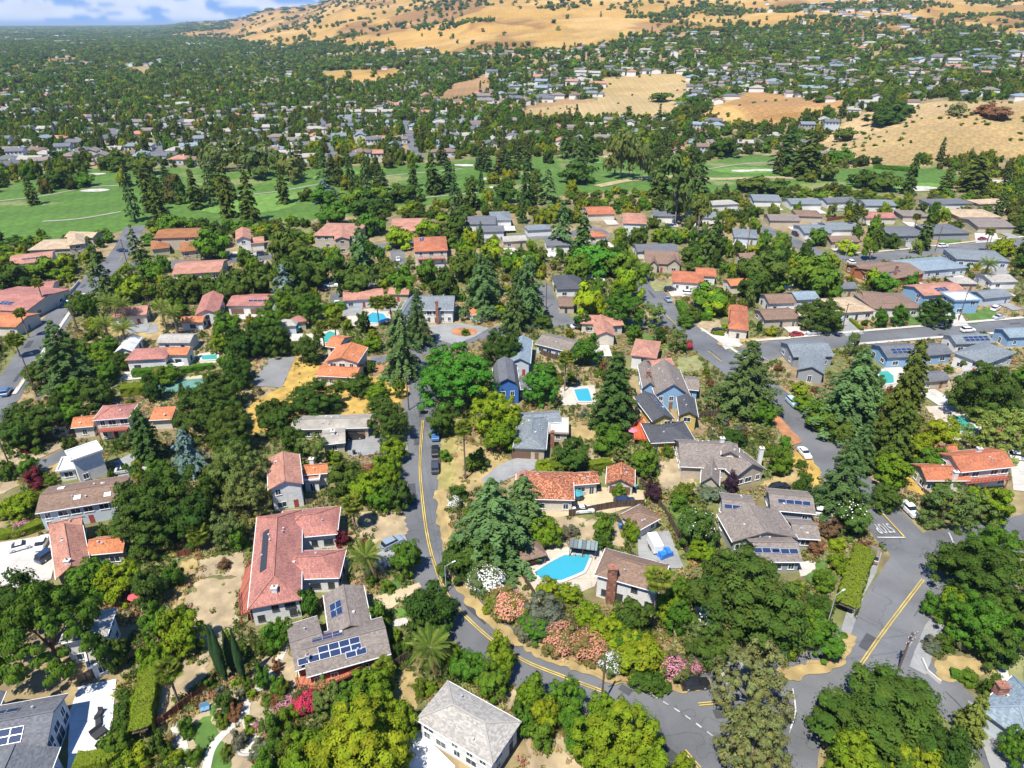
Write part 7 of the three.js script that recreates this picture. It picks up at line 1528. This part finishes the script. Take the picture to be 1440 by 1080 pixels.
// ------------------------------------------------------------------ small things in the gardens
{
  const UM = { pink: [.6, .16, .22], teal: [.05, .26, .29], red: [.6, .08, .1], white: [.8, .8, .78], crimson: [.5, .03, .06] }; let n = 0;
  for (const [c, x, z] of MISC.umbr) { const t = thing('parasol', label(`${c} parasol ${n++ === 4 ? 'second of the terrace pair' : ''} ${whereText(x, z)}`.replace(/\s+/g, ' ')), 'parasol', [x, 0, z]); const g = new THREE.ConeGeometry(1.35, 0.5, 8, 1, true); part('canopy', g.translate(0, 2.4, 0), mat('parasol ' + c, UM[c], { side: THREE.DoubleSide }), t); part('pole', new THREE.CylinderGeometry(0.03, 0.03, 2.6, 6).translate(0, 1.3, 0), alu, t); part('base', new THREE.CylinderGeometry(0.3, 0.35, 0.1, 12).translate(0, 0.3, 0), darkTrim, t); part('table', new THREE.CylinderGeometry(0.7, 0.7, 0.05, 14).translate(0, 0.95, 0), trimMat, t); }
  const lm = mat('dark wicker', [0.03, 0.03, 0.035]);
  MISC.loungers.forEach(([x, z], i) => { const t = thing('garden_lounger', ['dark lounger with raised back on the white patio', 'dark low seat beside the lounger on white patio', 'square dark sofa on the white patio', 'dark round armchair on the white patio'][i], 'lounger', [x, 0.2, z], i * 0.5); part('seat', new RoundedBoxGeometry(i === 2 ? 1.8 : 0.8, 0.25, 1.5, 2, 0.06).translate(0, 0.35, 0), lm, t); const b = part('backrest', new RoundedBoxGeometry(i === 2 ? 1.8 : 0.8, 0.7, 0.18, 2, 0.06), lm, t); b.position.set(0, 0.7, -0.7); b.rotation.x = -0.35; for (const a of [-1, 1]) for (const c of [-1, 1]) part('leg', box(0.07, 0.25, 0.07, a * 0.33, 0.12, c * 0.65), lm, t); });
  MISC.chairs.forEach(([x, z], i) => { const t = thing('garden_chair', i ? 'blue garden chair beside the lawn, farther along the fence' : 'blue garden chair at the lawn end of the pair', 'chair', [x, 0.15, z], 0.4); const m = mat('blue chair', [0.12, 0.25, 0.38]); part('seat', box(0.7, 0.1, 0.7, 0, 0.4, 0), m, t); const b = part('backrest', box(0.7, 0.8, 0.08, 0, 0.8, -0.35), m, t); b.rotation.x = -0.15; for (const a of [-1, 1]) for (const c of [-1, 1]) part('leg', box(0.07, 0.4, 0.07, a * 0.3, 0.2, c * 0.3), m, t); });
  for (const [c, x, z] of MISC.bins) { const m = mat('bin ' + c, { blue: [.05, .16, .42], black: [.03, .03, .03], teal: [.05, .3, .32] }[c]), t = thing('wheeled_bin', label(`${c} wheeled bin ${whereText(x, z)}`), 'bin', [x, 0.15, z]); const g = new THREE.CylinderGeometry(0.46, 0.36, 1.0, 4).rotateY(Math.PI / 4).translate(0, 0.55, 0); part('body', g, m, t); part('lid', new RoundedBoxGeometry(0.72, 0.08, 0.76, 1, 0.03).translate(0, 1.08, 0), m, t); for (const s of [-1, 1]) part('wheel', new THREE.CylinderGeometry(0.11, 0.11, 0.07, 10).rotateZ(Math.PI / 2).translate(s * 0.26, 0.11, -0.3), darkTrim, t); }
  const [gx, gz] = MISC.gazebo, gt = thing('gazebo', 'brown roofed gazebo standing by the angular pool', 'gazebo', [gx, 0.1, gz], 0.35); const rs = roofShape(5.6, 4.6, 2.6, 'h', 1.3); part('roof', rs.geo, roofMat('brownshingle'), gt); for (const a of [-1, 1]) for (const b of [-1, 1]) part('post', box(0.18, 2.5, 0.18, a * 2.4, 1.25, b * 1.9), mat('gazebo wood', [0.2, 0.1, 0.06]), gt); part('bar_counter', box(3.6, 1, 0.5, 0, 0.5, 1.0), mat('gazebo wood', [0.2, 0.1, 0.06]), gt); occDisc(gx, gz, 3.4, 8);
  const [hx, hz] = MISC.poolhouse, ht = thing('pool_cabana', 'low flat roofed cabana at the pool edge', 'cabana', [hx, 0.1, hz], -0.18); part('roof', box(5.6, 0.2, 2.6, 0, 2.5, 0), mat('cabana roof', [0.22, 0.27, 0.27], { map: TX.boards() }), ht); part('wall', box(5.2, 2.3, 0.2, 0, 1.2, -1.0), mat('cabana wall', [0.08, 0.06, 0.05]), ht); for (const a of [-1, 0, 1]) part('post', box(0.15, 2.4, 0.15, a * 2.5, 1.2, 1.1), darkTrim, ht); for (const a of [-1.6, 0, 1.6]) part('planter', box(0.5, 0.6, 0.5, a, 0.4, 0.9), mat('planter', [0.3, 0.3, 0.28]), ht);
  const [tx, tz] = MISC.trailer, tt = thing('utility_trailer', 'white box trailer beside the small brown outbuilding', 'trailer', [tx, 0.25, tz], 1.75); part('body', new RoundedBoxGeometry(4.2, 2.0, 2.0, 2, 0.1).translate(0, 1.35, 0), mat('trailer white', [0.78, 0.78, 0.77], { roughness: 0.4 }), tt); part('hitch', box(1.2, 0.12, 0.12, 2.6, 0.5, 0), darkTrim, tt); part('door', box(0.05, 1.7, 1.6, -2.11, 1.35, 0), trimMat, tt); for (const s of [-1, 1]) for (const q of [-0.4, 0.4]) part('wheel', new THREE.CylinderGeometry(0.33, 0.33, 0.2, 12).rotateX(Math.PI / 2).translate(q, 0.33, s * 1.02), darkTrim, tt);
  const [bx, bz] = MISC.tarp, bt = thing('tarp_cover', 'rumpled blue tarp thrown over a stack behind the trailer', 'tarp', [bx, 0.2, bz], 0.4); { const g = new THREE.BoxGeometry(2.6, 1.1, 1.8, 10, 4, 8), P = g.attributes.position; for (let i = 0; i < P.count; i++) { const n = vnoise(P.getX(i) * 2.1 + 9, P.getZ(i) * 2.1 + P.getY(i), 3) - 0.5; P.setXYZ(i, P.getX(i) * (1 + n * 0.25 + (P.getY(i) < 0 ? 0.12 : 0)), P.getY(i) + (P.getY(i) > 0 ? n * 0.6 : 0), P.getZ(i) * (1 + n * 0.3)); } g.computeVertexNormals(); part('sheet', g.translate(0, 0.55, 0), mat('blue tarp', [0.02, 0.16, 0.55], { roughness: 0.5 }), bt); part('strap', box(0.08, 0.05, 2.1, 0, 1.2, 0), darkTrim, bt); }
  const deck = (name, lab, p, y, c) => { const [x, z] = p[0], t = thing(name, lab, 'deck', [x, 0, z]); const s = new THREE.Shape(p.map(([a, b]) => new THREE.Vector2(a - x, -(b - z)))), g = new THREE.ExtrudeGeometry(s, { depth: 0.2, bevelEnabled: false }).rotateX(-Math.PI / 2).translate(0, y, 0); const m = mat('deck ' + name + c[0], c, { map: TX.boards() }); part('floor', g, m, t); p.forEach(([a, b], i) => { const [a2, b2] = p[(i + 1) % p.length]; if (i === p.length - 1) return; const L = Math.hypot(a2 - a, b2 - b), gs = [box(L, 0.07, 0.09, 0, y + 1.1, 0), box(L, 0.05, 0.05, 0, y + 0.35, 0)]; for (let k = 0; k <= L / 0.4; k++) gs.push(box(0.05, 0.95, 0.05, -L / 2 + k * 0.4, y + 0.65, 0)); const r = part('railing', mergeGeometries(gs), m, t); r.position.set((a + a2) / 2 - x, 0, (b + b2) / 2 - z); r.rotation.y = Math.atan2(-(b2 - b), a2 - a); part('post', box(0.2, y, 0.2, 0, y / 2, 0), m, t).position.set(a - x, 0, b - z); }); };
  deck('timber_deck', 'curved red brown deck along the long red tile house', MISC.deck, 2.2, [0.42, 0.13, 0.08]); deck('terrace_deck', 'orange red terrace wrapped round the brick house', MISC.bdeck, 1.2, [0.5, 0.17, 0.09]); deck('roof_deck', 'vivid red orange deck beside the yellow house', MISC.ydeck, 1.8, [0.66, 0.12, 0.04]);
  const [fx, fz] = MISC.firepit, ft = thing('garden_seat_wall', 'round pale seat wall in the gravel garden', 'seat wall', [fx, 0.2, fz]); part('wall', new THREE.TorusGeometry(1.9, 0.25, 8, 28, 4.6).rotateX(Math.PI / 2).translate(0, 0.3, 0), mat('pale stone', [0.6, 0.56, 0.5], { map: TX.grain() }), ft); part('paving', new THREE.CylinderGeometry(1.75, 1.75, 0.06, 28).translate(0, 0.1, 0), mat('sheet concrete', [0.6, 0.56, 0.5]), ft);
  const tc = mat('court line', [0.75, 0.78, 0.76]);
  for (const [x, z] of [...MISC.loungers, [gx, gz], [hx, hz], [tx, tz]]) occDisc(x, z, 2, 8);
}
// ------------------------------------------------------------------ planting that fills the gardens, houses and woods farther off
{
  const r = mulberry(2024); let nt = 0, ns = 0; const CAP = 290;
  const bins = new Map(); const inst = (shape, lod, k, x, y, z, sx, sy, ry, c) => { const key = shape + '|' + lod + '|' + k; if (!bins.has(key)) bins.set(key, []); bins.get(key).push([x, y, z, sx, sy, ry, c]); };
  const greens = [[.07, .115, .016], [.085, .15, .016], [.11, .18, .018], [.16, .215, .018], [.23, .27, .018], [.065, .105, .016], [.12, .15, .028]];
  const farTree = (x, z, rad, h, con, far) => { const y = ground(x, z); const c = greens[Math.floor(r() * (z < -560 && r() < 0.5 ? 3 : greens.length))].map(v => v * (0.72 + 0.36 * r())); if (con) inst('spire', far ? 4 : 3, Math.floor(r() * 2), x, y, z, rad * 0.8, h / 4.2, r() * 6, [.075 * (0.8 + .5 * r()), .11, .028]); else inst(r() < 0.75 ? 'round' : 'loose', far ? 4 : 3, Math.floor(r() * 3), x, y + h * 0.45, z, rad, h / 1.75, r() * 6, c); };
  // near gardens
  for (let z = -56; z > -285; z -= 3.4) for (let x = -0.95 * -z - 10; x < 0.95 * -z + 10; x += 3.6) {
    const px = x + (r() - 0.5) * 3, pz = z + (r() - 0.5) * 3, q = r(), dens = fbm(px / 22, pz / 22, 3, 90); const inView = Math.abs(px) < 0.8 * -pz + 12; if (!inView) continue;
    if (q < 0.16 + 0.5 * dens && occFree(px, pz, 1.9, 2)) {
      const soft = occ(px, pz) === 2; if (soft && r() < 0.93) continue; const k = r();
      const big = !soft && occFree(px, pz, 3.4, 2) && k < 0.5;
      if (big) { const rad = 2.0 + 1.5 * r(), h = 4 + 4 * r(), kind = ['oak', 'oak', 'mid', 'mid', 'bright', 'olive'][Math.floor(r() * 6)]; if (nt < CAP) { plant(kind, px, pz, rad, h ).name = numbered('garden_tree'); nt++; } else farTree(px, pz, rad, h, false, false); occDisc(px, pz, rad * 0.75, 5); }
      else { const rad = 0.8 + 0.9 * r(), h = 1.2 + 1.8 * r(), kind = ['shrub', 'shrub', 'brightshrub', 'greyshrub', 'shrub', 'rust'][Math.floor(r() * 6)]; if (ns < CAP && pz > -200) { plant(kind, px, pz, rad, h ).name = numbered('garden_shrub'); ns++; } else farTree(px, pz, rad * 1.2, h * 1.3, false, false); occDisc(px, pz, rad, 5); }
    }
  }
  // distant houses first, then the trees round them
  const simple = (() => { const o = {}; for (const [k, w, l, e, ty, ri] of [['a', 17, 11, 3.8, 'x', 2.0], ['b', 15, 13, 3.8, 'h', 2.2], ['c', 13, 10, 6.2, 'x', 2.0], ['d', 20, 10.5, 3.8, 'h', 1.9]]) { const q = roofShape(w, l, e, ty, ri); o[k] = [wallShape(w, l, e, ty, ri, q.alongX, -3), q.geo, w, l, e]; } return o; })();
  const cand = [], roofs = ['greyshingle', 'slate', 'taupe', 'paleshingle', 'brownshingle', 'greyshingle', 'taupe', 'blueshingle', 'pinktile', 'paleshingle'];
  const far0 = z => (z < -505);
  for (let z = -505; z > -2600; z -= (z > -1150 ? 21 : 42)) for (let x = -0.9 * -z; x < 0.9 * -z; x += (z > -1150 ? 19 : 46)) {
    const px = x + (r() - 0.5) * 7, pz = z + (r() - 0.5) * 6, t = px / -pz, d = -pz; if (inGolf(px, pz) || inGolf(px + 12, pz) || inGolf(px, pz + 14) || inGolf(px, pz - 14) || fieldAt(px, pz) || occ(px, pz) > 3 || baseHeight(px, pz) > (t > 0.2 ? 190 : 95)) continue;
    let p = d < 900 ? (t < 0.03 ? 0.8 : 0.34) : d < 1150 ? 0.42 : (t < -0.2 ? 0.55 : 0.6); if (d < 560 && t > 0.1) p = 0.3; if (r() > p * (0.6 + 0.8 * fbm(px / 90, pz / 90, 2, 14))) continue; cand.push([px, pz, (t < 0.03 ? 0.13 : -0.2) + (r() < 0.3 ? Math.PI / 2 : 0) + (r() - 0.5) * 0.3, 'abdacb'[Math.floor(r() * 6)], roofs[Math.floor(r() * 10)], ['white', 'white', 'cream', 'tan', 'paleblue'][Math.floor(r() * 5)], r()]);
  }
  cand.sort((a, b) => b[1] - a[1]);
  const wb = new Map(); let nh = 0; const nearGolf = (x, z) => inGolf(x, z + 42), nearRoad = (x, z) => ROADS.some(([n, , p]) => /suburb|far_street/.test(n) && smoothLine(p, 10).some(q => Math.hypot(q.x - x, q.z - z) < 20));
  for (const [x, z, a, k, roof, wall, q] of cand) {
    const [wg, rg, w, l, e] = simple[k], y = ground(x, z); occDisc(x, z, 7, 9);
    if (nh < 190) {
      nh++; const zone = x / -z < 0.03 ? (nearRoad(x, z) ? 'beside a street past the golf course' : nearGolf(x, z) ? 'backing on the fairway' : 'in the rows past the golf course') : z > -620 ? 'tucked in trees beyond the fairway' : 'on the slope under the golden hills';
      const t = thing('distant_house', `${ROOFWORD[roof].replace(' shingle', '')} ${{ a: 'gabled', b: 'hipped', c: 'tall gabled', d: 'long hipped' }[k]} ${wall === 'paleblue' ? 'pale blue' : wall} house ${q < 0.5 ? 'with chimney ' : ''}${zone}`, 'house', [x, y, z], a, 'houses ' + zone);
      part('wall', wg, wallMat(wall), t); const rr = part('roof', rg, roofMat(roof), t); if (q < 0.5) part('chimney', box(0.9, 2, 0.8, w * 0.2, e + 1.6, 0), wallMat('white'), rr);
      for (let i = 0; i < 4; i++) putWindow(t, 'wide', (i - 1.5) * w / 4.6, e > 5 ? e - 1.4 : 1.7, l / 2 - 0.48, 0, trimMat);
    } else { const key = k + '|' + roof; if (!wb.has(key)) wb.set(key, []); wb.get(key).push([x, y, z, a, wall]); }
  }
  const hs = new THREE.Group(); hs.name = 'far_houses'; hs.userData = { kind: 'stuff', label: 'mass of far houses spread through the valley and foothills', category: 'houses' }; scene.add(hs);
  const mtx = new THREE.Matrix4(), qq = new THREE.Quaternion(), up = V(0, 1, 0), colr = new THREE.Color();
  for (const [key, list] of wb) { const [k, roof] = key.split('|'); const A = new THREE.InstancedMesh(simple[k][0], mat('far wall', [0.66, 0.64, 0.60]), list.length), B = new THREE.InstancedMesh(simple[k][1], roofMat(roof), list.length); A.name = 'walls'; B.name = 'roofs'; list.forEach(([x, y, z, a], i) => { mtx.compose(V(x, y, z), qq.setFromAxisAngle(up, a), x / -z > -0.15 && z < -850 ? V(1.4, 1.2, 1.4) : V(1, 1, 1)); A.setMatrixAt(i, mtx); B.setMatrixAt(i, mtx); }); shadow(A); shadow(B); hs.add(A, B); }
  { const g = box(1, 1, 1, 0, 0.5, 0), n = 420, A = new THREE.InstancedMesh(g, mat('far building', [0.72, 0.72, 0.72]), n); A.name = 'valley_buildings'; for (let i = 0; i < n; i++) { const d = 3000 + 8500 * Math.pow(r(), 0.8), t = -0.85 + 0.62 * r(), s = 0.4 + d / 7000; mtx.compose(V(t * d, 0, -d), qq.setFromAxisAngle(up, r()), V((25 + 90 * r()) * s, 6 + 7 * r() * s, 25 * s)); A.setMatrixAt(i, mtx); } shadow(A); hs.add(A); }
  // woods and street trees
  const band = (d0, d1, sp, fn) => { for (let d = d0; d < d1; d += sp * 0.9) for (let x = -0.86 * d; x < 0.86 * d; x += sp) { const px = x + (r() - 0.5) * sp * 0.95, pz = -d + (r() - 0.5) * sp * 0.95; fn(px, pz, px / -pz, -pz); } };
  band(285, 560, 6.2, (x, z, t, d) => { if (inGolf(x, z) || fieldAt(x, z) || !occFree(x, z, 2.6, 2)) return; if (r() < 0.46 + 0.5 * fbm(x / 40, z / 40, 3, 15)) { const con = r() < 0.03, rad = con ? 3.8 : 1.8 + 2.4 * r(), h = (con ? 12 + 9 * r() : 3.5 + 5 * r()) * (inGolf(x, z - 30) || inGolf(x, z - 55) ? 0.6 : 1); if (nt < CAP) { plant(con ? 'redwood' : ['oak', 'mid', 'bright', 'oak'][Math.floor(r() * 4)], x, z, rad * (con ? 0.6 : 1), h ).name = numbered('garden_tree'); nt++; } else farTree(x, z, rad, h, con, false); } });
  band(400, 660, 11, (x, z, t, d) => { if (!inGolf(x, z) || occ(x, z) > 3) return; if (fbm(x / 46, z / 22, 3, 16) > (t > 0.1 ? 0.62 : 0.535) && r() < 0.5) { const con = r() < 0.3; farTree(x, z, con ? 4.6 + 1.4 * r() : 3 + 2.5 * r(), con ? 12 + 9 * r() : 6 + 5 * r(), con, false); } });
  band(560, 1150, 8.2, (x, z, t, d) => { if (inGolf(x, z)) return; const f = fieldAt(x, z); if (f) { const sc = fbm(x / 34, z / 20, 3, 17); if (f === 'tan' && t > 0.3 ? sc > 0.5 && r() < 0.5 : sc > 0.66 && r() < 0.35) farTree(x, z, 0.9 + 1.5 * r(), 0.9 + 1.5 * r(), false, true); return; } const hill = t > 0.03; if (!hill && occ(x, z) > 6 && d < 755 && r() < 0.75) return; const p = hill ? 0.6 : 0.62 + 0.36 * sstep(0.45, 0.62, fbm(x / 70, z / 70, 3, 18)); if (r() < p) { const con = r() < 0.025; farTree(x, z, con ? 4 : hill ? 2.6 + 3 * r() : 2.4 + 3.4 * r() * r() + 1.4 * sstep(0.5, 0.62, fbm(x / 60, z / 60, 2, 33)), con ? 13 + 8 * r() : hill ? 4.5 + 5 * r() : 4.5 + 6.5 * r(), con, d > 800); } });
  band(1150, 2500, 14, (x, z, t, d) => { const f = fieldAt(x, z), h = baseHeight(x, z); const n = fbm(x / 130, z / 130, 4, 19); let p = f || h > 150 ? (n > 0.61 ? 0.6 : n > 0.58 ? 0.12 : 0.006) : 0.3 + 0.6 * sstep(0.4, 0.56, n); if (t > 0.2 && h > 60) p = n > 0.535 ? 0.75 : n > 0.5 ? 0.2 : 0.03; if (r() < p) { const con = r() < 0.04; farTree(x, z, con ? 5 : 4 + 3.5 * r(), con ? 16 : 6 + 6 * r(), con, true); } });
  band(2500, 5200, 27, (x, z, t, d) => { const f = fieldAt(x, z), h = baseHeight(x, z), n = fbm(x / 200, z / 200, 4, 20); if (r() < (f || h > 90 ? (n > 0.6 ? 0.5 : 0.03) : 0.9)) farTree(x, z, 6 + 5 * r(), 7 + 6 * r(), false, true); });
  band(5200, 13000, 80, (x, z, t, d) => { if (t > -0.2) return; const n = fbm(x / 500, z / 500, 3, 22); if (r() < (baseHeight(x, z) > 50 ? 0.15 : n > 0.42 ? 0.9 : 0.4)) farTree(x, z, 24 + 18 * r(), 12 + 8 * r(), false, true); });
  const ws = new THREE.Group(); ws.name = 'distant_woods'; ws.userData = { kind: 'stuff', label: 'mass of distant trees filling the plots, valley and foothills', category: 'trees' }; scene.add(ws);
  const fm = leafMat('far', [1, 1, 1]); let total = 0;
  for (const [key, list] of bins) { const [shape, lod, k] = key.split('|'); const A = new THREE.InstancedMesh(crownGeo(shape, +lod, +k), fm, list.length); A.name = 'crowns'; list.forEach(([x, y, z, sx, sy, ry, c], i) => { mtx.compose(V(x, y, z), qq.setFromAxisAngle(up, ry), V(sx, sy, sx)); A.setMatrixAt(i, mtx); A.setColorAt(i, colr.setRGB(...c)); }); shadow(A); ws.add(A); total += list.length; }
  // scrub, weeds and tufts over open soil near by
  const tg = (() => { const L = new Leaves(), q = mulberry(9); for (let k = 0; k < 14; k++) { const a = q() * 6.28, s = q() * 0.5, v = 0.7 + 0.6 * q(); L.leaf(Math.cos(a) * s, 0.18 + q() * 0.2, Math.sin(a) * s, Math.cos(a) + (q() - 0.5), 0.6, Math.sin(a) + (q() - 0.5), 0.13, q() * 6, [v, v, v], 1.6); } return L.get(); })();
  const tufts = []; for (let k = 0; k < 220000 && tufts.length < 45000; k++) { const z = -50 - 250 * Math.pow(r(), 1.2), x = (r() * 2 - 1) * (0.85 * -z + 5), o = occ(x, z); if (o > 5 || (o === 2 && r() < 0.96)) continue; tufts.push([x, z]); }
  const tm = new THREE.InstancedMesh(tg, leafMat('tuft', [1, 1, 1]), tufts.length); tm.name = 'ground_cover'; tm.userData = { kind: 'stuff', label: 'low weeds and ground cover scattered over the open soil', category: 'ground cover' };
  tufts.forEach(([x, z], i) => { const s = 0.5 + 1.3 * r(); mtx.compose(V(x, 0.05, z), qq.setFromAxisAngle(up, r() * 6), V(s, s * (0.6 + 0.8 * r()), s)); tm.setMatrixAt(i, mtx); const d = fbm(x / 9, z / 9, 2, 25); const c = d > 0.5 ? [.10, .14, .03] : d > 0.42 ? [.20, .20, .05] : [.36, .29, .13]; tm.setColorAt(i, colr.setRGB(...c.map(v => v * (0.7 + 0.6 * r())))); }); scene.add(shadow(tm));
  console.log('fill trees', nt, 'shrubs', ns, 'far houses', nh, cand.length, 'instanced trees', total, 'tufts', tufts.length);
}
// plants that would share a wording are told apart by their height
{ const by = new Map(); for (const e of planted) { const l = e[0].userData.label; if (!by.has(l)) by.set(l, []); by.get(l).push(e); }
  for (const [l, list] of by) { if (list.length < 2) continue; list.sort((a, b) => b[1] - a[1]); const put = (e, w) => { e[0].userData.label = label(w + ' ' + l); }; if (list.length === 2) { put(list[0], 'taller'); put(list[1], 'lower'); } else { put(list[0], 'tallest'); put(list[list.length - 1], 'lowest'); if (list.length > 3) put(list[1], 'second tallest'); for (const e of list.slice(list.length > 3 ? 2 : 1, -1)) put(e, 'middling'); } } }
renderer.render(scene, camera);
